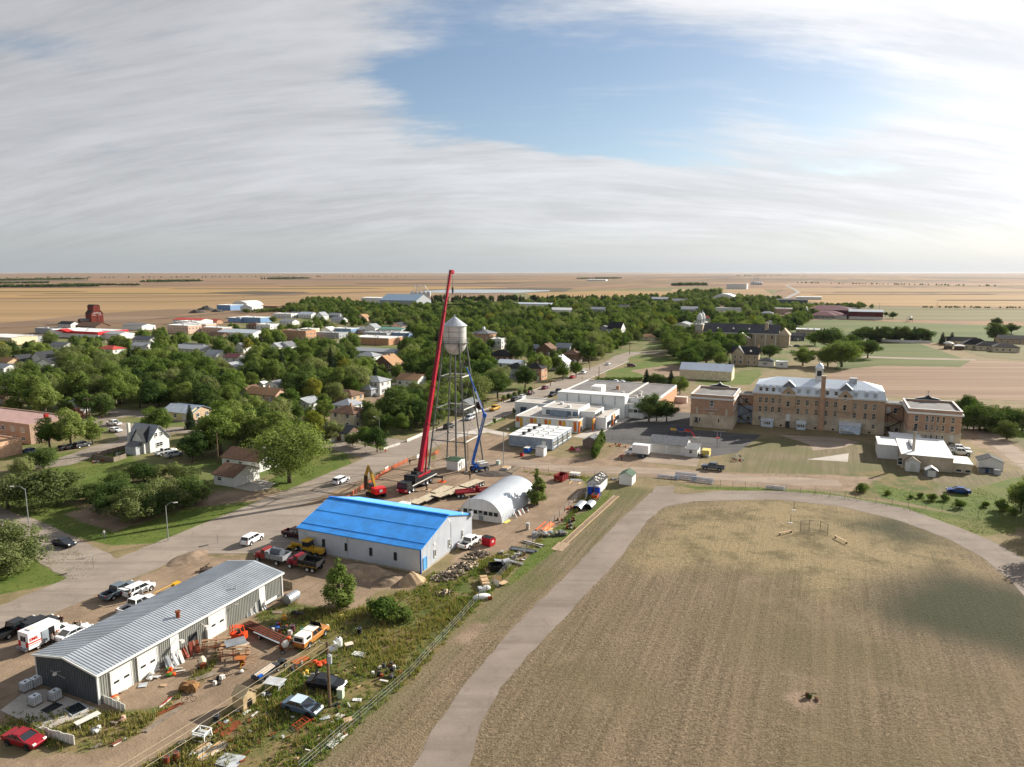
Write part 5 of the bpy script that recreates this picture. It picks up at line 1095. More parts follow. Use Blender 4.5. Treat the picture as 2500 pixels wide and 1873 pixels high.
h = house('old white gabled house with weathered grey shingles and fenced back yard',137.0,171.0,6.4,9.0,3.6,7.2,'G','w','l',win=False); KEEP.append((355,1075,8,9,6,AB(140,175)))
gable_walls(MB(),-1.4,4.0,.6,5.2,3.6,6.8,'x').build('cross_wing',WHITE,h); gable_roof(MB(),-1.4,4.0,.6,5.2,3.6,6.8,.35,.15,'x').build('wing_roof',DKSHING,h)
MB().box(-3.6,-1.42,1.2,5.4,0,2.4).build('lean_to',LTGREY,h); MB().add([(-3.8,1.0,2.3),(-3.8,5.6,2.3),(-1.3,5.6,3.4),(-1.3,1.0,3.4)],[(3,2,1,0)]).build('lean_to_roof',GREYSHING,h)
for x in (2.2,4.0): window(h,'-y',x,4.3,.7,1.0,-.01)
window(h,'-y',3.1,1.3,2.0,1.1,-.01,mull=2); MB().box(-.7,-.02,7.2,7.9,0,8.0).build('chimney',OFFW,h)
h = house('long brick lodge with flat maroon roof and white framed windows at the left edge',130.0,211.8,14,70,5.6,5.6,'f','P','q',name='lodge',cat='building',win=False); KEEP.append((60,1040,14,30,5,AB(132,225)))
for i in range(8): window(h,'-x',3.2+i*4.6,3.4,1.6,1.3,-.01,WHITE,mull=2); window(h,'-x',3.2+i*4.6,.9,1.4,1.1,-.01,WHITE,mull=2)
MB().box(-.06,0,0,70,2.75,3.0).build('brick_band',BRICK,h); MB().cb((9,6,6.3),(1,1,1.4)).cb((4,28,6.3),(1,1,1.4)).build('roof_vent',RED,h)
house('low orange lit stucco wing in front of the brick lodge',113,203.6,9.5,45,3.9,3.9,'f','O','t',name='lodge_wing',cat='building',win=False)
HT = [
 ('b6',850,110,'pale bungalow with grey roof behind the lodge trees',8,10,2.8,4.6,'G','w','l',{}),
 ('b6',1990,170,'pale yellow bungalow with silver roof across the side street',8,12,2.8,4.6,'G','y','s',{}),
 ('b7',650,380,'white gable end house with brown roof left of the tan ranch',7,9,2.9,4.8,'g','w','n',{}),
 ('b7',830,400,'long tan roofed ranch house among the spruces',8,15,2.8,4.8,'G','p','t',dict(chim=True)),
 ('b7',930,325,'grey roofed garage with white gable behind the tan ranch',6,7,2.6,4.0,'g','w','g',{}),
 ('b7',793,335,'small white garden shed behind the tan ranch',3,3,2.2,3.0,'g','w','w',dict(win=False,name='tool_shed',cat='shed')),
 ('b7',1645,415,'low house with brown hip roof left of the white two storey',8,10,2.7,4.5,'h','t','n',{}),
 ('b7',1650,510,'house with pale grey hip roof below the brown hip roof',8,8,2.7,4.5,'h','w','l',{}),
 ('b7',1235,495,'small white house with grey roof and white chimney in the trees',7,8,2.7,4.3,'g','w','l',{}),
 ('b7',60,570,'bungalow with light blue metal roof at the left trees',8,11,2.7,4.5,'G','t','B',{}),
 ('b7',500,140,'tan gable house peeping out of the left trees',7,8,3.0,5.0,'g','c','l',{}),
 ('b7',515,55,'white bungalow with maroon roof among the left trees',8,10,2.8,4.6,'G','w','m',{}),
 ('b7',320,20,'white house with grey roof beside the maroon roofed one',9,10,3.2,5.4,'G','w','l',{}),
 ('b7',1570,770,'dim grey bungalow behind the poplars at the crane boom',7,11,2.6,4.2,'G','n','d',{}),
 ('5',740,60,'white house with tan roof and chimneys beside the crane boom',9,11,3.2,5.2,'G','w','t',dict(chim=True)),
 ('5',1380,350,'small white house hidden behind the tower legs',7,8,2.8,4.6,'g','w','g',{}),
 ('b8',300,605,'two storey brown brick town hall with hip roof and white cupola',14,15,7.0,9.6,'h','b','g',dict(name='town_hall',cat='building')),
 ('b8',430,690,'white annex at the back of the town hall',8,8,6.5,6.5,'f','w','w',dict(win=True,name='annex',cat='building')),
 ('b8',470,790,'house with broad black hip roof right of the water tank',10,14,3.2,6.0,'h','n','k',{}),
 ('b8',550,880,'low house with white metal roof below the black hip roof',9,13,2.8,4.2,'G','w','s',{}),
 ('b8',595,905,'two storey house with black hip roof left of the orange brick house',8,9,5.0,7.2,'h','g','k',{}),
 ('b8',765,905,'two storey orange brick house with dark hip roof and porch',8,9,5.6,7.8,'h','o','k',dict(chim=True)),
 ('b8',985,840,'house with bright white metal gable roof and tall chimney',8,9,4.2,7.2,'g','w','s',dict(chim=True)),
 ('b8',870,730,'brown gabled house behind the white metal roof',9,9,4.2,7.2,'g','n','n',dict(chim=True)),
 ('b8',1020,730,'grey house with tall white chimney behind the brown gables',8,10,3.4,5.8,'G','g','l',{}),
 ('b8',1100,790,'dark brown brick house with two chimneys by the street trees',8,9,5.0,7.2,'h','n','n',dict(chim=True)),
 ('b8',740,740,'grey roofed house left of the brown gables',8,10,3.0,5.2,'G','n','l',{}),
 ('b8',1495,540,'white chapel with steep black roof among the far trees',16,11,5.5,10.5,'G','w','k',dict(name='chapel',cat='church')),
 ('b8',1385,570,'low grey house at the foot of the white chapel',8,9,2.8,4.6,'g','g','g',{}),
 ('b8',1775,645,'house with pinkish hip roof by the far road bend',8,11,2.8,4.8,'h','c','t',{}),
 ('b8',750,365,'long pale warehouse in front of the conifer row',20,60,5,6.5,'G','w','s',dict(name='warehouse',cat='building',win=False)),
 ('b8',1000,410,'white gabled hall right of the pale warehouse',14,26,4.5,7,'G','w','w',dict(name='hall',cat='building')),
 ('b8',1320,405,'grey roofed hall beyond the tree tops',12,24,4,6.5,'G','g','l',{}),
 ('b8',1880,315,'big grey roofed shed at the far edge of the trees',20,34,5,8,'G','d','l',dict(name='shed',cat='shed',win=False)),
 ('b8',2070,330,'pale roofed house right of the big grey shed',12,26,3.5,6,'G','w','l',{}),
 ('b8',2130,410,'long low grey roofed house by the far road',10,22,3,5,'G','g','l',{}),
 ('b8',1560,385,'pale house near the far conifers',9,14,3.2,5.4,'G','p','g',{}),
 ('b8',2090,540,'grey roofed house beside the church trees',10,14,3.2,5.4,'g','w','l',{}),
 ('b5',2065,640,'low shop with green metal roof behind the white commercial roof',14,22,4,5.2,'G','w','G',dict(name='shop',cat='shop',win=False)),
 ('b5',1920,690,'long flat grey shop next to the green roof',14,22,4,4,'f','g','l',dict(name='shop',cat='shop')),
 ('b5',2110,690,'white roofed shop right behind the tall spruce',12,20,4,4,'f','u','w',dict(name='shop',cat='shop')),
 ('b5',1900,735,'wide white roofed brick block with an orange brick side wall',18,30,4.6,4.6,'f','o','w',dict(name='shop_block',cat='shop',win=False)),
 ('b5',1900,845,'long low grey roofed building below the brick block',12,30,3,4.4,'G','g','l',dict(name='shop',cat='building')),
 ('b5',1810,880,'grey house with three small gables below the long grey roof',9,12,3.2,5.2,'h','w','l',{}),
 ('b5',2000,910,'tall brown brick house with steep red brown gables',10,12,5.2,9.6,'g','n','t',dict(chim=True)),
 ('b5',1850,605,'white two storey gabled house behind the shops',9,10,5,8,'g','w','l',{}),
 ('b5',1740,635,'tan house with grey hip roof left of the white gabled house',10,14,3,5,'h','p','l',{}),
 ('b5',1590,650,'pale blue shop with white roof',12,18,4,4,'f','u','w',dict(name='shop',cat='shop')),
 ('b5',1420,635,'small white gabled store among the shops',9,9,3.5,5.5,'g','w','w',{}),
 ('b5',1450,690,'grey flat shop with dark front below the small white store',12,22,4,4,'f','g','l',dict(name='shop',cat='shop')),
 ('b5',1120,670,'two storey orange brick shop with flat roof',12,24,6.5,6.5,'f','o','f',dict(name='shop_block',cat='shop')),
 ('b5',1230,655,'pale green flat shop right of the orange brick one',10,12,5,5,'f','c','w',dict(name='shop',cat='shop')),
 ('b5',1120,490,'grey roofed house at the far edge of the shops',12,18,3.5,6,'G','g','l',{}),
 ('b5',1215,490,'pale roofed hall at the far edge of the shops',12,18,4,6.5,'G','w','s',{}),
 ('b5',1350,490,'white gabled house at the far edge of the shops',10,10,4.5,8,'g','w','l',{}),
 ('b5',1000,505,'long white flat store with red front',14,26,4.5,4.5,'f','w','w',dict(name='shop',cat='shop')),
 ('b5',1480,500,'grey roofed bungalow right of the far white gable',10,16,3,5.2,'G','g','l',{}),
 ('b5',1520,540,'white bungalow with grey roof under the far grey one',9,14,3,5.2,'G','w','l',{}),
 ('b5',1030,560,'bungalow with long grey roof beside the leafy elm',10,16,3,5,'G','w','l',{}),
 ('b5',1760,510,'house with tan gables in the far trees',10,10,4,7.4,'g','p','t',{}),
 ('b5',2110,590,'dark brown gabled house by the far trees',10,10,4.5,7.6,'g','p','d',{}),
 ('b5',690,540,'wide blue sided store with white roof',18,32,5,5,'f','u','w',dict(name='shop',cat='shop',win=False)),
 ('b5',530,545,'smaller blue sided shed left of the wide blue store',12,16,4.5,4.5,'f','u','w',dict(name='shop',cat='shop',win=False)),
 ('b5',690,590,'house with dark brown hip roof below the wide blue store',9,12,3,5.4,'h','n','n',{}),
 ('b5',570,660,'long silver metal roofed shop with white gable',16,36,4,6,'G','w','s',dict(name='shop',cat='shop',win=False)),
 ('b5',820,610,'white flat roofed garage right of the silver roof',12,16,4,4,'f','w','w',dict(name='shop',cat='shop')),
 ('b5',330,640,'pink brick flat shop behind the yellowing trees',12,22,4.5,4.5,'f','p','w',dict(name='shop',cat='shop')),
 ('b5',335,690,'low house with dark brown roof below the pink shop',9,14,2.8,5,'G','n','n',{}),
 ('b5',80,550,'long store with faded red roof at the far left',16,36,4.5,6.0,'G','w','r',dict(name='shop',cat='shop',win=False)),
 ('b5',60,590,'flat grey shop below the faded red roof',12,26,4,4,'f','g','w',dict(name='shop',cat='shop')),
 ('b5',310,560,'little red shed beside the far road',8,10,3,4.5,'G','b','r',dict(name='shed',cat='shed',win=False)),
 ('b5',140,605,'cream brick shop with white parapet at the far left',12,30,5,5,'f','p','w',dict(name='shop',cat='shop')),
 ('b5',570,790,'small white gable with white chimney in the dense trees',7,8,3.5,6,'g','w','g',{}),
 ('b5',1010,780,'grey gabled house pair in the dense trees',8,9,3.4,6,'g','w','g',{}),
 ('b5',915,790,'pale gable left of the grey gabled house',7,8,3.4,5.8,'g','w','l',{}),
 ('b5',100,815,'low hall with long grey roof in the left trees',12,26,3.2,5,'G','w','l',{}),
 ('b4',1990,680,'two storey pink brick hotel with flat roof at the far left',14,24,6.5,6.5,'f','p','w',dict(name='hotel',cat='building')),
 ('b4',1500,660,'low cream store left of the brick hotel',14,24,4,5.5,'G','w','g',dict(name='shop',cat='shop',win=False)),
 ('b4',960,735,'wide store with white and red roof below the grain elevator',26,56,5,5,'f','r' if False else 'w','w',dict(name='store',cat='shop',win=False)),
 ('b4',1240,745,'grey roofed store right of the white and red store',14,26,4,5.4,'G','w','l',dict(name='shop',cat='shop',win=False)),
 ('b4',740,640,'far pale house with green roof left of the grain elevator',9,18,3.2,5.4,'G','w','d',{}),
 ('b4',1000,650,'brown weathered shed at the foot of the grain elevator',14,26,4,7,'G','n','n',dict(name='shed',cat='shed',win=False)),
 ('b4',100,785,'cream steel shop with white roof at the far left edge',18,34,5.2,6,'G','c','w',dict(name='shop',cat='shop',win=False)),
 ('b4',340,800,'low grey flat shop beside the cream steel shop',12,22,3.6,3.6,'f','g','g',dict(name='shop',cat='shop')),
 ('b4',520,715,'long grey trailer shed in the far left yard',8,22,4,4,'f','g','l',dict(name='shed',cat='shed',win=False)),
 ('b4',670,865,'bungalow with grey gable roof below the white and red store',9,15,3,5,'G','w','g',{}),
 ('b4',1570,800,'bungalow with dark grey roof near the brick hotel',9,16,3,5.2,'G','w','g',{}),
 ('b4',1540,870,'long pale roofed bungalow next to the bright red roof',9,14,2.8,4.4,'G','w','l',{}),
 ('b4',1200,900,'bungalow with bright red roof among the left trees',9,14,3,4.8,'h','w','r',{}),
 ('b4',470,965,'white gable end of a house with dark roof in the left trees',9,9,4,7.2,'g','w','d',{}),
 ('b4',560,1035,'house with dark roof and white gable nearest the left trees',9,11,3,5.2,'g','w','d',{}),
 ('b4',235,1000,'dark house with pale green verge boards in the left trees',8,9,3.2,5.8,'g','d','d',{}),
 ('b4',90,1030,'tan roofed house at the left edge',8,11,2.8,4.8,'G','t','t',{}),
 ('b4',50,1095,'grey roofed house at the left edge below the tan roof',8,11,2.8,4.6,'G','w','l',{}),
 ('b4',2100,880,'grey roofed hall right of the bright red roof',10,18,3,4.8,'G','w','g',{}),
 ('b4',40,1385,'brown roofed house at the left edge behind the lodge',9,14,2.8,4.6,'G','t','n',{}),
 ('b4',2080,640,'flat white store behind the brick hotel',12,24,5,5,'f','w','w',dict(name='shop',cat='shop',win=False)),
 ('b2',560,495,'long low white arena annex in front of the arched arena',12,48,4,4,'f','w','w',dict(name='annex',cat='building',win=False)),
 ('b2',270,625,'grey roofed bungalow left of the church towers',9,12,3,5,'g','w','l',{}),
 ('b2',310,580,'house with bright red roof behind the church towers',8,12,3,4.8,'G','w','r',{}),
 ('b2',100,640,'grey roofed house left of the church trees',9,12,3,5.2,'g','g','l',{}),
 ('b2',145,480,'far grey roofed hall left of the arched arena',12,28,4,6,'G','g','l',{}),
 ('b2',1160,500,'beige two storey flats between the arena and the far school',16,20,7,7,'f','p','w',dict(name='flats',cat='building')),
 ('b2',985,530,'house with grey hip roof in the trees before the beige flats',10,14,3.4,5.6,'h','g','l',{}),
 ('b2',1190,760,'dark slate duplex with white trim behind the church',10,24,3.4,5.6,'G','d','d',{}),
 ('b2',1300,765,'dark slate house right of the duplex',9,12,3.2,5.4,'G','d','d',{}),
 ('b2',1460,725,'tan brick flats with flat white roof behind the big green trees',14,22,5.5,5.5,'f','T','w',dict(name='flats',cat='building')),
 ('b2',1010,630,'small white gabled house behind the church nave',8,8,3.4,5.6,'g','w','d',{}),
 ('b2',1440,370,'long white shed on the far road',18,44,5,6,'G','w','w',dict(name='shed',cat='shed',win=False)),
 ('b2',1250,395,'far dark hall left of the long white shed',22,50,6,8,'G','d','d',dict(name='hall',cat='building',win=False)),
 ('b3',1460,900,'wing of a dark roofed long house beyond the ploughed field',10,18,3.2,5.6,'G','c','k',{}),
 ('b3',1640,915,'main house with dark hip roof beyond the ploughed field',12,16,3.4,7.0,'h','c','k',{}),
 ('b3',1810,950,'stone coloured house section with dark hip roof',10,16,3.2,5.8,'h','c','k',{}),
 ('b3',1990,970,'garage end of the dark roofed long house',10,14,3.2,5.6,'h','c','k',{}),
 ('b3',2110,880,'low dark roofed house at the right edge',12,22,3.2,5.6,'G','t','k',{}),
 ('b3',1440,985,'small brown garden shed beyond the ploughed field',5,5,2.6,3.6,'h','n','w',dict(win=False,name='tool_shed',cat='shed')),
 ('b3',120,550,'white trailer behind the dark red gym',6,16,3.5,3.5,'f','w','w',dict(win=False,name='trailer',cat='trailer')),
]
for f,x,y,lab,la,lb,ze,zr,st,wl,rf,kw in HT: house_px(f,x,y,lab,la,lb,ze,zr,st,wl,rf,**kw)
for o in list(COL.objects):
 if o.get('label','').startswith('wide store with white and red'):
  MB().box(-.3,0,-.2,40,3.4,5.3).box(0,26,-.3,0,3.0,5.5).build('red_fascia',mat('#c4242a',.6),o)
  MB().xprism([(30,4.9),(44,4.9),(44,5.3),(37,6.8),(30,5.3)],-4,2).build('entrance_canopy',mat('#c4242a',.6),o)
 if 'town hall with' in o.get('label',''):
  MB().box(6.2,7.8,6.7,8.3,9.0,10.8).lathe([(1.1,10.8),(.6,11.3),(.05,12.0)],10,(7,7.5,0)).build('cupola',WHITE,o)
 if 'porch' in o.get('label',''):
  MB().box(-2.2,-.05,1,6,2.6,2.8).build('porch_roof',DKSHING,o)
  for yy in (1.2,3.5,5.8): MB().cyl((-2.0,yy,0),(-2.0,yy,2.6),.12).build('porch_post',WHITE,o)
def arched(label,a,b,la,lb,h,axis='x',name='arched_shed',cat='shed'):
 t = abthing(name,label,cat,a,b); n = 16; w = lb if axis == 'x' else la
 pts = [(w/2-w/2*math.cos(math.pi*i/n),h*math.sin(math.pi*i/n)) for i in range(n+1)]
 (MB().xprism(pts,0,la) if axis == 'x' else MB().yprism(pts,0,lb)).build('shell',WHITE,t)
 (MB().box(-.05,0,w*.35,w*.65,0,h*.55) if axis == 'x' else MB().box(w*.35,w*.65,-.05,0,0,h*.55)).build('door',LTGREY,t)
p = at('b2',510,440); a,b = to_ab(p); arched('big white arched arena beyond the church towers',a,b-22,50,44,15,'x','arena_hall','arena')
p = at('b5',545,450); a,b = to_ab(p); arched('white arched farm shed far left beside the dirt piles',a,b-18,30,36,10)
for f,x,y,lab,la,lb,ze,zr,st,wl,rf in [
 ('b5',450,420,'blue grey box shed left of the white arched farm shed',24,24,7,7,'f','u','w'),('b5',660,415,'white gabled farm shed right of the arched one',20,20,6,9,'g','w','w'),('b5',840,420,'long brown grey farm shed at the right of the yard',20,44,6,7,'G','n','t'),
 ('b5',1985,345,'long white seed plant shed beyond the trees',30,80,9,10,'G','w','w'),('b5',2170,315,'tall grey gabled seed plant hall',40,60,12,20,'G','g','B'),('b5',2180,350,'white low shed before the seed plant hall',24,50,8,9,'G','w','w'),
 ('b8',1320,155,'lone white farm sheds in a far shelterbelt',40,120,8,10,'G','w','w'),('b2',665,235,'lone white box shed on the far plain',40,60,16,16,'f','w','w')]:
 house_px(f,x,y,lab,la,lb,ze,zr,st,wl,rf,name='farm_shed',cat='shed',win=False)
def legs_plant(label,base,s):
 t = thing('seed_plant',label,'silos',base,0.3); g = mat('#c3c8cc',.5,.3)
 for i in range(5): MB().lathe([(4*s,0),(4*s,9*s),(.3*s,12*s)],12,((i-2)*9*s,0,0)).build('bin',g,t)
 for x in (-8,0,9): MB().box(x*s-.5*s,x*s+.5*s,6*s,7*s,0,24*s).build('elevator_leg',g,t)
 for q0,q1 in (((-8,24),(-18,10)),((0,24),(-9,11)),((0,24),(9,11)),((9,24),(18,10)),((-8,20),(9,24))): MB().beam((q0[0]*s,6.5*s,q0[1]*s),(q1[0]*s,0,q1[1]*s),.7*s).build('spout',g,t)
legs_plant('grain bins with tall elevator legs on the far plain',at('b2',870,250),1.25)
legs_plant('white elevator legs beside the seed plant sheds',G(1027,724),1.0)
# ------------------------------------------------------------------ trees
def leaf_mat(c0,c1,c2,trans=.35):
 mt = bpy.data.materials.new('foliage'); mt.use_nodes = True; nt = mt.node_tree; nt.nodes.clear()
 N,m,mixc,ramp,noise,smooth,lk = nodes_of(nt)
 tone = N('ShaderNodeAttribute',attribute_name='tone').outputs['Fac']
 rnd = N('ShaderNodeObjectInfo').outputs['Random']
 v = m('ADD',m('MULTIPLY',tone,.6),m('MULTIPLY',rnd,.75))
 c = ramp(v,[(.12,c0),(.55,c1),(1.0,c2)])
 d = N('ShaderNodeBsdfDiffuse',inp={0: c}); tr = N('ShaderNodeBsdfTranslucent',inp={0: mixc(1.0,c,(1.1,1.25,.6),'MULTIPLY')})
 mx = N('ShaderNodeMixShader',inp={0: trans,1: d.outputs[0],2: tr.outputs[0]}); o = N('ShaderNodeOutputMaterial'); lk.new(mx.outputs[0],o.inputs[0]); return mt
LEAF = dict(green=leaf_mat((.050,.088,.024),(.098,.145,.036),(.165,.205,.06)),dark=leaf_mat((.038,.068,.024),(.070,.108,.034),(.115,.155,.05)),
   light=leaf_mat((.085,.13,.03),(.145,.195,.05),(.215,.255,.08)),olive=leaf_mat((.085,.11,.042),(.145,.17,.066),(.23,.245,.11)),
   yellow=leaf_mat((.13,.15,.03),(.20,.21,.04),(.28,.25,.06)),purple=leaf_mat((.07,.03,.03),(.11,.045,.045),(.15,.08,.06)),spruce=leaf_mat((.018,.036,.020),(.032,.054,.030),(.055,.078,.045),.15))
BARK = mat((.13,.10,.075),.95,0,.25,3,.4,12)
def leaf_cloud(name,centres,radii,n,size,rng,material,squash=.85,elong=1.0,droop=0.0,seed_tone=None):
 "leaf sized faces on the skins of many clumps"
 C = np.array(centres,float); R = np.array(radii,float)
 w = R**2; k = rng.choice(len(C),n,p=w/w.sum())
 d = rng.normal(size=(n,3)); d[:,2] += .25; d /= np.linalg.norm(d,axis=1)[:,None]
 rr = R[k]*(rng.uniform(.35,1.25,n)**.6)
 P = C[k]+d*rr[:,None]*np.array([1,1,squash])
 nn = d+rng.normal(size=(n,3))*.38; nn[:,2] += .25; nn /= np.linalg.norm(nn,axis=1)[:,None]
 t = np.cross(nn,rng.normal(size=(n,3))); t /= np.linalg.norm(t,axis=1)[:,None]; b = np.cross(nn,t)
 s = size*rng.uniform(.6,1.3,n)[:,None]
 if droop: b[:,2] -= droop; b /= np.linalg.norm(b,axis=1)[:,None]
 q = np.stack([P-t*s*.5-b*s*.15*elong,P+b*s*.6*elong*0-t*s*.0+b*s*.0-b*s*.55*elong,P+t*s*.5+b*s*.10*elong,P+b*s*.6*elong],1).reshape(-1,3)
 me = bpy.data.meshes.new(name); me.vertices.add(4*n); me.vertices.foreach_set('co',q.ravel())
 me.loops.add(4*n); me.loops.foreach_set('vertex_index',np.arange(4*n)); me.polygons.add(n)
 me.polygons.foreach_set('loop_start',np.arange(n)*4); me.polygons.foreach_set('loop_total',np.full(n,4))
 ct = rng.uniform(0,1,len(C)); tone = np.clip(ct[k]*.6+rng.uniform(0,.4,n),0,1)
 a = me.attributes.new('tone','FLOAT','POINT'); a.data.foreach_set('value',np.repeat(tone,4).astype(np.float32))
 me.materials.append(material); me.update(calc_edges=True); return me
def trunk_mesh(h,r,limbs,spread,rng,top=.62):
 mb = MB(); z1 = h*.28; p0,p1 = Vector((0,0,-.1)),Vector((rng.uniform(-.15,.15),rng.uniform(-.15,.15),z1)); mb.cyl(p0,p1,r*1.15,r*.85,n=8)
 for i in range(limbs):
  q = 2*math.pi*i/limbs+rng.uniform(-.3,.3); s = spread*rng.uniform(.5,.9)
  m1 = p1+Vector((math.cos(q)*s*.45,math.sin(q)*s*.45,h*rng.uniform(.16,.26))); m2 = p1+Vector((math.cos(q)*s,math.sin(q)*s,h*(top-.28)*rng.uniform(.7,1.1)))
  mb.cyl(p1*1.0-Vector((0,0,.3)),m1,r*.6,r*.42,n=6,caps=False).cyl(m1,m2,r*.42,r*.12,n=5,caps=False)
 mb.cyl(p1-Vector((0,0,.2)),Vector((0,0,h*.8)),r*.7,r*.1,n=6,caps=False)
 return mb.mesh('trunk',BARK,True)
def broad(seed,h=10,rx=4.2,n=5200,lumps=30,size=.34,kind='green',low=.22,shape=.6,limbs=5,top=.55):
 rng = np.random.default_rng(seed); cz = h*(low+(1-low)/2); rz = h*(1-low)/2
 C = []; R = []
 for i in range(int(lumps*1.5)):
  d = rng.normal(size=3); d /= np.linalg.norm(d); d[2] = d[2]*.9+.12; q = rng.uniform(.35,.92)
  w = 1.0-.30*max(0,d[2])*(1-shape)*2
  C.append((d[0]*rx*q*w,d[1]*rx*q*w,cz+d[2]*rz*q)); R.append(rng.uniform(.16,.34)*rx)
 C += [(0,0,cz)]; R += [rx*.42]
 return trunk_mesh(h,.028*h,limbs,rx*.75,rng,top),leaf_cloud('crown',C,R,n,size,rng,LEAF[kind])
def poplar(seed,h=9,rx=1.4,n=4200,kind='light',size=.26):
 rng = np.random.default_rng(seed); C = []; R = []
 for i in range(44):
  z = rng.uniform(.03,.97); r = rx*min(1.0,(1.03-z)*1.75)*(.55+.45*min(1,z*5)); q = rng.uniform(0,6.28)
  C.append((math.cos(q)*r*.62,math.sin(q)*r*.62,z*h)); R.append(max(.22,r*.5))
 return trunk_mesh(h,.016*h,3,rx*.4,rng),leaf_cloud('crown',C,R,n,size,rng,LEAF[kind],1.25)
def conifer(seed,h=10,rx=2.3,n=5200):
 rng = np.random.default_rng(seed); C = []; R = []; tiers = 15
 for i in range(tiers):
  z = h*(.07+.90*i/tiers); r = rx*(1-i/tiers)**.85+.12; m = max(4,int(10*(1-i/tiers))+3)
  for j in range(m):
   q = 2*math.pi*j/m+rng.uniform(0,.6); rr = r*rng.uniform(.75,1.1)
   for s in (.35,.7,.98): C.append((math.cos(q)*rr*s,math.sin(q)*rr*s,z-.28*rr*s)); R.append(.16+.20*r*(1.1-s)*.6)
 me = leaf_cloud('crown',C,R,n,.30,rng,LEAF['spruce'],.5,1.6,.3)
 return MB().cyl((0,0,-.1),(0,0,h*.95),.018*h,.02,n=7).mesh('trunk',BARK),me
def shrub(seed,h=2.2,r=1.3,n=1500,kind='green',size=.2):
 rng = np.random.default_rng(seed); C = [(rng.normal()*r*.4,rng.normal()*r*.4,h*rng.uniform(.12,.72)) for i in range(16)]; R = list(rng.uniform(.3,.55,16)*r)
 mb = MB()
 for i in range(5): q = 6.28*i/5; mb.cyl((0,0,-.05),(math.cos(q)*r*.5,math.sin(q)*r*.5,h*.6),.05,.02,n=5)
 return mb.mesh('trunk',BARK),leaf_cloud('crown',C,R,n,size,rng,LEAF[kind])
TREES = {'elm': [broad(i,10+.4*(i%3),5.0,7200,36,.36,'green',.08,.6) for i in range(5)],
   'ash': [broad(20+i,10.5,4.2,6200,32,.34,'green',.07,.8) for i in range(3)],'dark': [broad(30+i,10,5.0,7000,34,.36,'dark',.05,.6) for i in range(3)],
   'light': [broad(40+i,10.5,4.8,7000,36,.36,'light',.06,.7) for i in range(3)],'olive': [broad(50+i,8,4.9,8000,44,.28,'olive',.0,.5) for i in range(3)],
   'yellow': [broad(60,8,3.3,3600,24,.3,'yellow',.15,.7)],'purple': [broad(65,7,3.0,3200,20,.3,'purple',.12,.7)],
   'willow': [broad(70,14,8.0,15000,80,.36,'light',.10,.4,7,.7)],'poplar': [poplar(80,9,1.5,4200,'light',.22),poplar(81)],'column': [poplar(84,9,1.3,3600,'green')],'spruce': [conifer(90),conifer(91,10,2.0)],
   'shrub': [shrub(95),shrub(96,2.0,1.5)],'thicket': [broad(55+i,7,4.6,8000,46,.27,('dark','olive','dark')[i],-.06,.4) for i in range(3)],'big': [broad(75+i,13,6.6,12000,60,.38,'light',.08,.7,6) for i in range(2)],
   'bigdark': [broad(78,12,6.0,10000,55,.38,'dark',.1,.6)]}
BASEH = dict(elm=10.4,ash=10.5,dark=10,light=10.5,olive=8,yellow=8,purple=7,willow=14,poplar=9,column=9,spruce=10,shrub=2.2,thicket=7,big=13,bigdark=12)
NAMES = dict(spruce='spruce_tree',poplar='poplar_tree',column='poplar_tree',shrub='shrub',thicket='scrub_tree',olive='scrub_tree',willow='willow_tree')
TREE_AT = []
def tree(kind,p,h,label,group=None,wide=1.0,rng=random):
 s = h/BASEH[kind]; i = rng.randrange(len(TREES[kind])); tm,cm = TREES[kind][i]
 t = thing(NAMES.get(kind,'broadleaf_tree'),label,'shrub' if kind == 'shrub' else 'tree',(p[0],p[1],0),rng.uniform(0,6.28),group); t.scale = (s*wide,s*wide,s)
 share('trunk',tm,t); share('crown',cm,t); TREE_AT.append((p[0],p[1],3.2*s*wide)); return t
def tree_px(f,x,yb,yt,kind,label,group=None,wide=1.0):
 p = at(f,x,yb); o = FR[f]; h = z_at(p,o[1]+yt/o[2])*(1.1 if group == 'scrub thicket trees' else .88 if kind == 'olive' else 1.05); return tree(kind,p,max(1.0,h),label,group,wide)
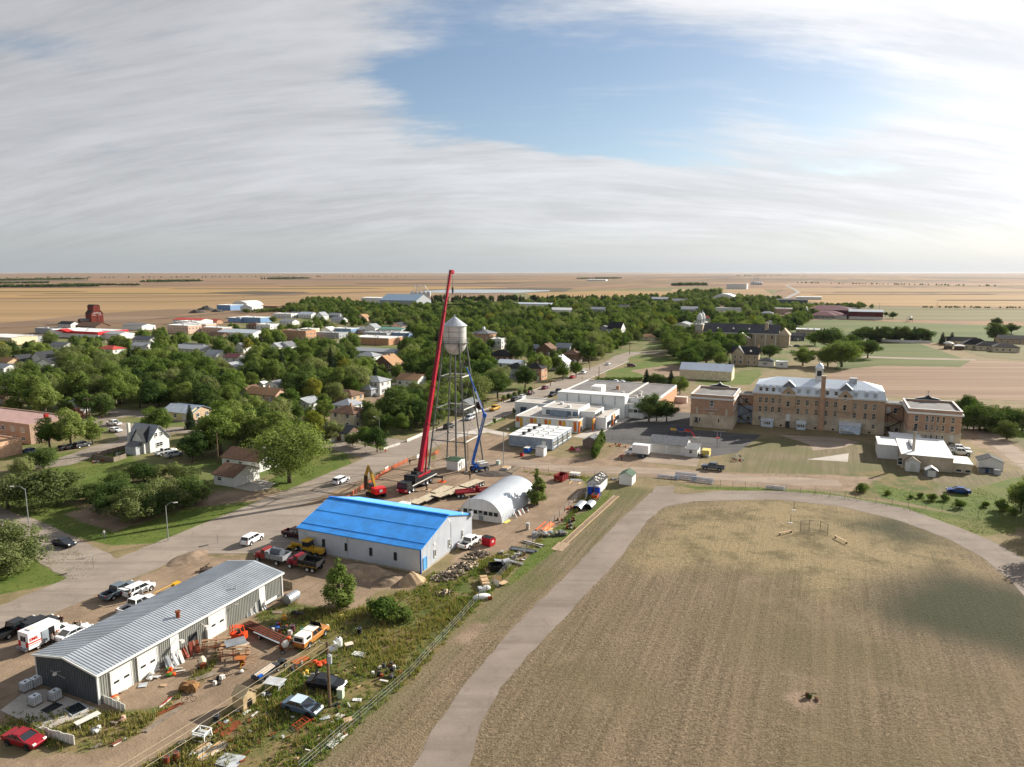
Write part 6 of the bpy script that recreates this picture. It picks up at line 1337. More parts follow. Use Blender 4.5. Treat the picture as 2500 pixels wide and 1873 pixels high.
NEAR_TREES = [
 ('b7',1065,1360,800,'willow','big spreading light green willow on the lawn by the double garage',1.12),
 ('b6',560,1260,790,'olive','large grey green tree left of the scrub thicket and above the lamp post',1.35),
 ('b6',90,1290,880,'olive','grey green tree at the left edge beside the curved lamp post',1.25),('b6',170,1900,1400,'olive','wide grey green tree on the grass corner by the stop sign',1.35),('1',40,300,20,'olive','grey green tree at the left edge on the grass corner',1.3),
 ('b6',540,650,340,'elm','green tree in front of the brick lodge wall',1.0),('b6',770,640,235,'light','tall light green tree at the corner of the brick lodge',.85),('b6',1000,600,310,'light','light green tree on the little round lawn',.8),('b6',850,370,200,'purple','dark purple leaved tree behind the brick lodge',1.0),
 ('b6',1690,500,205,'light','pale green tree right behind the old white house',1.1),('b6',2080,790,500,'dark','dark tree right of the old white house',1.0),('b6',2060,430,165,'spruce','blue green spruce left of the side street lamp',1.0),
 ('b6',470,860,640,'thicket','dark bush beside the lodge wing',1.1),('b6',250,930,740,'thicket','dark bush left of the lodge wing bush',1.1),
 ('b7',370,1070,640,'light','tall pale tree behind the white bungalow',1.1),('b7',600,1010,620,'light','leaning bright green tree behind the white bungalow',1.0),('b7',720,1040,720,'elm','green tree left of the big willow',1.0),('b7',90,1090,880,'dark','dark bushy tree left of the bungalow',1.1),('b7',200,1100,860,'elm','green tree left of the pale tall tree',1.0),
 ('b7',860,760,560,'elm','rounded green tree behind the alley poles',1.0),('b7',1290,760,600,'light','light green tree below the dark house',1.0),('b7',1500,930,720,'olive','dull green tree left of the tan two storey house',1.1),
 ('b7',1700,990,830,'olive','small leaning tree on the boulevard lawn, leftmost of three',1.0),('b7',1830,1000,800,'elm','small tree on the boulevard lawn, middle of three',1.0),('b7',1950,1045,800,'dark','dense tree on the boulevard lawn beside the pedestrians',1.0),
 ('5',640,700,420,'column','slim poplar left of the crane boom',1.0),('5',720,710,440,'column','slim poplar nearest the crane boom',1.0),('5',560,640,260,'dark','dark tree behind the dim grey bungalow',1.1),('5',840,480,270,'dark','dark round tree behind the crane boom',1.1),('5',930,700,470,'dark','dense tree between the crane boom and the tower leg',1.2),('5',1050,640,430,'elm','green tree behind the left tower leg',1.0),('5',1150,480,180,'light','yellow green tree behind the tower legs',1.0),('5',1510,520,370,'purple','brown leaved tree right of the boom lift elbow',1.0),
 ('7',60,370,140,'dark','large dark tree at the street left of the parked black car',1.15),('7',330,270,65,'dark','large round tree in front of the orange brick house',1.1),('7',700,190,40,'elm','street tree above the parked red car',1.0),('7',830,160,10,'elm','street tree left of the parked white car',1.0),
 ('7',1545,600,350,'dark','dense dark tree by the white school door',1.0),('7',1620,600,420,'dark','middle dark tree of the three by the school yard',1.0),('7',1720,600,410,'dark','rightmost dark tree beside the school yard',1.1),
 ('7',1520,240,85,'spruce','tall dark spruce behind the gym roof, left one',1.2),('7',1760,250,95,'spruce','tall dark spruce behind the gym roof, right one',1.2),('7',1600,240,130,'thicket','green bush between the two gym spruces',1.0),('7',1680,250,150,'thicket','low bush between the two gym spruces',1.0),('7',1850,330,170,'elm','green tree between the gym and the brick block',1.0),('7',1880,290,190,'light','light green tree beside the pale barn',.9),
 ('4',1150,490,178,'column','bushy tree at the far end of the white arched hut',1.75),('2',1240,520,192,'poplar','slender light green poplar by the sand pile',1.7),('3',1370,1420,1210,'shrub','bright green bush right of the poplar',1.1),('3',1540,1470,1330,'shrub','small bright green bush right of the bigger bush',1.0),
 ('b1',1830,1620,1275,'light','light green tree at the right edge beyond the track',.85),('b1',1290,690,425,'dark','tree with bare crown right of the right brick block',.8),('b1',1690,880,680,'olive','round olive tree by the farm lane',1.1),
 ('b2',1790,1135,850,'big','huge bright green round tree behind the cupola',1.35),('b2',1370,1120,920,'light','rounded green tree left of the huge bright one',1.3),('b2',1650,960,705,'bigdark','tall green tree behind the huge bright one',1.3),('b2',2070,1040,840,'bigdark','dark green tree right of the huge bright one',1.2),('b2',1500,900,760,'elm','green tree above the rounded one',1.4),('b2',1900,900,780,'bigdark','green tree at the left of the conifer hedge',1.2),
 ('b2',1640,1125,930,'big','bright green tree left of the huge bright one behind the cupola',1.2),('b2',1960,1010,860,'big','bright green tree at the right shoulder of the huge bright one',1.2),('b2',1010,1040,890,'dark','dark tree between the rectory and the church',1.5),('b2',130,1140,930,'elm','green tree left of the rectory',1.3),('b2',330,1100,860,'bigdark','broad dark tree below the church towers',1.3),('b2',560,1020,860,'bigdark','broad dark tree in front of the church nave',1.3),('b2',480,1130,980,'light','light tree beside the rectory gable',1.1),('b2',580,1140,1040,'spruce','small spruce at the corner of the rectory',1.0),
 ('b3',1230,980,840,'spruce','dark spruce right of the white fence',1.3),('b3',1340,990,840,'spruce','dark spruce left of the dark roofed long house',1.4),('b3',1860,950,740,'elm','green tree behind the dark roofed long house',1.2),('b3',1880,760,670,'dark','tree clump at the far right field',1.4),('b3',2060,860,740,'dark','dark bushes right of the far tree clump',1.4),('b3',640,680,600,'dark','small round tree beside the far school yard',1.2),('b3',550,650,600,'dark','small round tree nearest the dark red gym',1.2),
]
def sizes(): pass
for f,x,yb,yt,kd,lab,wd in NEAR_TREES: tree_px(f,x,yb,yt,kd,lab,None,wd*(1.12 if kd == 'olive' else 1.1))
rn = random.Random(21)
for x,yb,yt in ((1230,1330,1040),(1300,1250,1000),(1440,1440,1090),(1560,1380,1060),(1700,1330,1020),(1850,1300,1000),(1990,1270,980),(2120,1230,1000),(1260,1080,900),(1400,1010,840),(1560,1000,810),(1720,980,830),(1880,960,800),(2020,1040,850),(930,1190,1040),(1050,1200,1030),(2200,1130,1000)):
 tree_px('b6',x,yb,yt,rn.choice(('thicket','thicket','olive')),'scrubby grey green tree in the thicket beside the main road lawn','scrub thicket trees',1.2)
for i in range(13): tree('column',at('7',1005+i*7,965-i*13),4.2+.3*(i%3),'slim young poplar in the dense row beside the picnic shelter','poplar row by the shelter',1.5)
for x,yb,h,lab in ((215,1410,2.4,'round bush by the track fence at the stack shadow'),(490,1440,1.2,'lone small bush near the track fence posts'),(720,1480,1.0,'low bush left of the yellow bush'),(815,1470,1.4,'yellow leaved bush by the track fence'),(935,1500,2.0,'wide bush right of the yellow bush'),(1060,1500,1.8,'bush beside the wide bush'),(1210,1575,2.2,'rounded bush below the blue car'),(1475,1565,1.5,'small bush right of the blue car'),(1635,1600,2.8,'big bush near the right edge of the fence'),(1760,1640,1.6,'low bush at the foot of the right edge tree')):
 p = at('b1',x,yb); tree('shrub',p,h,lab,None,1.0)
for i in range(16): tree_px('b3',215+i*56,955,815-(i*37 % 50),('spruce','dark','dark','spruce')[i*5 % 4],'dense dark tree in the hedge row behind the long white fence','hedge row behind the white fence',1.5)
for i in range(10): tree_px('b1',1290+i*62,770+(i*13 % 30),600-(i*29 % 70),('thicket','olive')[i % 2],'scrubby tree in the windbreak beside the ploughed field','windbreak by the ploughed field',1.2)
for x,y,h in ((2545,1265,8),(2580,1300,9),(2600,1360,9),(2560,1230,7)): tree('dark',G(x,y),h,'dark tree at the right edge shading the bend of the track','trees shading the track bend',1.1)
for i in range(6): tree_px('7',120+i*52,395-i*16,340-i*16,'thicket','clipped hedge bush along the street before the large dark tree','street hedge',.8)
for i in range(9): tree_px('7',1060+i*50,215-i*2,160,'shrub','low bush in the row behind the gym roof','bushes behind the gym',1.6)
for x,y in ((1690,650),(1915,535),(2050,490)): tree_px('5',x,y,y-80,'ash','thin young tree on the boulevard by the white school','young boulevard trees',.7)
def px_in(poly,px,py):
 ins = False; n = len(poly)
 for i in range(n):
  (x0,y0),(x1,y1) = poly[i],poly[(i+1) % n]
  if (y0 > py) != (y1 > py) and px < (x1-x0)*(py-y0)/(y1-y0)+x0: ins = not ins
 return ins
FOREST = [[(-300,1050),(60,1010),(220,1030),(330,1010),(480,1000),(560,1085),(700,1110),(830,1085),(840,1020),(900,1060),(985,1060),(1070,1030),(1200,970),(1330,925),(1470,875),(1530,845),(1620,835),(1640,880),(1710,900),(1720,880),(1790,870),(1810,850),(1960,800),(2010,770),(1900,738),(1700,722),(1500,735),(1300,745),(1000,752),(860,745),(770,735),(640,780),(450,815),(300,825),(150,830),(-200,860)]]
OPEN = [[(60,790),(450,770),(700,765),(760,790),(1010,800),(1000,855),(860,850),(650,825),(450,835),(120,830)],[(1690,935),(1860,895),(1900,870),(1850,862),(1720,880)],[(1540,840),(1600,835),(1600,860),(1560,870)]]
def street_clear(p,m=5.5):
 a,b = to_ab(Vector((p[0],p[1],0))); ra,rb = to_ab(ROAD0); ta = a-ra; tb = rb-b
 if abs(tb) < 7.5+m*.4 and ta < 350: return False
 if tb < 0:
  for q in (120,215,300):
   if abs(ta-q) < 4+m*.35: return False
  for q,lo in ((-110,160),(-220,120)):
   if abs(tb-q) < 4+m*.35 and lo < ta < 700: return False
 return True
def hides(p,h,r):
 bx,by,d = pix((p[0],p[1],0)); tx,ty,_ = pix((p[0],p[1],h)); w = r*FPX/d
 for kx,ky,la,lb,ze,kp in KEEP:
  if d < kp.y-3:
   hw = .30*(la+lb)*FPX/kp.y*.85; hh = ze*FPX/kp.y*.9
   if bx-w*.85 < kx+hw and bx+w*.85 > kx-hw and ty+2 < ky+hh and by > ky-2: return True
 return False
cand = []; rn = random.Random(4); cell = {}
for (gx,gy,r) in TREE_AT: cell.setdefault((int(gx//12),int(gy//12)),[]).append((gx,gy,r))
tries = 0
while tries < 90000 and len(cand) < 3000:
 tries += 1; py = 722+(1110-722)*rn.random()**1.9; px = rn.uniform(-150,2050)
 if not any(px_in(P,px,py) for P in FOREST): continue
 if any(px_in(P,px,py) for P in OPEN) and rn.random() < .88: continue
 p = G(px,py)
 if p.y > 1500: continue
 h = rn.uniform(7.0,13.0)*(1.0 if p.y > 260 else .9); r = h*.42; sp = 5.0+p.y/240
 ix,iy = int(p.x//12),int(p.y//12)
 if any((gx-p.x)**2+(gy-p.y)**2 < (sp*.5+min(gr,4)*.75)**2 for dx in (-1,0,1) for dy in (-1,0,1) for gx,gy,gr in cell.get((ix+dx,iy+dy),())): continue
 if not street_clear(p): continue
 a,b = to_ab(p)
 if any(A0 < a < A1 and B0 < b < B1 for A0,A1,B0,B1 in BUILT): continue
 if hides(p,h,r): continue
 cand.append((p,h)); cell.setdefault((ix,iy),[]).append((p.x,p.y,r))
def show_size(c): return c[1]/c[0].length
cand.sort(key=show_size,reverse=True)
KINDS = ['elm']*14+['dark']*8+['ash']*8+['light']*9+['spruce']*4+['olive']*5+['yellow']
def block_label(p,kind,h,i):
 px,py,d = pix((p.x,p.y,4)); w = {'spruce':'dark spruce','yellow':'yellowing tree','light':'light green tree','dark':'dark green tree','olive':'grey green tree'}.get(kind,'green tree')
 L,q = min(HOUSES,key=lambda e: (e[1]-p).length); qx,qy,qd = pix(q); side = ('left' if px < qx else 'right')+' of' if abs(px-qx) > 14 else ('in front of' if d < qd else 'behind')
 g = 'church' if px > 1400 else 'water tower' if px > 1120 else 'crane' if px > 700 else 'bungalow' if px > 330 else 'left edge'
 return ('tall ' if h > 11 else 'small ' if h < 8.5 else '')+w+' '+side+' the '+' '.join(L),'town trees by the '+g
import re
HOUSES = [(re.split(r' (?:left|right|among|behind|beside|below|next|in|at|by|across|peeping|beyond|near|nearest|before|between|of) ',o['label'])[0].split()[-7:],o.location.copy()) for o in COL.objects if o.get('category') in ('house','shop','building','garage','church')]
rest = []
for i,(p,h) in enumerate(cand):
 kd = rn.choice(KINDS)
 if i < 230: lb,gp = block_label(p,kd,h,i); tree(kd,p,h*(1.15 if kd == 'spruce' else 1),lb,gp,rn.uniform(.9,1.15),rn)
 else: rest.append((p,h,kd))
def instanced(name,label,cat,pts,kinds):
 "one mesh of points; geometry nodes put a low tree on each"
 lib = bpy.data.collections.new(name+'_kinds'); idx = {}
 for k in kinds:
  for v in TREES[k][:2]:
   o = bpy.data.objects.new('tree_kind_%02d' % len(lib.objects),v[1]); lib.objects.link(o); idx.setdefault(k,[]).append(len(lib.objects)-1)
 me = bpy.data.meshes.new(name); me.from_pydata([(p.x,p.y,0) for p,h,k in pts],[],[]); n = len(pts)
 for nm,ty,vals in (('kind_index','INT',[rn.choice(idx[k]) for p,h,k in pts]),('spin','FLOAT',[rn.uniform(0,6.28) for _ in pts]),('size','FLOAT',[h/BASEH[k] for p,h,k in pts])):
  a = me.attributes.new(nm,ty,'POINT'); a.data.foreach_set('value',vals)
 o = bpy.data.objects.new(name,me); COL.objects.link(o); tag(o,label,cat,None,'stuff')
 ng = bpy.data.node_groups.new(name,'GeometryNodeTree'); ng.interface.new_socket('Geometry',in_out='INPUT',socket_type='NodeSocketGeometry'); ng.interface.new_socket('Geometry',in_out='OUTPUT',socket_type='NodeSocketGeometry')
 N = ng.nodes.new; L = ng.links.new; gi = N('NodeGroupInput'); go = N('NodeGroupOutput'); ip = N('GeometryNodeInstanceOnPoints'); ci = N('GeometryNodeCollectionInfo')
 ci.inputs['Collection'].default_value = lib; ci.inputs['Separate Children'].default_value = True; ci.inputs['Reset Children'].default_value = True
 def attr(nm,ty):
  a = N('GeometryNodeInputNamedAttribute'); a.data_type = ty; a.inputs['Name'].default_value = nm; return a.outputs[0]
 cx = N('ShaderNodeCombineXYZ'); L(attr('spin','FLOAT'),cx.inputs[2]); er = N('FunctionNodeEulerToRotation'); L(cx.outputs[0],er.inputs[0])
 ip.inputs['Pick Instance'].default_value = True
 L(gi.outputs[0],ip.inputs['Points']); L(ci.outputs[0],ip.inputs['Instance']); L(attr('kind_index','INT'),ip.inputs['Instance Index']); L(er.outputs[0],ip.inputs['Rotation']); L(attr('size','FLOAT'),ip.inputs['Scale']); L(ip.outputs[0],go.inputs[0])
 md = o.modifiers.new('scatter','NODES'); md.node_group = ng; return o
instanced('town_woodland','mass of leafy trees over the far blocks of the town','woodland',rest,['elm','dark','ash','light','spruce','olive','yellow'])
print('TREES',len(cand),len(rest),'tries',tries)
# ------------------------------------------------------------------ cars, trucks and yard machines
PAINT = {}
def paint(col,rough=.28):
 if col not in PAINT: PAINT[col] = mat(col,rough,.05,.05,1.0,0,30,.5,.08)
 return PAINT[col]
def loft(mb,rings,close=True):
 n = len(rings[0]); vs = [p for r in rings for p in r]; fs = []
 for i in range(len(rings)-1):
  for j in range(n): fs.append((i*n+j,(i+1)*n+j,(i+1)*n+(j+1) % n,i*n+(j+1) % n))
 fs += [tuple(range(n)),tuple(range(len(vs)-n,len(vs)))[::-1]]
 return mb.add(vs,fs)
def ring(x,hw,z0,z1,c=.14):
 return [(x,-hw*.90,z0),(x,-hw,z0+c),(x,-hw*1.0,z1-c),(x,-hw*.93,z1),(x,hw*.93,z1),(x,hw*1.0,z1-c),(x,hw,z0+c),(x,hw*.90,z0)]
CAR = dict(
 sedan=(4.8,.90,[(-2.4,.45,.80),(-2.3,.28,.98),(-1.2,.22,1.0),(.9,.22,.98),(1.9,.24,.86),(2.3,.3,.72),(2.4,.42,.62)],(1.15,.25,-1.05,-1.85,.96,1.45),(1.45,-1.4),'car',.335),
 coupe=(4.7,.88,[(-2.35,.45,.80),(-2.25,.28,.95),(-1.2,.22,.95),(.8,.22,.94),(1.85,.24,.82),(2.25,.3,.68),(2.35,.42,.58)],(1.0,.1,-.9,-1.75,.92,1.34),(1.4,-1.35),'car',.335),
 suv=(4.75,.94,[(-2.37,.5,1.0),(-2.3,.3,1.12),(-1.0,.26,1.12),(1.0,.26,1.10),(2.0,.28,1.02),(2.3,.34,.85),(2.37,.45,.75)],(1.25,.55,-1.95,-2.28,1.08,1.72),(1.45,-1.4),'suv',.37),
 van=(5.1,.97,[(-2.55,.5,1.0),(-2.48,.3,1.1),(-1.0,.24,1.1),(1.4,.24,1.08),(2.2,.28,.98),(2.48,.34,.8),(2.55,.45,.7)],(1.9,.85,-2.2,-2.48,1.05,1.78),(1.6,-1.5),'car',.35),
 pickup=(5.8,.99,[(-2.9,.5,1.05),(-2.85,.42,1.06),(-.95,.36,1.06),(-.9,.36,1.18),(1.2,.36,1.18),(2.5,.38,1.14),(2.82,.42,1.0),(2.9,.5,.8)],(1.35,.65,-.85,-.98,1.15,1.88),(1.8,-1.75),'suv',.40))
_car = {}
def car_meshes(kind):
 if kind in _car: return _car[kind]
 L,hw,st,(bf,rf,rr,br,zb,zr),wx,wk,wr = CAR[kind]
 body = MB(); loft(body,[ring(x,hw*(1 if 1 < i < len(st)-2 else (.95 if 0 < i < len(st)-1 else .86)),z0,z1) for i,(x,z0,z1) in enumerate(st)])
 if kind == 'pickup':
  body = MB(); loft(body,[ring(x,hw*(.98),z0,min(z1,.72)) for x,z0,z1 in st[:3]]); loft(body,[ring(x,hw*(1 if i < 3 else (.96 if i == 3 else .88)),z0,z1) for i,(x,z0,z1) in enumerate(st[3:])])
  for s in (-1,1): body.box(-2.88,-.92,min(s*hw*.86,s*hw*.99),max(s*hw*.86,s*hw*.99),.6,1.12)
  body.box(-2.9,-2.78,-hw*.86,hw*.86,.6,1.1)
 glass = MB(); k = .80; hb,ht = hw*.92,hw*k
 glass.add([(bf,-hb,zb),(bf,hb,zb),(br,hb,zb),(br,-hb,zb),(rf,-ht,zr-.06),(rf,ht,zr-.06),(rr,ht,zr-.06),(rr,-ht,zr-.06)],[(0,1,5,4),(1,2,6,5),(2,3,7,6),(3,0,4,7),(4,5,6,7)])
 roof = MB(); loft(roof,[[(x,-ht*f,zr-.07),(x,-ht*.9*f,zr),(x,ht*.9*f,zr),(x,ht*f,zr-.07)] for x,f in ((rf+.08,.98),(rf-.25,1.03),(rr+.2,1.03),(rr-.06,.98))])
 def P(x,s,top): return Vector((x,s*(ht if top else hb)*1.015,zr-.04 if top else zb))
 for s in (-1,1):
  roof.beam(P(bf,s,0),P(rf,s,1),.10,.07).beam(P(br,s,0),P(rr,s,1),.16,.07)
  m0,m1 = (bf+br)/2+.1,(rf+rr)/2+.05; roof.beam(P(m0,s,0),P(m1,s,1),.05,.12)
  if kind in ('suv','van'): roof.beam(P(br+.75,s,0),P(rr+.65,s,1),.05,.12)
 arch = MB()
 for x in wx:
  for s in (-1,1): arch.cyl((x,s*hw*.985,wr+.02),(x,s*hw*1.008,wr+.02),wr+.09,n=16)
 dark = BLKPLASTIC
 lamp = MB().box(L/2-.22,L/2-.05,-.17,.17,-.09,.07); tail = MB().box(-.06,.04,-.12,.12,-.12,.12)
 _car[kind] = (body,glass.mesh('windows',DKGLASS),roof,arch.mesh('wheel_arch',BLACK),lamp.mesh('headlight',LAMP),tail.mesh('taillight',REDLAMP),{})
 return _car[kind]
CARS = []
def car(kind,p,rz,col,label,name=None,scale=1.0,wheels_on=True,group=None):
 body,glass,roof,arch,lamp,tail,cache = car_meshes(kind); L,hw,st,gh,wx,wk,wr = CAR[kind]
 nm = name or {'pickup':'pickup_truck','van':'minivan','suv':'suv'}.get(kind,'car'); cat = {'pickup':'pickup truck','van':'minivan','suv':'suv'}.get(kind,'car')
 t = thing(nm,label,cat,(p[0],p[1],.04),rz,group); t.scale = (scale,)*3
 if col not in cache: cache[col] = (body.mesh('body',paint(col),False),roof.mesh('roof',paint(col)))
 share('body',cache[col][0],t); share('roof',cache[col][1],t); share('windows',glass,t); share('wheel_arch',arch,t)
 if wheels_on:
  for x in wx:
   for s in (-1,1): share('wheel',WH[wk],t,(x,s*(hw-.08),wr))
 for s in (-1,1):
  share('headlight',lamp,t,(0,s*hw*.68,st[-3][2]-.10)); share('taillight',tail,t,(-L/2,s*hw*.80,st[0][2]-.06))
 if kind == 'pickup': MB().box(-2.78,-.95,-hw*.86,hw*.86,.72,.74).build('bed_liner',BLACK,t)
 BUILT.append((0,0,0,0)); return t
HU,HD = GRID,GRID+math.pi; HV,HL = GRID-math.pi/2,GRID+math.pi/2
def cpx(f,x,y): return at(f,x,y) if f else G(x,y)
CL = [('pickup','1',845,440,HU,'#5f6b74','grey blue pickup truck parked beside the white car with open doors'),('pickup','1',975,540,HU,'#e6e7e8','white pickup truck half hidden behind the workshop roof'),('pickup','1',125,705,HU,'#1b1c1f','black pickup truck parked by the road at the left edge'),('suv','1',285,680,HU,'#15161a','black suv behind the ambulance'),('sedan','1',530,735,HU,'#dfe2e5','white sedan between the ambulance and the workshop'),
 ('coupe','1',175,1490,rad(-18),'#8e1220','dark red coupe at the lower left corner'),('sedan','1',455,95,HV,'#1f2630','dark car under the tree at the side street'),('suv','2',625,70,HU+.1,'#eceded','white suv parked alone beside the dirt mound'),('pickup','3',500,650,HV,'#3a1218','dark maroon pickup behind the corner of the blue roofed hall'),
 ('pickup','4',545,855,HU-.08,'#e9e9e6','old white pickup beside the gable wall of the blue roofed hall'),('suv','3',935,118,HU,'#e8eaec','white suv driving on the main road past the excavator'),('pickup','5',1695,480,HD,'#d8a01c','yellow truck parked on the main road'),('van','5',1405,590,HD,'#b9bec3','silver minivan driving down the main road'),('suv','5',1165,690,HU,'#22262b','dark suv parked under the trees behind the tower legs'),('sedan','5',1340,505,HV,'#2a3038','dark car in the driveway behind the tower'),
 ('suv','7',230,398,HU,'#1d2126','black suv in the parked row left of the road'),('sedan','7',302,372,HU,'#e3e6e8','white sedan in the parked row left of the road'),('sedan','7',387,333,HU,'#454b52','dark grey sedan in the parked row left of the road'),('sedan','7',525,280,HU,'#6a1f3a','plum red sedan in the parked row left of the road'),('sedan','7',795,175,HU,'#b01822','bright red car parked below the street tree'),('suv','7',905,130,HU,'#e6e8ea','white suv parked above the bright red car'),('sedan','7',1145,44,HU,'#e4e6e8','white car farthest up the main road'),
 ('pickup','7',602,350,HD,'#24272b','dark pickup at the kerb before the gym'),('pickup','7',657,320,HD,'#3a2e2c','brownish dark pickup behind the dark one at the kerb'),('pickup','7',772,326,HD,'#8796a6','silver blue pickup at the kerb beside the gym wall'),('suv','7',1375,62,HV,'#5e1420','maroon suv on the lot beyond the hedge'),
 ('sedan','7',1087,213,HV+1.57,'#dfe3e6','leftmost white car parked behind the gym'),('sedan','7',1160,215,HV+1.57,'#2d3238','dark car parked behind the gym'),('sedan','7',1222,220,HV+1.57,'#e4e7ea','white car parked behind the gym chimney'),('sedan','7',1285,225,HV+1.57,'#d9dcdf','rightmost pale car parked behind the gym'),
 ('pickup','8',445,1268,HL,'#5a5f66','grey pickup with a covered deck on the dirt by the bleachers'),('sedan','b1',1198,1425,HL,'#1c3f86','blue sedan on the grass beyond the track fence'),('pickup','b1',1200,1000,HV,'#dcdedd','white pickup behind the boiler house, rear one'),('pickup','b1',1215,1035,HV,'#d3d4d2','white pickup behind the boiler house, front one'),
 ('pickup','b6',1230,392,HL,'#e6e8ea','white service truck parked on the lodge street'),('sedan','b6',1245,462,HV,'#e9ebec','white car beside the round lawn'),('suv','b6',890,625,HU,'#4a4f55','grey suv at the lodge kerb'),('sedan','b6',700,655,HU,'#191b1f','black car at the lodge kerb, left one'),('sedan','b6',790,640,HU,'#202329','black car at the lodge kerb, middle one'),('sedan','b6',320,690,HL,'#274a78','blue car by the orange lit wing'),('pickup','b6',1790,705,HU-.2,'#dfe0de','white truck beside the old white house'),('suv','b6',1880,730,HU-.2,'#cfd2d2','pale suv in front of the truck by the old white house'),('sedan','b6',1915,305,HV,'#3b4148','dark car at the pale yellow bungalow'),
 ('suv','b7',745,1015,HV,'#e5e7e9','white suv behind the bungalow roof'),('suv','b7',610,925,HV,'#b9bec2','silver suv in the trees behind the bungalow'),('sedan','2',1150,1095,rad(-14),'#17191c','black wrecked sedan in the weeds beside the power pole'),
 ('sedan','b4',540,885,HV,'#27405f','far blue car by the grey gable bungalow'),('pickup','b5',430,555,HV,'#d7d9da','far white pickup at the shops'),('suv','b2',1210,915,HV,'#d5d8da','pale suv behind the church'),('sedan','b2',1310,915,HV,'#3a4048','dark car behind the church'),('sedan','b5',900,510,HV,'#c9ccce','far pale car at the white flat store')]
for k,f,x,y,rz,c,lab in CL: car(k,cpx(f,x,y),rz,c,lab)
t = car('suv',at('1',985,430),HU,'#e4e5e4','white car with its tailgate and side doors open')
MB().beam((-2.3,0,1.7),(-3.1,0,1.95),1.5,.08).build('open_tailgate',paint('#e4e5e4'),t)
for x in (.6,-.4): MB().beam((x,-.95,.75),(x-.35,-1.75,.75),.07,.75).build('open_door',paint('#e4e5e4'),t)
t = car('sedan',at('2',980,1262),rad(-22),'#4f6070','grey blue wrecked sedan with no bonnet in the weeds',wheels_on=False)
MB().box(1.0,2.1,-.7,.7,.80,.90).build('engine_bay',BLACK,t); MB().box(-1.2,.35,-.74,.74,1.44,1.48).build('roof_panel',paint('#b9cbd6'),t)
t = car('pickup',at('2',1045,765),HU+.05,'#b27a40','orange old pickup with a white canopy in the yard',wheels_on=True)
MB().frustum(-2.85,-.95,-.92,.92,1.1,-2.7,-1.0,-.8,.8,1.95).build('canopy',paint('#ece6d8'),t); MB().box(-2.87,-2.80,-.65,.65,1.25,1.75).build('canopy_window',DKGLASS,t); MB().box(-2.2,-1.3,-.90,-.84,1.3,1.7).build('canopy_window',DKGLASS,t); MB().box(.6,-.8,-.8,.8,1.86,1.93).build('roof_panel',paint('#ece6d8'),t)
MB().add([(1.3,-.8,1.2),(1.3,.8,1.2),(1.0,.8,2.3),(1.0,-.8,2.3),(1.25,-.8,1.2),(1.25,.8,1.2),(.95,.8,2.3),(.95,-.8,2.3)],[(0,1,2,3),(7,6,5,4),(0,3,7,4),(1,5,6,2),(3,2,6,7)]).build('raised_bonnet',BLACK,t)
def text_part(body,size,parent,loc,rot,m,name='lettering',bold=0.0):
 cu = bpy.data.curves.new(name,'FONT'); cu.body = body; cu.size = size; cu.extrude = .008; cu.align_x = 'CENTER'; cu.offset = bold
 o = bpy.data.objects.new(name,cu); COL.objects.link(o); dg = bpy.context.evaluated_depsgraph_get(); me = bpy.data.meshes.new_from_object(o.evaluated_get(dg)); bpy.data.objects.remove(o)
 me.materials.clear(); me.materials.append(m); q = share(name,me,parent,loc); q.rotation_euler = rot; return q
def ambulance():
 t = thing('ambulance','white ambulance van with red stripes and its side door open','ambulance',(*at('1',345,765)[:2],.04),HU); w = paint('#eeeeec'); rd_ = mat('#c8281e',.4)
 MB().frustum(-3.3,1.0,-1.08,1.08,.5,-3.25,.9,-1.04,1.04,2.75).build('box_body',w,t)
 MB().add([(1.0,-1.0,2.72),(1.0,1.0,2.72),(1.0,1.0,1.3),(1.0,-1.0,1.3),(2.0,.92,1.3),(2.0,-.92,1.3),(1.25,.9,2.15),(1.25,-.9,2.15)],[(0,1,6,7),(7,6,4,5),(1,2,4,6),(0,7,5,3)]).build('cab_roof',w,t)
 MB().add([(1.28,-.85,2.10),(1.28,.85,2.10),(2.02,.88,1.34),(2.02,-.88,1.34)],[(0,1,2,3)]).build('windscreen',DKGLASS,t)
 loft(MB(),[ring(x,hw,.4,z,.1) for x,hw,z in ((.95,1.02,1.32),(2.0,1.0,1.3),(2.85,.97,1.1),(3.1,.9,.85))]).build('cab',w,t)
 for s in (-1,1): MB().add([(1.1,s*1.03,1.35),(1.9,s*1.0,1.35),(1.3,s*.95,2.05),(1.1,s*1.0,2.05)],[(0,1,2,3)]).build('side_window',DKGLASS,t); MB().box(2.9,3.12,s*.7-.16,s*.7+.16,.8,1.0).build('headlight',LAMP,t)
 MB().box(-3.27,.93,-1.10,-1.075,1.25,1.42).box(-3.27,.93,-1.10,-1.075,1.0,1.08).box(-3.27,.93,1.075,1.10,1.25,1.42).build('red_stripe',rd_,t)
 MB().box(-3.33,-3.28,-1.0,-.55,.7,1.5).box(-3.33,-3.28,.55,1.0,.7,1.5).build('rear_panel',rd_,t); MB().box(-3.32,-3.28,-.5,-.06,1.5,2.2).box(-3.32,-3.28,.06,.5,1.5,2.2).build('rear_window',DKGLASS,t)
 MB().box(-.55,.25,-1.11,-1.05,.55,2.35).build('open_side_doorway',BLACK,t); MB().box(-1.5,-.6,-1.14,-1.10,.6,2.3).build('slid_door',mat('#8d979f',.4),t)
 text_part('EMS',.62,t,(-2.55,-1.105,1.62),(rad(90),0,0),rd_,bold=.01)
 MB().box(-3.75,-3.3,-1.0,1.0,.45,.6).build('rear_step',STEEL,t); MB().box(-2.6,-1.6,-.5,.5,2.74,2.86).build('roof_hatch',OFFW,t); wheels(t,[2.2,-2.0],.95,'suv',.38)
ambulance()
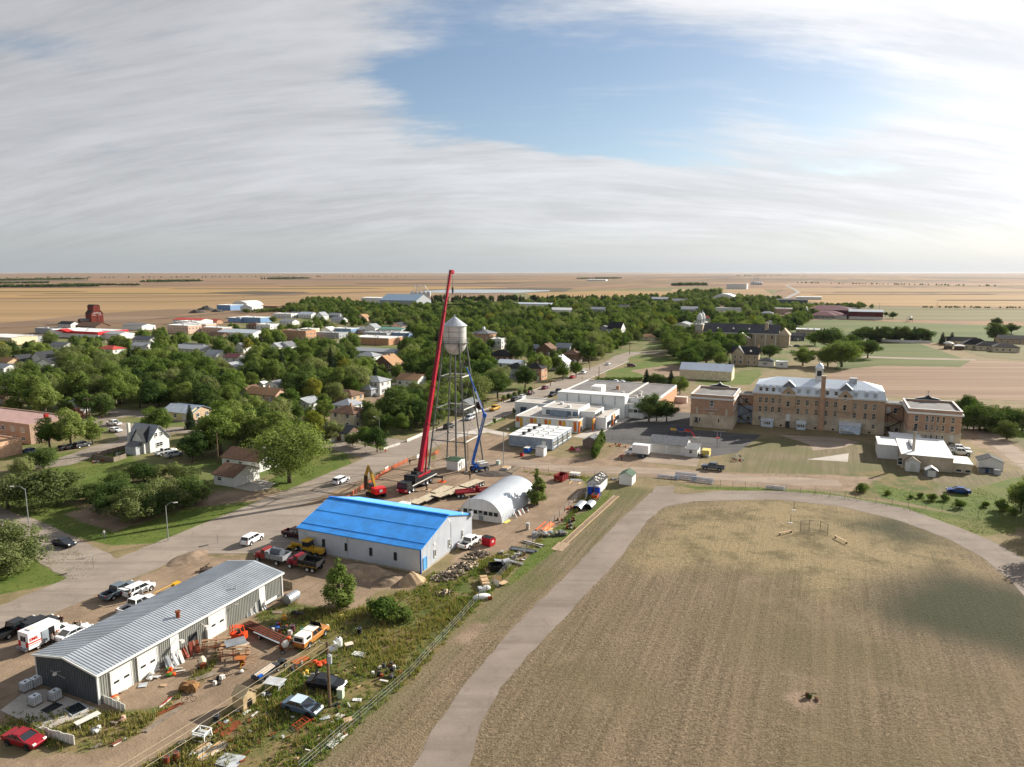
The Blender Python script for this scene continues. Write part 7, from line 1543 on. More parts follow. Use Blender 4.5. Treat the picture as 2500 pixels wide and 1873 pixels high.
def dump_truck(p,rz,label,cabc,boxc,tank=False):
 t = thing('dump_truck',label,'truck',p,rz); w = paint(cabc,.45)
 MB().box(-3.2,3.0,-.45,.45,.7,.95).build('chassis',BLACK,t); loft(MB(),[ring(x,hw,.75,z,.12) for x,hw,z in ((1.7,.95,1.7),(2.6,.85,1.62),(3.1,.72,1.4))]).build('bonnet',w,t)
 for s in (-1,1): MB().box(2.0,2.9,min(s*.72,s*1.15),max(s*.72,s*1.15),.85,1.15).build('fender',w,t); MB().cyl((3.1,s*.85,1.2),(3.2,s*.85,1.2),.13).build('headlight',LAMP,t)
 c = MB().frustum(.7,1.75,-1.05,1.05,.8,.75,1.5,-.98,.98,2.4).build('cab',w,t); MB().add([(1.77,-.85,1.72),(1.77,.85,1.72),(1.55,.82,2.25),(1.55,-.82,2.25)],[(0,1,2,3)]).build('windscreen',DKGLASS,c)
 for s in (-1,1): MB().box(.9,1.5,s*1.02-.03,s*1.02+.03,1.65,2.2).build('side_window',DKGLASS,c)
 b = mat(boxc,.7,.1,dirt=.5); q = MB().box(-3.4,.5,-1.2,1.2,1.05,1.15)
 for s in (-1,1): q.box(-3.4,.5,min(s*1.12,s*1.2),max(s*1.12,s*1.2),1.15,1.95)
 q.box(-3.4,-3.32,-1.2,1.2,1.15,1.95).box(.42,.5,-1.2,1.2,1.15,2.3); bx = q.build('dump_box',b,t)
 for s in (-1,1):
  for i in range(5): MB().box(-3.3+i*.9,-3.2+i*.9,min(s*1.2,s*1.27),max(s*1.2,s*1.27),1.05,1.98).build('box_rib',b,bx)
 if tank: MB().cyl((-2.4,0,1.95),(-.2,0,1.95),.75,n=16).build('water_tank',mat('#5a6068',.5),t)
 else: MB().box(-3.42,.5,1.21,1.24,1.05,1.12).build('yellow_rail',YELLOW,bx)
 wheels(t,[2.3,-1.4,-2.5] if not tank else [2.3,-1.9],.98,'truck',.5)
dump_truck(at('3',260,890),HL,'old red truck with a dark tank in its grey box','#8e2420','#8d9196',True)
dump_truck(at('3',580,955),HL,'maroon dump truck with black box nearest the sand pile','#7c1426','#2a2a2a')
def grader():
 t = thing('road_grader','yellow road grader parked against the blue roofed hall','grader',at('3',610,830),HL); y = mat('#c0962a',.55,dirt=.35)
 MB().box(-3.3,-.6,-.7,.7,.9,1.7).build('engine_housing',y,t); MB().beam((-.6,0,1.7),(3.6,0,1.75),.35,.4).build('main_frame',y,t); MB().box(3.2,3.8,-.9,.9,.75,1.5).build('front_axle',y,t)
 c = MB().frustum(-.7,.6,-.7,.7,1.3,-.65,.5,-.72,.72,2.9).build('cab',y,t); MB().box(-.72,.55,-.735,.735,1.9,2.75).build('cab_window',DKGLASS,c); MB().box(-.9,.8,-.9,.9,2.9,3.02).build('cab_roof',y,t)
 MB().box(1.2,1.35,-1.8,1.8,.25,.85).build('blade',STEEL,t); MB().beam((1.3,-.5,.8),(1.8,-.2,1.7),.12).beam((1.3,.5,.8),(1.8,.2,1.7),.12).cyl((-1.6,.3,1.7),(-1.6,.3,2.6),.07).build('lift_arm',BLACK,t)
 wheels(t,[3.4],.95,'big',.62); wheels(t,[-1.2,-2.6],.95,'big',.62)
grader()
def box_truck():
 t = thing('box_truck','white box truck parked left of the double garage','truck',(*at('7',1420,935)[:2],.04),HL); w = paint('#efefee')
 MB().box(-3.6,.9,-1.2,1.2,.9,3.3).build('cargo_box',w,t); loft(MB(),[ring(x,hw,.5,z,.1) for x,hw,z in ((1.0,1.0,1.5),(2.2,1.0,1.45),(2.9,.95,1.2),(3.1,.85,1.0))]).build('cab',w,t)
 MB().frustum(.95,2.2,-.95,.95,1.5,.95,1.6,-.85,.85,2.2).build('cab_glass',DKGLASS,t); MB().box(.95,1.65,-.86,.86,2.2,2.27).build('cab_roof',w,t); MB().box(-3.6,.9,-.4,.4,.55,.9).build('chassis',BLACK,t); wheels(t,[2.1,-2.2],.95,'suv',.38)
 for s in (-1,1): MB().box(3.0,3.14,s*.7-.14,s*.7+.14,.85,1.05).build('headlight',LAMP,t)
 MB().box(1.2,1.9,-1.02,-1.0,.85,1.2).build('door_mark',DKGREY,t)
box_truck()
def forklift():
 t = thing('forklift','small orange forklift parked before the white workshop door','forklift',at('2',520,765),HL+.3); o = mat('#d24418',.5)
 MB().frustum(-1.1,.7,-.55,.55,.35,-1.0,.7,-.5,.5,1.15).build('body',o,t); MB().box(-1.3,-.9,-.5,.5,.4,1.3).build('counterweight',o,t)
 for s in (-1,1): MB().beam((-.9,s*.45,1.2),(-.7,s*.45,2.1),.07).beam((.55,s*.45,1.1),(.35,s*.45,2.1),.07).build('guard_post',o,t); MB().box(.75,.85,s*.3-.06,s*.3+.06,.1,2.2).build('mast_rail',o,t); MB().box(.85,1.9,s*.25-.06,s*.25+.06,.1,.16).build('fork',STEEL,t)
 q = MB()
 for i in range(6): q.box(-.75+i*.2,-.66+i*.2,-.5,.5,2.1,2.15)
 q.build('overhead_guard',o,t); MB().box(-.5,0,-.25,.25,1.15,1.3).box(-.55,-.4,-.25,.25,1.3,1.7).build('seat',BLACK,t); wheels(t,[.4,-.8],.5,'small',.26)
forklift()
def atv_trailer():
 d = heading(at('2',850,930)-at('2',690,1030)); t = thing('quad_bike','black quad bike on the dirt track hitched to the little trailer','quad bike',at('2',815,960),d)
 MB().box(-.6,.6,-.25,.25,.4,.75).build('frame',BLACK,t); MB().box(-.5,.2,-.2,.2,.75,.92).build('seat',DKGREY,t)
 for x in (.55,-.55): MB().box(x-.35,x+.35,-.55,.55,.72,.8).build('fender',BLACK,t); MB().box(x-.3,x+.3,-.45,.45,.92,.96).build('rack',DKGREY,t)
 MB().cyl((.35,-.4,1.1),(.35,.4,1.1),.03).cyl((.5,0,.75),(.35,0,1.1),.03).build('handlebar',BLACK,t); wheels(t,[.6,-.6],.45,'small',.28)
 t = thing('utility_trailer','small trailer loaded with planks and a blue tub behind the quad bike','trailer',at('2',705,1030),d)
 q = MB().box(-1.3,1.3,-.7,.7,.45,.52)
 for s in (-1,1): q.box(-1.3,1.3,min(s*.66,s*.72),max(s*.66,s*.72),.52,.85)
 q.box(-1.34,-1.28,-.7,.7,.52,.85).box(1.28,1.34,-.7,.7,.52,.85).build('bed',DKGREY,t); MB().beam((1.3,0,.45),(2.2,0,.5),.08).build('tow_bar',BLACK,t); wheels(t,[-.2],.78,'car',.3)
 for i in range(5): MB().beam((-1.1,-.4+.18*i,.75+.05*i),(1.6,-.3+.16*i,.95+.03*i),.16,.05).build('plank',WOODW if i % 2 else OFFW,t)
 MB().cb((-.8,-.35,.8),(.6,.4,.35)).build('tub',BLUE,t)
atv_trailer()
def mixer(label,p,rz,c):
 t = thing('cement_mixer',label,'cement mixer',p,rz)
 MB().lathe([(.1,-.5),(.42,-.35),(.48,.05),(.28,.5),(.26,.55)],14).build('drum',c,t,(0,0,1.05)).rotation_euler = (0,rad(55),0)
 MB().beam((-.6,-.4,.9),(.6,-.4,.3),.07).beam((-.6,.4,.9),(.6,.4,.3),.07).box(-.8,-.3,-.35,.35,.5,1.0).beam((.4,0,.3),(1.6,0,.15),.08).build('frame',RUST,t); wheels(t,[-.4],.55,'small',.26)
mixer('cement mixer with pale drum on the dirt track',at('2',860,840),rad(20),OFFW); mixer('rusty cement mixer with pale drum by the workshop scrap',at('2',275,960),rad(120),CREAM)
# ------------------------------------------------------------------ yard clutter
def one(name,label,cat,mb,m,p,rz=0.0,group=None,smooth=False): return tag(mb.build(name,m,None,(p[0],p[1],p[2] if len(p) > 2 else 0),rz,smooth),label,cat,group)
def J(name,label,cat,f,x,y,rz=0.0,group=None): return thing(name,label,cat,at(f,x,y),rz,group)
def along(f,x0,y0,x1,y1): a,b = at(f,x0,y0),at(f,x1,y1); return a,b,heading(b-a),(b-a).length
def ibc(x,y,label):
 t = J('liquid_tote',label,'tote','1',x,y,GRID); MB().box(-.5,.5,-.5,.5,.2,1.15).build('tank',mat('#dfe3e6',.4),t); MB().box(-.6,.6,-.6,.6,0,.14).build('pallet',WOODG,t); q = MB()
 for i in range(5):
  u = -.52+.26*i
  for s in (-.52,.52): q.cyl((u,s,.14),(u,s,1.18),.02,n=4).cyl((s,u,.14),(s,u,1.18),.02,n=4)
 for z in (.4,.65,.9,1.18): q.tube([(-.52,-.52,z),(.52,-.52,z),(.52,.52,z),(-.52,.52,z),(-.52,-.52,z)],.02,4)
 q.build('cage',STEEL,t); MB().cyl((0,0,1.15),(0,0,1.22),.12,n=10).build('cap',BLKPLASTIC,t)
for x,y,l in ((185,1115,'white caged liquid tote farthest left on the concrete pad'),(255,1085,'white caged liquid tote nearest the dark workshop end'),(250,1215,'white caged liquid tote nearest the pad edge'),(390,1180,'white caged liquid tote beside the dark floor plate')): ibc(x,y,l)
one('floor_plate','dark flat plate lying on the concrete pad','plate',MB().box(-.9,.9,-.7,.7,.035,.06),BLKPLASTIC,at('1',365,1240),GRID)
t = J('window_frame','glass window frame lying flat beside the workshop corner','window frame','1',535,1250,GRID-.2); MB().box(-.8,.8,-1.1,1.1,.04,.09).build('glass',DKGLASS,t); MB().box(-.85,.85,-1.2,-1.08,.04,.14).box(-.85,.85,1.08,1.2,.04,.14).box(-.9,-.8,-1.2,1.2,.04,.14).box(.8,.9,-1.2,1.2,.04,.14).build('frame',LTGREY,t)
def panels(label,f,x0,y0,x1,y1,h,n,m=OFFW,lean=.0,name='fence_panel'):
 a,b,rz,L = along(f,x0,y0,x1,y1); t = thing(name,label,'fence',a,rz)
 for i in range(n): MB().box(L*i/n+.02,L*(i+1)/n-.02,-.04,.04,0,h*random.uniform(.9,1.03)).build('board',m,t)
 MB().beam((0,.07,h*.7),(L,.07,h*.7),.05).build('rail',m,t); return t
panels('white board fence panel standing at the workshop corner','1',718,1195,885,1268,1.0,6); panels('dirty white board fence panel standing in the weeds near the red coupe','1',320,1440,528,1500,1.1,7); panels('pale board fence panel behind the far end of the workshop','2',835,385,910,405,1.3,5,WOODG)
def bench(label,f,x0,y0,x1,y1,w=.9,h=.7,m=OFFW,name='bench',cat='bench'):
 a,b,rz,L = along(f,x0,y0,x1,y1); t = thing(name,label,cat,a,rz)
 for i in range(3): MB().box(0,L,-w/2+i*w/3+.01,-w/2+(i+1)*w/3-.01,h,h+.06).build('plank',m,t)
 for x in (.3,L-.3): MB().beam((x,-w*.4,0),(x,-w*.3,h),.09).beam((x,w*.4,0),(x,w*.3,h),.09).beam((x,-w*.35,h*.5),(x,w*.35,h*.5),.06).build('leg',m,t)
bench('long white plank bench in the weeds near the board fence','1',535,1395,705,1310); bench('white open table frame beside the dirt track','2',725,1090,845,1110,1.6,.9,LTGREY,'table','table')
def lumber(label,f,x0,y0,x1,y1,n,m,w=.22,rise=.07,jit=.15,name='lumber_pile',cat='lumber'):
 a,b,rz,L = along(f,x0,y0,x1,y1); t = thing(name,label,cat,a,rz); rn = random.Random(label)
 for i in range(n):
  y = rn.uniform(-.5,.5)*w*min(n,7); z = .03+rise*(i//4); q = rn.uniform(-jit,jit)
  mm = m[i % len(m)] if isinstance(m,list) else m
  MB().beam((rn.uniform(-.2,.3),y,z+.04),(L+rn.uniform(-.4,.2),y+q*L*.3,z+.04+rn.uniform(0,.05)),w*rn.uniform(.6,1.1),.07).build('plank',mm,t)
 return t
lumber('red and white boards lying in the weeds by the workshop','1',1125,1235,1210,1165,3,[OFFW,RED]); lumber('long rusty rail lying along the weeds','1',1100,1290,1290,1200,3,RUST,.2); lumber('long grey timber edging the dirt track','1',1012,1420,1295,1225,2,WOODG,.35,.2,.02)
lumber('heap of pale boards in the front weeds','2',260,1620,440,1490,10,[WOODW,OFFW,WOODY]); lumber('smaller heap of pale boards beside the heap in the front weeds','2',225,1570,335,1500,6,[OFFW,WOODW],.3); lumber('rusty steel sheets in the front weeds','2',370,1430,500,1320,5,RUST,.5,.05); lumber('rusty brown sheets beside the quad bike','2',925,945,1035,895,6,[RUST,mat('#a4582c',.8)],.55,.04)
lumber('white board and scraps behind the dog house','2',585,1300,630,1265,3,OFFW,.4,.05); lumber('scattered white boards by the fence near the wrecked sedan','2',1215,1315,1275,1285,4,OFFW,.3,.04,.5); lumber('long white board leaning along the fence','2',1165,1515,1275,1420,2,OFFW,.5,.1,.03); lumber('pale poles lying at the fence line','2',1070,1480,1130,1425,2,WOODG,.15); lumber('white scraps in the weeds right of the wrecked sedan','2',1110,1310,1165,1300,3,LTGREY,.4,.04,.4)
lumber('grey boards below the board fence','1',655,1530,715,1500,4,WOODG,.2); lumber('broken boards with red scraps near the dirt track bend','1',790,1500,870,1455,5,[WOODG,RUST,OFFW],.18,.06,.6); lumber('yellow boards lying beside the white arched hut','4',850,660,910,630,4,mat('#d9c76a',.7),.25); lumber('long pipes and beams stacked at the fence','4',915,880,1145,915,12,[mat('#59636e',.5,.3),STEEL,DKGREY],.28,.09,.04); lumber('dark beams with white ends above the stacked pipes','4',1010,820,1195,870,7,[WOODG,BLACK,OFFW],.25,.12,.08)
lumber('old grey timbers on the dirt by the boom lift','4',885,205,975,150,9,[WOODG,mat('#544a40',.9)],.3,.12,.2); lumber('two yellow beams lying before the white pallet table, left pair','4',1440,303,1470,275,2,WOODY,.25); lumber('single yellow beam right of the white pallet table','4',1518,308,1545,283,1,WOODY,.3); lumber('orange timber stack beside the concrete rubble','4',1180,725,1260,655,9,[mat('#d86a3a',.7),mat('#e08a5a',.7)],.35,.15,.06); lumber('pale planks beside the orange timber stack','4',1225,735,1285,695,6,WOODY,.25); lumber('grey planks before the white pallet table','4',1440,262,1555,272,5,LTGREY,.25)
lumber('bundle of grey sticks by the black open container','4',880,995,1010,1035,14,[WOODG,LTGREY],.12,.05,.2); lumber('yellow foam blocks in the long grass','2',1182,640,1272,580,2,mat('#d8c766',.7),.35,.2,.0)
def rack(label,x,y,L,rz):
 t = J('lumber_rack',label,'rack','2',x,y,rz)
 for a in (-L/2,0,L/2):
  for s in (-.6,.6): MB().beam((a,s,0),(a,s,1.5),.09).build('post',RUST,t)
  for z in (.6,1.3): MB().beam((a,-.7,z),(a,.7,z),.08).build('arm',RUST,t)
 for i in range(9): MB().beam((-L/2-.3,-.55+.14*(i%8),.7+.7*(i>4)),(L/2+.4,-.5+.13*(i%8),.72+.7*(i>4)),.13,.08).build('plank',WOODW if i % 3 else RUST,t)
rack('rusty rack of reddish lumber by the workshop wall',370,830,3.0,GRID-.9); rack('second rusty rack with dark lumber in front of the first',500,890,3.2,GRID-1.0)
one('steel_plate','grey steel plate propped on the lumber rack','plate',MB().box(-1.3,1.3,-1.0,1.0,1.55,1.6),MIDGREY,at('2',510,850),GRID-.6)
t = J('scrap_stump','wooden stump table with sticks of wood beside the lumber rack','workbench','2',555,935); MB().cyl((0,0,0),(0,0,.9),.35,n=12).build('stump',RUST,t); MB().box(-.9,.4,-.5,.5,.92,1.0).build('top',mat('#a5602c',.8),t)
for i in range(4): MB().beam((.2,-.2+.15*i,.6),(1.9,-.5+.5*i,.5+.25*i),.07).build('stick',WOODW,t)
t = J('post_driver','yellow hand tool standing by the grey beam','tool','2',533,980); MB().cyl((0,0,0),(.3,0,1.0),.06).cyl((.3,0,1.0),(.7,.1,1.0),.05).build('frame',YELLOW,t); MB().blob((.4,-.3,.2),(.3,.3,.2),3).build('bucket',OFFW,t)
def drum(label,f,x,y,m,r=.32,h=.95,lie=None):
 t = J('drum',label,'drum',f,x,y,lie or 0)
 mb = MB().lathe([(.02,0),(r,0),(r,h*.32),(r+.02,h*.34),(r,h*.36),(r,h*.64),(r+.02,h*.66),(r,h*.68),(r,h),(.02,h)],14); o = mb.build('shell',m,t); MB().lathe([(r-.06,h-.01),(r+.015,h-.01),(r+.015,h+.03),(r-.06,h+.03)],14).build('rim',STEEL,t)
 if lie is not None:
  for c in t.children: c.rotation_euler = (rad(90),0,0); c.location = (0,h/2,r)
for l,x,y,m in (('green drum beside the orange pickup',982,722,mat('#157a45',.5)),('white drum left of the green drum',892,738,OFFW),('dark maroon drum in the black scrap heap',910,700,mat('#5b2430',.6)),('rusty drum at the bottom edge in the front weeds, right one',88,1610,RUST),('rusty drum at the bottom edge in the front weeds, left one',22,1640,RUST),('black drum standing alone in the long grass',1382,720,BLACK),('dark drum near the rusty steel sheets',372,1345,BLKPLASTIC)): drum(l,'2',x,y,m)
drum('big grey cylindrical tank lying behind the workshop','2',905,490,GALV,.75,2.2,HV); drum('yellow orange barrel in the long grass','2',853,620,mat('#d99a22',.5),.4,.8,.4)
t = J('fridge','white fridge standing at the open workshop door','fridge','2',312,760,GRID); MB().box(-.4,.4,-.4,.4,0,1.8).build('body',WHITE,t); MB().box(-.38,.38,-.45,-.4,.6,1.75).box(-.38,.38,-.45,-.4,.05,.55).build('door',WHITE,t)
def leanto(label,f,x0,y0,x1,y1,n,m,h=1.5):
 a,b,rz,L = along(f,x0,y0,x1,y1); t = thing('leaning_scrap',label,'scrap',a,rz); rn = random.Random(label)
 for i in range(n):
  x = L*i/n; MB().beam((x,-rn.uniform(.4,.9),0),(x+rn.uniform(-.2,.3),.1,h*rn.uniform(.5,1.1)),rn.uniform(.1,.5),.06).build('sheet',m[i % len(m)],t)
leanto('grey and white sheets leaning on the workshop wall','1',1165,965,1290,900,12,[LTGREY,OFFW,STEEL]); leanto('reddish boards leaning on the workshop wall','1',1300,880,1400,830,11,[RUST,mat('#8d4434',.8),WOODG]); leanto('aluminium frames and ladders leaning on the workshop wall','2',575,595,720,520,16,[OFFW,STEEL,DKGREY,OFFW],1.9); leanto('scrap leaning on the side of the white arched hut','4',925,605,1080,530,12,[DKGREY,OFFW,RUST],1.0)
t = J('boat_hull','long narrow white hull beside the workshop corner','boat','2',760,505,GRID); MB().add([(-1.8,-.1,.3),(1.8,-.1,.4),(1.6,-.5,.7),(-1.8,-.5,.7),(-1.8,.3,.7),(1.6,.3,.7)],[(0,1,2,3),(0,4,5,1),(0,3,4),(1,5,2)]).build('hull',OFFW,t); MB().beam((-1.8,-.5,.7),(1.6,-.5,.7),.05).beam((-1.8,.3,.7),(1.6,.3,.7),.05).build('rim',LTGREY,t)
def heap(label,f,x,y,n,mats,r=1.0,h=.6,name='scrap_heap',sz=.45):
 t = J(name,label,'scrap',f,x,y); rn = random.Random(label)
 for i in range(n):
  q = rn.uniform(0,6.28); d = r*rn.random()**.6; c = (math.cos(q)*d,math.sin(q)*d,rn.uniform(.1,h*(1.1-d/r*.7)))
  if i % 3 == 0: MB().blob(c,(sz*rn.uniform(.4,.9),sz*rn.uniform(.4,.9),sz*rn.uniform(.25,.6)),i).build('lump',mats[i % len(mats)],t)
  elif i % 3 == 1: MB().beam((c[0]-rn.uniform(.2,.8),c[1],c[2]),(c[0]+rn.uniform(.2,.8),c[1]+rn.uniform(-.5,.5),c[2]+rn.uniform(-.1,.3)),rn.uniform(.06,.3),.06).build('bar',mats[i % len(mats)],t)
  else: MB().frustum(c[0]-sz*.5,c[0]+sz*.4,c[1]-sz*.4,c[1]+sz*.5,max(0,c[2]-.2),c[0]-sz*.4,c[0]+sz*.3,c[1]-sz*.3,c[1]+sz*.4,c[2]+rn.uniform(.1,.4)).build('box',mats[i % len(mats)],t)
 return t
EARTH0,WEED0 = mat('#5a3c28',.95),mat('#3d4a1e',.95); TARP = mat('#1a1a1d',.4); ORT = mat('#e2532a',.6)
for l,f,x,y,n,ms,r,h in (('black tarp heap with a white sack near the bicycle','2',400,1055,9,[TARP,TARP,OFFW],1.0,.6),('blue and grey scrap heap in front of the flat deck trailer','2',810,685,12,[BLUE,DKGREY,OFFW,RED],1.0,.6),('black scrap heap left of the maroon drum','2',860,705,12,[BLACK,DKGREY,RUST],1.1,.8),('orange machine parts beside the white drum','2',875,775,10,[ORANGE,WOODW,DKGREY],.9,.6),('crumpled orange tarp in the weeds','2',1095,940,7,[ORT],.9,.5),('dark engine parts in the grass behind the poplar shadow','2',935,585,10,[DKGREY,RUST,BLACK],1.0,.5),
 ('mixed crates and scrap beside the lying tank','2',865,465,10,[OFFW,DKGREY,RED,LTGREY],.9,.5),('potted plants and white tubs by the workshop wall','1',1225,985,10,[mat('#3f6b2a',.9),OFFW,ORANGE],1.1,.6),('orange tub and white crate under the first overhead door','1',840,1160,6,[ORANGE,OFFW,WOODW],.8,.5),('white bags and boxes between the overhead doors','1',1040,1020,8,[OFFW,LTGREY,DKGREY],1.1,.6),('white toys and sacks in the weeds by the plank bench','1',690,1400,6,[LTGREY,OFFW],.5,.3),('pink tub and scraps near the dirt track','1',840,1340,6,[mat('#c9a08f',.8),WOODG],.6,.4),
 ('yellow and white cushion scraps in the weeds','2',990,1010,4,[mat('#d9b04a',.7),OFFW],.5,.3),('dark motor with white bucket in the weeds','2',1078,1005,5,[BLACK,OFFW],.5,.4),('rusty chain heap at the rusty sheets','2',930,965,8,[RUST,DKGREY],.8,.3),('grey scraps by the shed shadow','2',405,1325,9,[LTGREY,RUST,DKGREY],1.0,.6),('scraps by the foot of the dog house','2',720,1150,6,[LTGREY,DKGREY],.7,.3),('black machinery heap by the fence','4',1410,640,16,[BLACK,DKGREY,RUST],2.0,1.0),('black and white rubbish at the fence near the machinery','4',1440,690,12,[BLACK,OFFW,RUST],1.6,.6),('brick and block pile with pale boards at the fence','4',985,965,18,[BLACK,OFFW,mat('#8a6a5a',.9)],1.6,.8),('pale stone heap left of the brick pile','4',830,940,6,[LTGREY,WOODG],1.0,.4),
 ('orange plastic scrap beside the curved metal sheets','4',1440,525,5,[ORT,ORT,DKGREY],.9,.6),('grey scrap beside the storage shed','4',1860,270,10,[LTGREY,DKGREY,WOODG],1.3,.8),('junk beside the old white house fence','b6',1060,790,10,[RED,OFFW,DKGREY],1.6,.6),('dark fence yard clutter behind the old white house','b6',1280,700,14,[BLACK,DKGREY,OFFW],2.5,.7),('red tractor and scrap by the garage lot','8',700,1160,14,[DKGREY,RED,BLACK,LTGREY],2.6,1.2),('red bricks heap behind the box truck','7',1250,845,14,[mat('#a5573a',.9),RUST],2.6,.6),('black and white scrap right of the white garage annex','7',2080,945,12,[LTGREY,DKGREY,BLACK],2.2,.8)): heap(l,f,x,y,n,ms,r,h)
heap('black scrap heap with a white crate at the fence above the field','2',1590,1000,18,[BLACK,DKGREY,OFFW,RUST],2.0,.9); heap('low weedy debris heap alone in the sports field','2',4560,1165,6,[EARTH0,WEED0],.9,.4)
for l,x,y,n,r in (('heap of split firewood nearest the blue hall door',340,1135,140,3.0),('large heap of split firewood in the middle',490,1050,160,2.7),('far heap of split firewood toward the red dumpster',600,950,120,2.6),('small scatter of firewood in the long grass',300,1290,40,1.6)):
 t = J('firewood_pile',l,'firewood','4',x,y); rn = random.Random(x); mb = MB()
 for i in range(n):
  q = rn.uniform(0,6.28); d = r*rn.random()**.5; z = .75*(1-d/r)*rn.random()+.12; a = rn.uniform(0,3.14); w = rn.uniform(.2,.38); mb.mi(rn.choice((0,0,1,2)))
  c = Vector((math.cos(q)*d,math.sin(q)*d*.6,z)); e = Vector((math.cos(a),math.sin(a),rn.uniform(-.5,.5)))*w; mb.cyl(c-e,c+e,rn.uniform(.09,.16),n=6)
 tag(mb.build('log',[WOODG,mat('#c9b79a',.9),mat('#4a4038',.9)],t,rz=GRID-.6),kind='stuff')
def box_thing(name,label,cat,f,x,y,rz,dims,m,lid=None,extra=None):
 t = J(name,label,cat,f,x,y,rz); l,w,h = dims; MB().box(-l/2,l/2,-w/2,w/2,0,h).build('body',m,t)
 if lid: MB().box(-l/2-.04,l/2+.04,-w/2-.04,w/2+.04,h,h+.07).build('lid',lid,t)
 return t
t = J('dumpster','red waste dumpster with sloped black lid by the hall','dumpster','4',710,850,GRID-.2); MB().yprism([(-.8,.1),(.8,.1),(.95,1.0),(.5,1.6),(-.85,1.6)],-1.0,1.0).build('bin',mat('#b31426',.5),t); MB().beam((.97,0,1.0),(.5,0,1.65),2.05,.05).build('lid',BLACK,t); MB().box(-.87,.5,-1.03,1.03,1.6,1.66).build('top_lid',BLACK,t); MB().box(-.3,.3,-1.03,-1.0,.7,1.1).build('label_plate',OFFW,t); MB().box(-.9,-.8,.3,.8,.7,1.0).build('fork_pocket',RED,t)
t = J('skip_bin','dark red open skip bin with rubble on the dirt','skip bin','4',1365,265,GRID-.1)
q = MB().box(-1.9,1.9,-1.1,1.1,.1,.2)
for s in (-1,1): q.box(-1.9,1.9,min(s*1.02,s*1.1),max(s*1.02,s*1.1),.2,1.5)
q.box(-1.9,-1.82,-1.1,1.1,.2,1.5).box(1.82,1.9,-1.1,1.1,.2,1.5).build('bin',mat('#7c1a18',.6),t); MB().blob((-.9,0,.3),(1.2,.9,.35),4).build('rubble',WOODW,t)
for i in range(4):
 for s in (-1,1): MB().box(-1.5+i,-1.4+i,min(s*1.1,s*1.17),max(s*1.1,s*1.17),.2,1.5).build('rib',mat('#7c1a18',.6),t)
for x,y,l in ((1628,400,'blue portable toilet with white roof, left of the pair'),(1690,405,'blue portable toilet with white roof, right of the pair')):
 t = J('portable_toilet',l,'toilet','4',x,y,GRID); MB().frustum(-.55,.55,-.55,.55,0,-.52,.52,-.52,.52,2.1).build('cabin',mat('#1740a8',.45),t); MB().frustum(-.6,.6,-.6,.6,2.1,-.4,.4,-.4,.4,2.35).build('roof',OFFW,t); MB().box(-.58,-.53,-.4,.4,.1,1.95).build('door',mat('#1d4cc0',.45),t); MB().cyl((.4,.3,2.1),(.4,.3,2.6),.05).build('vent_pipe',DKGREY,t)
t = J('hopper_trailer','small orange hopper beside the portable toilets','hopper','4',1672,440,GRID); q = MB().frustum(-.8,.8,-.5,.5,.45,-1.0,1.0,-.7,.7,1.2); q.build('hopper',ORANGE,t); MB().box(-.92,.92,-.62,.62,1.2,1.22).build('opening',BLACK,t); wheels(t,[0],.65,'small',.26)
t = J('board_stack','dark grey upright board leaning beside the orange hopper','board','4',1560,440,GRID); MB().beam((0,-.7,0),(.4,-.7,1.7),1.5,.07).build('board',DKGREY,t); MB().beam((.45,-.4,0),(.75,-.4,1.5),1.2,.07).build('back_board',MIDGREY,t)
for x,y,L,l in ((1530,520,4.2,'curved silver roof sheet propped over a black frame, near one'),(1620,510,3.2,'curved silver roof sheet, far one beside the fence')):
 t = J('curved_sheet',l,'metal sheet','4',x,y,GRID); n = 8; mb = MB(); vs = []
 for xx in (-L/2,L/2): vs += [(xx,1.0*math.cos(math.pi*i/n),.45+.75*math.sin(math.pi*i/n)) for i in range(n+1)]
 mb.add(vs,[(i,n+1+i,n+2+i,i+1) for i in range(n)]).build('sheet',GALV,t,smooth=True); MB().box(-L/2+.2,L/2-.2,-.85,.85,0,.7).build('frame',BLACK,t)
t = J('open_container','black open container with a grey lid sheet beside the fence','container','4',790,1075,GRID-.9)
q = MB().box(-1.4,1.4,-1.0,1.0,.0,.1)
for s in (-1,1): q.box(-1.4,1.4,min(s*.95,s*1.0),max(s*.95,s*1.0),.1,1.1)
q.box(-1.4,-1.34,-1,1,.1,1.1).box(1.34,1.4,-1,1,.1,1.1).build('box',TARP,t); MB().beam((-.2,1.3,1.3),(1.6,1.3,.9),1.0,.06).build('lid',MIDGREY,t); MB().cyl((1.0,.2,1.2),(2.2,.6,1.25),.45,n=12).build('rolled_sheet',LTGREY,t); MB().box(-2.2,-1.5,-1.2,.8,.15,.22).build('deck_board',WOODW,t)
t = J('crate_stack','group of open beige wooden crates at the fence','crates','4',675,1205,GRID-.95)
for i in range(4): MB().box(-.6+.0,.6,-1.5+i*.78,-.78+i*.78,0,.8+.1*(i%2)).build('crate',WOODY,t); MB().box(-.55,.55,-1.45+i*.78,-.83+i*.78,.8+.1*(i%2),.83+.1*(i%2)).build('crate_top',WOODW,t)
t = J('sink_unit','white rounded sink unit beside the beige crates','sink','4',690,1265,.4); MB().blob((0,0,.5),(.8,.45,.45),2,10,.08).build('basin',WHITE,t); MB().box(-1.3,-.7,-.5,.5,.0,.8).build('stand',LTGREY,t)
t = J('bath_shell','white boat shaped plastic shell in the grass at the fence','shell','4',645,1335,.35); MB().blob((0,0,.35),(1.5,.6,.45),5,10,.05).build('shell',WHITE,t,smooth=True); MB().box(.9,1.5,-.9,-.5,0,.5).build('red_crate',RUST,t)
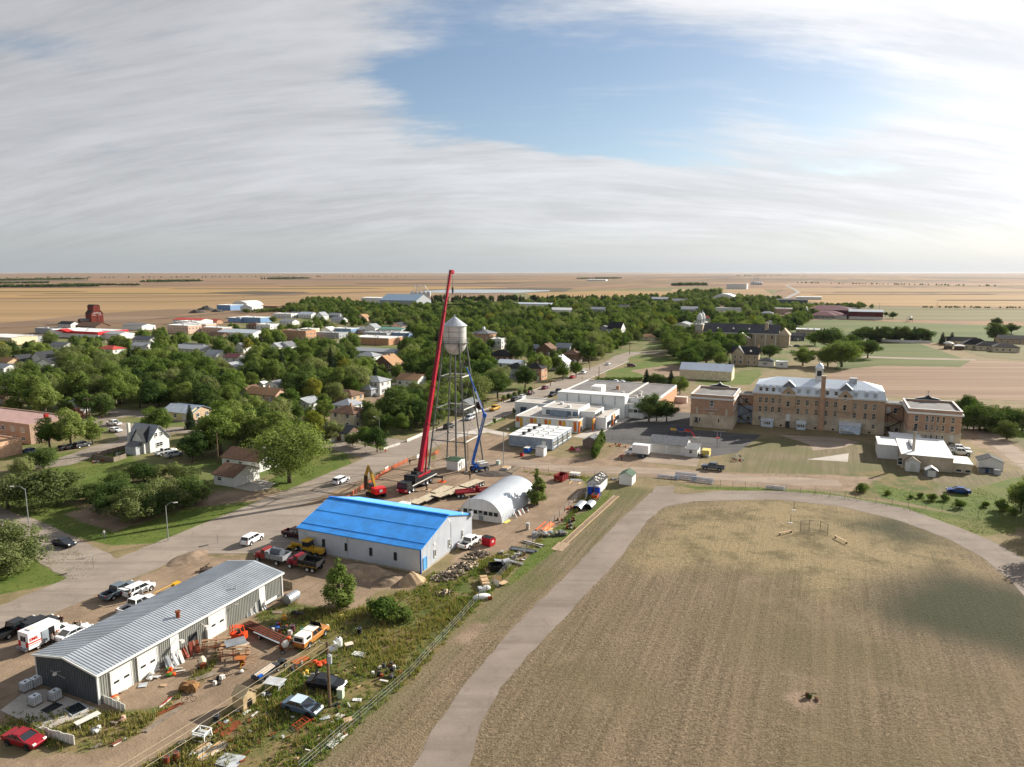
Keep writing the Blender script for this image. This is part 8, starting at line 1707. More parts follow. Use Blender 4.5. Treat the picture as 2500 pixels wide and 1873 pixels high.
t = J('plywood_sheets','curved beige plywood offcuts beside the crates','plywood','4',790,1195,.8); MB().beam((0,0,0),(.3,.3,1.1),1.4,.06).build('sheet',WOODY,t); MB().beam((-.9,-.6,0),(-.6,-.5,.9),1.0,.06).build('sheet',OFFW,t); MB().box(-.5,1.0,-1.6,-.6,.35,.42).build('flat_sheet',WOODW,t)
t = J('rubble_row','long low row of concrete rubble and blocks at the fence','rubble','4',1245,765,GRID-1.0); rn = random.Random(8)
for i in range(46): x,y = rn.uniform(-3.2,3.4),rn.uniform(-.8,.8); MB().blob((x,y,.25+rn.uniform(0,.35)),(rn.uniform(.2,.5),rn.uniform(.2,.4),rn.uniform(.15,.35)),i,6,.3).build('rubble_block',(LTGREY,CONCR,MIDGREY,WOODG)[i%4],t)
MB().box(-3.4,3.4,-1.0,-.9,.1,.35).build('edge_board',DKGREY,t)
t = J('concrete_pillar','short grey concrete pillar standing at the dirt edge','pillar','4',1065,710,GRID); MB().box(-.3,.3,-.3,.3,0,1.25).build('shaft',CONCR,t); MB().box(-.33,.33,-.33,.33,1.25,1.32).build('cap',LTGREY,t)
t = J('pallet_table','white topped pallet table near the red skip bin','table','4',1490,235,GRID-1.5); MB().box(-1.3,1.3,-.8,.8,1.0,1.06).build('top',OFFW,t)
for x in (-1.1,-.35,.35,1.1):
 for y in (-.65,.65): MB().beam((x,y,0),(x,y,1.0),.1).build('leg',WOODG,t)
MB().box(-1.2,1.2,-.7,.7,.4,.5).build('shelf',LTGREY,t)
box_thing('utility_box','pale green utility box on the grass beside the light pole','utility box','4',797,125,GRID,(1.1,.9,1.0),mat('#aab8a6',.6),LTGREY); box_thing('utility_box','pale green cabinet in the weeds below the black wreck','cabinet','2',1250,1165,-.2,(.7,.6,1.1),mat('#b9c9b0',.6),OFFW); box_thing('concrete_slab_stack','stack of pale slabs left of the old grey timbers','slabs','4',870,170,GRID,(2.4,1.6,.6),LTGREY,WOODW); box_thing('storage_box','wooden box with pale lid in the weeds right of the power pole','box','2',1308,812,.5,(1.0,.8,.5),WOODG,mat('#d9c3b0',.7))
box_thing('waste_bin','red bin beside the portable classrooms','bin','7',298,940,GRID,(1.0,.8,1.0),RED,BLACK); box_thing('blue_skip','blue container beside the portable classrooms','container','7',355,900,GRID,(2.4,1.4,1.4),BLUE,OFFW); box_thing('shipping_container','pale pink ribbed container between the gym and the brick block','container','7',1865,412,HV,(4.4,2.3,2.2),mat('#cbb5ac',.6),OFFW)
for i,(x,y) in enumerate(((430,1215),(480,1215),(530,1220),(590,1235))): box_thing('waste_bin',('grey waste bin leftmost by the white shed','blue waste bin second by the white shed','grey waste bin third by the white shed','open grey waste bin with rubbish by the white shed')[i],'bin','b1',1000+x,y,-.3,(1.4,1.1,1.1),(MIDGREY,mat('#27476b',.6),MIDGREY,LTGREY)[i],BLKPLASTIC)
t = J('armchair','white armchair dumped in the grass behind the power pole','chair','2',1190,835,.6); MB().box(-.5,.5,-.5,.5,.1,.5).build('seat',WHITE,t); MB().box(.3,.5,-.5,.5,.5,1.1).build('backrest',WHITE,t)
t = J('plastic_tank','white plastic tank right of the dumped armchair','tank','2',1235,805,.3); MB().lathe([(.02,0),(.5,0),(.5,1.0),(.35,1.25),(.02,1.3)],14).build('tank',WHITE,t); MB().cyl((0,0,1.28),(0,0,1.4),.15).build('cap',DKGREY,t)
def flat(label,f,x,y,w,l,m,rz): one('ground_sheet',label,'sheet',MB().add([(-l/2,-w/2,.12),(l/2,-w/2,.10),(l/2*.9,w/2,.18),(-l/2,w/2*.9,.12),(-l/2,-w/2,.08),(l/2,-w/2,.06),(l/2*.9,w/2,.14),(-l/2,w/2*.9,.08)],[(0,1,2,3),(7,6,5,4),(0,4,5,1),(1,5,6,2),(2,6,7,3),(3,7,4,0)]),m,at(f,x,y),rz)
flat('white crumpled sheet lying in the long grass','2',1380,862,1.0,1.9,WHITE,-.3); flat('pale grey sheet at the bottom edge in the weeds','2',468,1615,1.9,2.6,LTGREY,-.3); flat('grey boards sheet beside the black tarp heap','2',290,1020,1.0,2.9,WOODG,GRID-.5); flat('white board on the grass near the green cabinet','2',1365,1187,.5,1.1,WHITE,-.1); flat('square pale lid in the weeds by the fence','2',1300,1328,.9,1.0,WOODW,.4); flat('white plate on the dirt before the workshop','1',1010,1082,.9,1.0,LTGREY,.2); flat('white card on the grass left of the fence bottom','1',1155,1083,.5,.8,WOODW,0); flat('pale floor sheet in front of the overhead door','2',545,800,1.6,2.2,CONCR,GRID); flat('brown board in the long grass near the lying tank','2',800,568,.7,1.5,WOODG,0)
t = J('dog_house','tan wooden dog house with dark round doorway on the dirt track','kennel','2',570,1225,GRID-.35); gable_walls(MB(),-.9,.9,-.9,.9,1.7,2.5,'x').build('wall',mat('#b7a07c',.85),t); gable_roof(MB(),-.9,.9,-.9,.9,1.7,2.5,.12,.06,'x').build('roof',mat('#c7b18c',.85),t); MB().xprism([(-.35,0),(.35,0),(.35,.9),(.2,1.2),(-.2,1.2),(-.35,.9)],-.93,-.9).build('doorway',BLACK,t)
t.rotation_euler = (0,0,rad(152))
t = J('cage_frame','white open metal cage frame in the front weeds','cage','2',272,1455,-.3); q = MB()
for x in (-.8,.8):
 for y in (-.6,.6): q.beam((x,y,0),(x*.9,y*.9,1.0),.1)
for z in (.05,1.0): q.beam((-.8,-.6,z),(.8,-.6,z),.1).beam((-.8,.6,z),(.8,.6,z),.1).beam((-.8,-.6,z),(-.8,.6,z),.1).beam((.8,-.6,z),(.8,.6,z),.1)
q.build('frame',WHITE,t); MB().box(-.75,.75,-.55,.55,.6,.66).build('shelf',LTGREY,t)
t = J('steel_gate','red steel frame lying near the wrecked sedan','frame','2',972,1365,.9); q = MB()
for s in (-.5,.5): q.beam((-.9,s,.3),(.9,s,.5),.07).beam((-.9,s,.0),(-.9,s,.3),.06).beam((.9,s,0),(.9,s,.5),.06)
q.build('side_rail',mat('#b0442c',.7),t)
for i in range(5): MB().beam((-.8+.4*i,-.5,.32+.05*i),(-.8+.4*i,.5,.32+.05*i),.05).build('cross_bar',mat('#b0442c',.7),t)
def flat_trailer():
 a,b,rz,L = along('2',575,670,840,790); t = thing('flat_deck_trailer','rusty flat deck trailer loaded with dark steel beams in the yellow weeds','trailer',a,rz); MB().box(0,L,-.9,.9,.55,.68).build('deck',mat('#4a342c',.9),t)
 for i in range(7): MB().beam((.2,-.7+.22*i,.78),(L-.2,-.7+.2*i,.8),.14).build('steel_beam',(RUST,mat('#3a2a26',.9))[i%2],t)
 MB().beam((L*.4,-.95,.75),(L+.6,-1.0,.8),.28,.05).build('aluminium_strip',GALV,t); wheels(t,[L*.55],.95,'suv',.38)
flat_trailer()
def bike(label,f,x,y,rz,c=BLACK):
 t = J('bicycle',label,'bicycle',f,x,y,rz); q = MB()
 for xx in (-.5,.5):
  for i in range(12): a0,a1 = 6.283*i/12,6.283*(i+1)/12; q.cyl((xx+.33*math.cos(a0),0,.33+.33*math.sin(a0)),(xx+.33*math.cos(a1),0,.33+.33*math.sin(a1)),.025,n=4)
 q.build('wheel',TYRE,t); MB().tube([(-.5,0,.33),(-.1,0,.35),(.35,0,.8),(-.2,0,.75),(-.1,0,.35)],.025).cyl((.5,0,.33),(.35,0,.95),.025).build('frame',c,t); MB().box(-.35,-.1,-.06,.06,.85,.9).build('saddle',BLACK,t); MB().cyl((.35,-.25,.98),(.35,.25,.98),.02).build('handlebar',STEEL,t)
bike('black bicycle beside the black tarp heap','2',440,1015,.5); bike('small motorbike by the rusty rail','1',1335,1195,.2); bike('white quad frame in the front weeds','2',125,1525,.6,WHITE)
one('brush_pile','brown pile of dry brush by the grey boards','brush',MB().blob((0,0,.3),(1.2,.9,.6),3,9,.35),mat('#7d5c3a',.95,0,.4,4,.6,10),at('2',180,1110))
def mound(name,label,f,x,y,rx,ry,h,m,rz=0,seed=1):
 rng = np.random.default_rng(seed); n = 34; vs = [];
 for j in range(n+1):
  for i in range(n+1):
   u,v = -1+2*i/n,-1+2*j/n; r = math.hypot(u,v); z = max(0,math.cos(min(r,1)*math.pi/2))**1.15*h*(1+.18*math.sin(u*5+seed)*math.cos(v*4)+.07*math.sin(u*13+v*9))+rng.uniform(-.02,.02)*(r < .9)
   vs.append((u*rx,v*ry,z-.03 if r < 1 else -.05))
 fs = [(j*(n+1)+i,j*(n+1)+i+1,(j+1)*(n+1)+i+1,(j+1)*(n+1)+i) for j in range(n) for i in range(n)]
 one(name,label,'pile',MB().add(vs,fs),m,at(f,x,y),rz,None,True)
SAND = mat((.40,.28,.17),.95,0,.15,.8,.4,6); EARTH = mat((.20,.145,.10),.95,0,.3,.8,.5,5)
mound('sand_pile','orange tan sand pile at the corner of the blue roofed hall','3',1640,1090,2.6,2.2,1.5,SAND,.2,2); mound('earth_pile','long low earth pile along the shaded side of the blue roofed hall','3',1180,1010,7.5,3.0,1.5,mat((.30,.215,.14),.95,0,.25,.8,.5,4),GRID+math.pi/2,3); mound('earth_pile','weedy earth pile below the sand pile','3',1400,1090,3.4,2.0,1.0,EARTH,.5,5); mound('earth_pile','dark earth mound beside the truck yard road edge','1',1330,180,4.5,2.5,.7,EARTH,GRID,6); mound('earth_pile','black wet earth spread by the boom lift','4',760,210,5.0,3.2,.5,mat((.07,.055,.045),.95,0,.3,.8,.5,5),0,7)
for l,x,y,r in (('largest dark gravel stockpile on the far left plain',215,470,14),('dark gravel stockpile right of the largest one',330,490,10),('flat dark gravel stockpile left of the others',130,500,12)): mound('gravel_stockpile',l,'b5',x,y,r,r*.7,r*.36,mat((.08,.07,.06),.95),0,x)
t = J('scrap_cart','dark rusty frame with a plank on the dirt behind the workshop','scrap','2',300,270,.3); q = MB(); q.box(-1.0,1.0,-.6,.6,.25,.4).beam((-.8,.5,.3),(.6,-.4,1.4),.12); q.build('frame',mat('#4a3a30',.9),t); wheels(t,[0],.7,'small',.26)
t = J('yellow_frame','yellow steel frame and rails behind the workshop roof','frame','1',1160,445,GRID); q = MB()
for x in (-1.6,0,1.6): q.cyl((x,0,0),(x,0,1.2),.05)
q.cyl((-1.6,0,1.2),(1.6,0,1.2),.05).cyl((-1.6,0,.6),(1.6,0,.6),.05).build('rail',YELLOW,t); MB().box(1.7,2.9,-.4,.4,.2,1.2).build('yellow_box',YELLOW,t)
def bleacher(label,p,rz,L,rows=3):
 t = thing('bleacher',label,'bleacher',p,rz,'bleachers by the track')
 for i in range(rows):
  MB().box(-L/2,L/2,i*.6,i*.6+.28,.4+i*.3,.45+i*.3).build('seat_plank',mat('#b9c2cc',.35,.6),t); MB().box(-L/2,L/2,i*.6-.3,i*.6-.02,.14+i*.3,.19+i*.3).build('foot_plank',mat('#b9c2cc',.35,.6),t); MB().box(-L/2,L/2,i*.6+.28,i*.6+.30,.26+i*.3,.45+i*.3).build('blue_riser',mat('#2a4aa0',.5),t)
 for k in range(4): x = -L/2+.4+k*(L-.8)/3; MB().beam((x,-.3,.05),(x,rows*.6,.05),.07).beam((x,-.2,.1),(x,rows*.6-.2,.4+(rows-1)*.3),.06).beam((x,rows*.6-.3,0),(x,rows*.6-.3,.4+(rows-1)*.3),.06).build('support',LTGREY,t)
for x,y,l,r in ((1730,1165,'aluminium bleacher with blue risers, leftmost by the track fence',2),(1900,1175,'aluminium bleacher with blue risers, middle and tallest by the track fence',4),(2065,1205,'aluminium bleacher with blue risers, rightmost of the trio',3)): bleacher(l,at('7',x,y),GRID-math.pi/2+.05,5.2,r)
bleacher('aluminium bleacher standing alone beside the track bend',G(1893,1196),GRID-math.pi/2+.1,4.2,2)
def backstop():
 pts = [G(1954,1299),G(1975,1297),G(2002,1299),G(2020,1307)]; t = thing('backstop','wire mesh ball field backstop on four posts','backstop',pts[0]); P = [p-pts[0] for p in pts]
 for p in P: MB().cyl(p,p+Vector((0,0,2.3)),.05).build('post',WOODG,t)
 for a,b in zip(P,P[1:]):
  q = MB()
  for z in (.3,1.3,2.25): q.cyl(a+Vector((0,0,z)),b+Vector((0,0,z)),.025,n=5)
  for i in range(1,12): u = a.lerp(b,i/12); q.cyl(u+Vector((0,0,.1)),u+Vector((0,0,2.25)),.008,n=3)
  q.build('mesh_panel',STEEL,t)
backstop(); bench('wooden players bench left of the backstop','8',0,0,1,1) if False else None
for (x0,y0,x1,y1),l in (((1902,1307,1933,1300),'wooden players bench left of the backstop'),((2038,1313,2068,1329),'wooden players bench right of the backstop')):
 a,b = G(x0,y0),G(x1,y1); L = (b-a).length; t = thing('players_bench',l,'bench',a,heading(b-a)); MB().box(0,L,-.15,.15,.42,.48).build('seat',WOODW,t)
 for x in (.2,L-.2): MB().box(x-.05,x+.05,-.15,.15,0,.42).build('leg',WOODG,t)
for x,y,l in ((1938,1246,'short field post with white base, upper one'),(1930,1277,'short field post on a dirt patch, lower one')):
 t = thing('field_post',l,'post',G(x,y)); MB().cyl((0,0,0),(0,0,1.9),.06).build('post',WOODG,t); MB().box(-.4,.4,-.25,.25,0,.08).build('base',OFFW,t)
t = J('play_structure','red and blue climbing structure beside the white garage','playground','7',1830,730,GRID); pc = [mat(c,.5) for c in ('#b02a34','#26408c','#c9a24a','#3d2f6b')]
for i in range(4):
 for j in range(2): MB().cyl((j*2,-4+i*2.2,0),(j*2,-4+i*2.2,2.6),.07).build('post',pc[3],t)
for i in range(3): MB().box(0,2,-3.9+i*2.2,-2.0+i*2.2,1.2,1.3).build('platform',pc[2],t); MB().box(-.05,.05,-3.9+i*2.2,-2.0+i*2.2,1.3,2.0).build('panel',pc[i % 3],t)
MB().beam((0,-4.2,1.2),(-1.5,-5.4,.2),.6,.08).build('slide',pc[0],t); MB().box(-3.5,-3.3,-7,-3,.4,.5).build('balance_beam',OFFW,t)
t = J('swing_frame','tall swing frame with a red disc behind the garage','swing','8',490,1040,GRID); MB().cyl((0,0,0),(0,0,3.0),.07).cyl((2.0,-.4,0),(4.0,-.4,4.2),.07).cyl((3.0,.6,0),(4.0,.6,4.2),.07).cyl((4.0,-1.6,4.2),(4.0,1.8,4.2),.09).build('frame',STEEL,t); MB().lathe([(.02,0),(.6,.05),(.6,.25),(.02,.3)],14,(0,0,3.0)).build('red_disc',RED,t)
t = J('play_toys','red and pink play tents on the paved yard of the portable classrooms','play tents','7',790,880,.3); MB().frustum(-.9,.9,-.7,.7,0,-.1,.1,-.1,.1,1.2).build('tent',RED,t); MB().frustum(.9,2.0,-1.6,-.6,0,1.4,1.5,-1.2,-1.1,.9).build('small_tent',mat('#d98a9a',.6),t)
t = J('gazebo','small round white roofed gazebo beyond the ploughed field','gazebo','b3',1300,1040); MB().lathe([(3.2,3.6),(2.0,4.4),(.05,4.9)],10).build('roof',OFFW,t)
for i in range(6): q = math.pi/3*i; MB().cyl((2.6*math.cos(q),2.6*math.sin(q),0),(2.6*math.cos(q),2.6*math.sin(q),3.6),.15).build('post',WOODG,t)
MB().lathe([(2.5,0),(2.5,1.6),(2.4,1.6)],10).build('wall',mat('#6b6252',.9),t)
t = J('play_tower','far playground tower with white roof on the school lawn','playground','b3',838,715); MB().lathe([(3.0,4.6),(.1,6.2)],8).build('roof',OFFW,t); MB().box(-2,2,-2,2,1.8,2.1).box(-2,2,-2,-1.9,2.1,3.2).build('deck',DKGREY,t)
for x in (-1.9,1.9):
 for y in (-1.9,1.9): MB().cyl((x,y,0),(x,y,4.7),.15).build('post',DKGREY,t)
# ------------------------------------------------------------------ fences, poles, wires, signs
def wire_fence(name,label,pts,h,gap,post,wires,pr=.04,wr=.012,wm=None):
 t = thing(name,label,'fence',pts[0]); O = Vector(pts[0]); pm = MB().cyl((0,0,0),(0,0,h),pr,n=5).mesh('post',post); L = []
 for a,b in zip(pts,pts[1:]):
  n = max(1,round((b-a).length/gap))
  for i in range(n): L.append(a.lerp(b,i/n)-O)
 L.append(pts[-1]-O)
 for p in L: share('post',pm,t,p)
 for z in wires: MB().tube([p+Vector((0,0,z)) for p in L],wr,4).build('wire',wm or STEEL,t)
 return t
wire_fence('wire_fence','wire fence along the junk yard and the mown strip',[G(730,1890),G(1000,1655),G(1148,1490),G(1300,1328),G(1410,1218),G(1478,1170)],1.4,3.2,WOODG,(.5,.95,1.38),.05,.012,LTGREY)
wire_fence('chain_link_fence','chain link fence between the track and the school lawn',[G(1480,1168),G(1640,1180),G(1850,1193),G(2100,1222),G(2300,1250),G(2480,1278),G(2600,1300)],1.5,3.0,STEEL,(.08,.4,.75,1.1,1.48),.04,.012)
wire_fence('chain_link_fence','chain link fence along the dirt lane above the crane yard',[G(1120,1128),G(1250,1148),G(1400,1160),G(1478,1166)],1.5,3.0,STEEL,(.1,.5,1.0,1.48),.04,.012)
wire_fence('chain_link_fence','chain link fence around the portable classroom yard',[at('7',1000,760),at('7',1190,780),at('7',1390,810),at('7',1560,800)],1.6,3.0,STEEL,(.1,.5,1.0,1.58),.04,.014)
def mesh_mat(c):
 mt = bpy.data.materials.new('safety_mesh'); mt.use_nodes = True; nt = mt.node_tree; nt.nodes.clear(); N,m,mixc,ramp,noise,smooth,lk = nodes_of(nt)
 d = N('ShaderNodeBsdfDiffuse',inp={0: (*c,1)}); tr = N('ShaderNodeBsdfTransparent'); tc = N('ShaderNodeTexCoord').outputs['Object']
 mx = N('ShaderNodeMixShader',inp={0: smooth(noise(tc,1.5,3,.7),.2,.8,.35,.8),1: tr.outputs[0],2: d.outputs[0]}); o = N('ShaderNodeOutputMaterial'); lk.new(mx.outputs[0],o.inputs[0]); return mt
OMESH = mesh_mat((.55,.12,.05))
def safety_fence(label,pts):
 t = thing('safety_fence',label,'fence',pts[0]); O = pts[0]; pm = MB().cyl((0,0,0),(0,0,1.5),.03,n=5).mesh('post',RUST); L = []
 for a,b in zip(pts,pts[1:]):
  n = max(1,round((b-a).length/2.4)); L += [a.lerp(b,i/n)-O for i in range(n)]
 L.append(pts[-1]-O); rn = random.Random(label)
 for p in L: share('post',pm,t,p)
 for a,b in zip(L,L[1:]):
  s0,s1 = rn.uniform(1.0,1.3),rn.uniform(1.0,1.3); m_ = a.lerp(b,.5); sg = rn.uniform(.06,.2)
  MB().add([a+Vector((0,0,.1)),m_+Vector((.05,.05,.05)),b+Vector((0,0,.1)),b+Vector((0,0,s1)),m_+Vector((.05,.05,min(s0,s1)-sg)),a+Vector((0,0,s0))],[(0,1,4,5),(1,2,3,4)]).build('mesh_panel',OMESH,t)
 return t
s1 = safety_fence('orange safety mesh fence along the road beside the excavator',[G(842,1232),G(865,1206),G(900,1185),G(950,1150),G(996,1128)])
for p,w,h in ((G(944,1153),2.0,1.1),(G(930,1162),.7,.6),(G(1020,1121),1.6,.9)):
 t = thing('notice_board',{2.0:'large white notice board on the orange mesh fence',.7:'small white notice on the orange mesh fence',1.6:'white notice board at the fence behind the crane boom'}[w],'sign',p,heading(G(996,1128)-G(900,1185))); MB().box(-w/2,w/2,-.1,-.06,.35,.35+h).build('board',WHITE,t)
 for x in (-w/2+.06,w/2-.06): MB().beam((x,0,0),(x,0,.35+h),.06).build('post',WOODG,t)
safety_fence('orange safety mesh fence behind the blue roof',[G(842,1232),G(905,1232),G(1000,1254),G(1080,1262),G(1120,1256)]); safety_fence('orange safety mesh fence by the tower leg',[G(1030,1118),G(1062,1112),G(1072,1106)])
def board_fence(label,pts,h,m,gap=2.4,name='board_fence'):
 t = thing(name,label,'fence',pts[0]); O = pts[0]
 for a,b in zip(pts,pts[1:]):
  n = max(1,round((b-a).length/gap))
  for i in range(n):
   p,q = a.lerp(b,i/n)-O,a.lerp(b,(i+1)/n)-O; MB().beam(p+Vector((0,0,h/2)),q+Vector((0,0,h/2)),.05,h).build('panel',m,t); MB().beam(p,p+Vector((0,0,h+.1)),.12).build('post',m,t)
board_fence('long white board fence before the dark hedge row',[at('b3',485,955),at('b3',800,968),at('b3',1095,975)],1.8,WHITE,6.0); board_fence('white board fence in the gardens left of the crane boom',[at('5',660,305),at('5',800,260),at('5',940,225)],1.8,WHITE); board_fence('low white rail fence on the boulevard lawn',[at('5',410,940),at('5',600,880)],.7,OFFW); board_fence('low white rail fence at the driveway by the boulevard',[at('5',680,850),at('5',865,770)],.9,OFFW); board_fence('white picket fence behind the boulevard trees',[at('b7',1460,965),at('b7',1640,900)],1.3,OFFW); board_fence('brown board fence around the old house back yard',[at('b6',1000,755),at('b6',1170,700),at('b6',1370,650)],1.3,WOODG); board_fence('grey board fence side of the old house back yard',[at('b6',1000,755),at('b6',1230,790),at('b6',1365,745)],1.3,WOODG); board_fence('white garden fence below the two storey white house',[at('5',250,300),at('5',370,330)],1.2,WHITE)
PW = mat('#6e5a45',.9,0,.2,2)
def pole(label,p,h,arm=0.0,rz=0.0,xf=False,name='power_pole',m=PW,lamp=None):
 t = thing(name,label,'pole' if name == 'power_pole' else 'lamp post',p,rz); MB().cyl((0,0,0),(0,0,h),.2 if name == 'power_pole' else .1,.13 if name == 'power_pole' else .07,n=8).build('pole',m,t)
 if arm:
  c = MB().beam((-arm,0,h-.35),(arm,0,h-.35),.11).build('crossarm',WOODG,t)
  for x in (-arm*.9,-arm*.1,arm*.9): MB().cyl((x,0,h-.3),(x,0,h-.08),.05,n=6).build('insulator',LTGREY,c)
 if xf: MB().cyl((.35,-.1,h-2.6),(.35,-.1,h-1.6),.26,n=12).cyl((.35,-.1,h-1.6),(.35,-.1,h-1.45),.1).build('transformer',LTGREY,t); MB().tube([(-.3,-.2,h-2.9),(0,-.3,h-3.2),(.5,-.3,h-2.9)],.03).build('drop_wire',WOODW,t)
 if lamp:
  q = [Vector((0,0,h-.3)),Vector((lamp*.3,0,h+.35)),Vector((lamp*.7,0,h+.55)),Vector((lamp,0,h+.5))]; MB().tube(q,.045).build('lamp_arm',m,t); MB().cb(q[-1]+Vector((.2 if lamp > 0 else -.2,0,-.06)),(.7,.28,.14)).build('lamp_head',OFFW,t)
 return t
PB = G(805,1725); PH = z_at(PB,1566); PR = rad(-22)
pole('wooden power pole with crossarm and grey transformer in the junk yard',PB,PH,1.15,PR,True)
t = thing('power_line','three power wires running from the junk yard pole to the lower left','wires',PB)
for s in (-1.03,-.11,1.03):
 o = Vector((math.cos(PR)*s,math.sin(PR)*s,PH-.05)); e = Vector((-28+math.cos(PR)*s,-46+math.sin(PR)*s,PH+.4)); pts = []
 for i in range(13): u = i/12; v = o.lerp(e,u); v.z -= 4*1.1*u*(1-u); pts.append(v)
 MB().tube(pts,.022,4).build('wire',mat('#b9ab8e',.6),t)
def tp(f,x,yb,yt): p = at(f,x,yb); return p,z_at(p,FR[f][1]+yt/FR[f][2])
ST = mat('#9aa0a0',.5,.5)
p,h_ = tp('b6',1818,1640,1260); pole('steel street lamp on the lawn beside the main road',p,h_,name='street_lamp',m=ST,lamp=1.5,rz=.3)
p,h_ = tp('b6',312,1462,1075); pole('curved street lamp at the left beside the side street',p,h_,name='street_lamp',m=ST,lamp=-2.4)
p,h_ = tp('b6',968,330,92); pole('wooden power pole behind the brick lodge',p,h_,1.2,.1); p,h_ = tp('b7',345,1170,860); pole('slim pole with guy wire beside the white bungalow',p,h_); p,h_ = tp('b7',797,760,655); pole('power pole in the alley, left one with two arms',p,h_+2,1.1,.2); p,h_ = tp('b7',1207,800,690); pole('power pole in the alley, right one',p,h_,1.1,.3); p,h_ = tp('b7',845,330,185); pole('power pole before the tan ranch roofs',p,h_,1.1,.3)
p,h_ = tp('b7',1975,880,710); pole('street lamp beside the tan two storey house',p,h_,name='street_lamp',m=ST,lamp=-1.2); p,h_ = tp('4',845,125,-60); pole('grey light pole on the dirt lane before the portable classrooms',p,max(7,z_at(p,q2) if (q2 := 1052) else 7),name='street_lamp',m=ST,lamp=1.0)
p,h_ = tp('5',1385,1060,720); pole('wooden light pole right of the water tower legs',p,h_,name='street_lamp',m=PW,lamp=.8); p,h_ = tp('b8',1335,1060,940); pole('wooden pole at the kerb beside the gym',p,h_,.0); p,h_ = tp('b8',1253,970,840); pole('wooden pole at the kerb under the street trees',p,h_); p,h_ = tp('b8',1612,830,700); pole('wooden pole at the bend of the main road',p,h_); p,h_ = tp('5',1595,400,260); pole('wooden pole before the large dark street tree',p,h_)
for i,(x,yb,yt) in enumerate(((582,385,315),(1100,420,375),(1293,410,365),(820,400,385),(160,560,520),(1865,800,690),(1600,650,590),(1480,740,660),(1880,820,740))): p,h_ = tp('b5',x,yb,yt); pole(('tall mast behind the far farm sheds','far pole at the edge of the plain, left one','far pole at the edge of the plain, right one','short pole by the far farm sheds','far pole at the red roofed store','pole before the orange brick side wall','pole among the pale shops','pole beside the grey shop','short pole before the brick block')[i],p,min(h_,22 if i == 0 else 11),0 if i == 0 else .8)
p,h_ = tp('b3',473,600,475); pole('tall thin mast right of the dark red gym',p,h_*.9); p,h_ = tp('b3',1167,550,505); pole('lone pole at the far field edge',p,9)
def sign(label,f,x,y,h,kind):
 t = J('road_sign',label,'sign',f,x,y,rad(-60)); MB().cyl((0,0,0),(0,0,h),.035).build('post',STEEL,t)
 if kind == 'stop': MB().lathe([(.01,-.02),(.36,-.02),(.36,.02),(.01,.02)],8).build('sign_back',LTGREY,t,(0,-.06,h-.2)).rotation_euler = (rad(90),rad(22),0)
 else: MB().box(-.3,.3,-.06,-.03,h-.8,h).build('plate',LTGREY if kind == 'plain' else mat('#c8d24a',.5),t)
sign('back of a stop sign on the grass corner','1',660,252,2.3,'stop'); sign('back of a stop sign at the corner street','b7',1570,1140,2.3,'stop'); sign('small road sign on the dirt beside the weeds','2',382,75,1.6,'plain'); sign('yellow green crossing sign at the kerb left of the road','7',592,195,2.6,'y'); sign('yellow green crossing sign at the kerb beside the gym','7',890,215,2.6,'y'); sign('blue parking sign beside the hedge at the kerb','7',1024,200,2.4,'plain')
t = J('school_sign','dark blue sign board on posts by the white school','sign','7',312,540,GRID); MB().box(-.08,.08,-1.0,1.0,1.2,3.0).build('board',mat('#3a4a5e',.5),t); MB().box(-.1,.1,-1.1,-.95,0,3.0).box(-.1,.1,.95,1.1,0,3.0).build('post',DKGREY,t)
t = J('hydrant','orange fire hydrant on the boulevard','hydrant','5',432,965); MB().lathe([(.15,0),(.15,.6),(.2,.62),(.15,.8),(.03,.9)],10).build('barrel',ORANGE,t); MB().cyl((-.25,0,.5),(.25,0,.5),.07).build('outlet',ORANGE,t)
a,b = G(1505,1211),G(1378,1326); d = (b-a)
t = thing('long_jump_pit','long jump runway with pale timber edges beside the track','runway',a,heading(d)); L = d.length; MB().box(0,L,-.5,.5,.01,.05).build('runway',mat((.21,.15,.095),.95,0,.25,1.5,.5,5),t); MB().box(L,L+4,-1.1,1.1,.01,.05).build('pit',mat((.33,.235,.155),.95,0,.25,1.5,.5,5),t)
for s in (-.58,.58): MB().box(0,L,s-.06,s+.06,.0,.1).build('edge_board',WOODW,t)
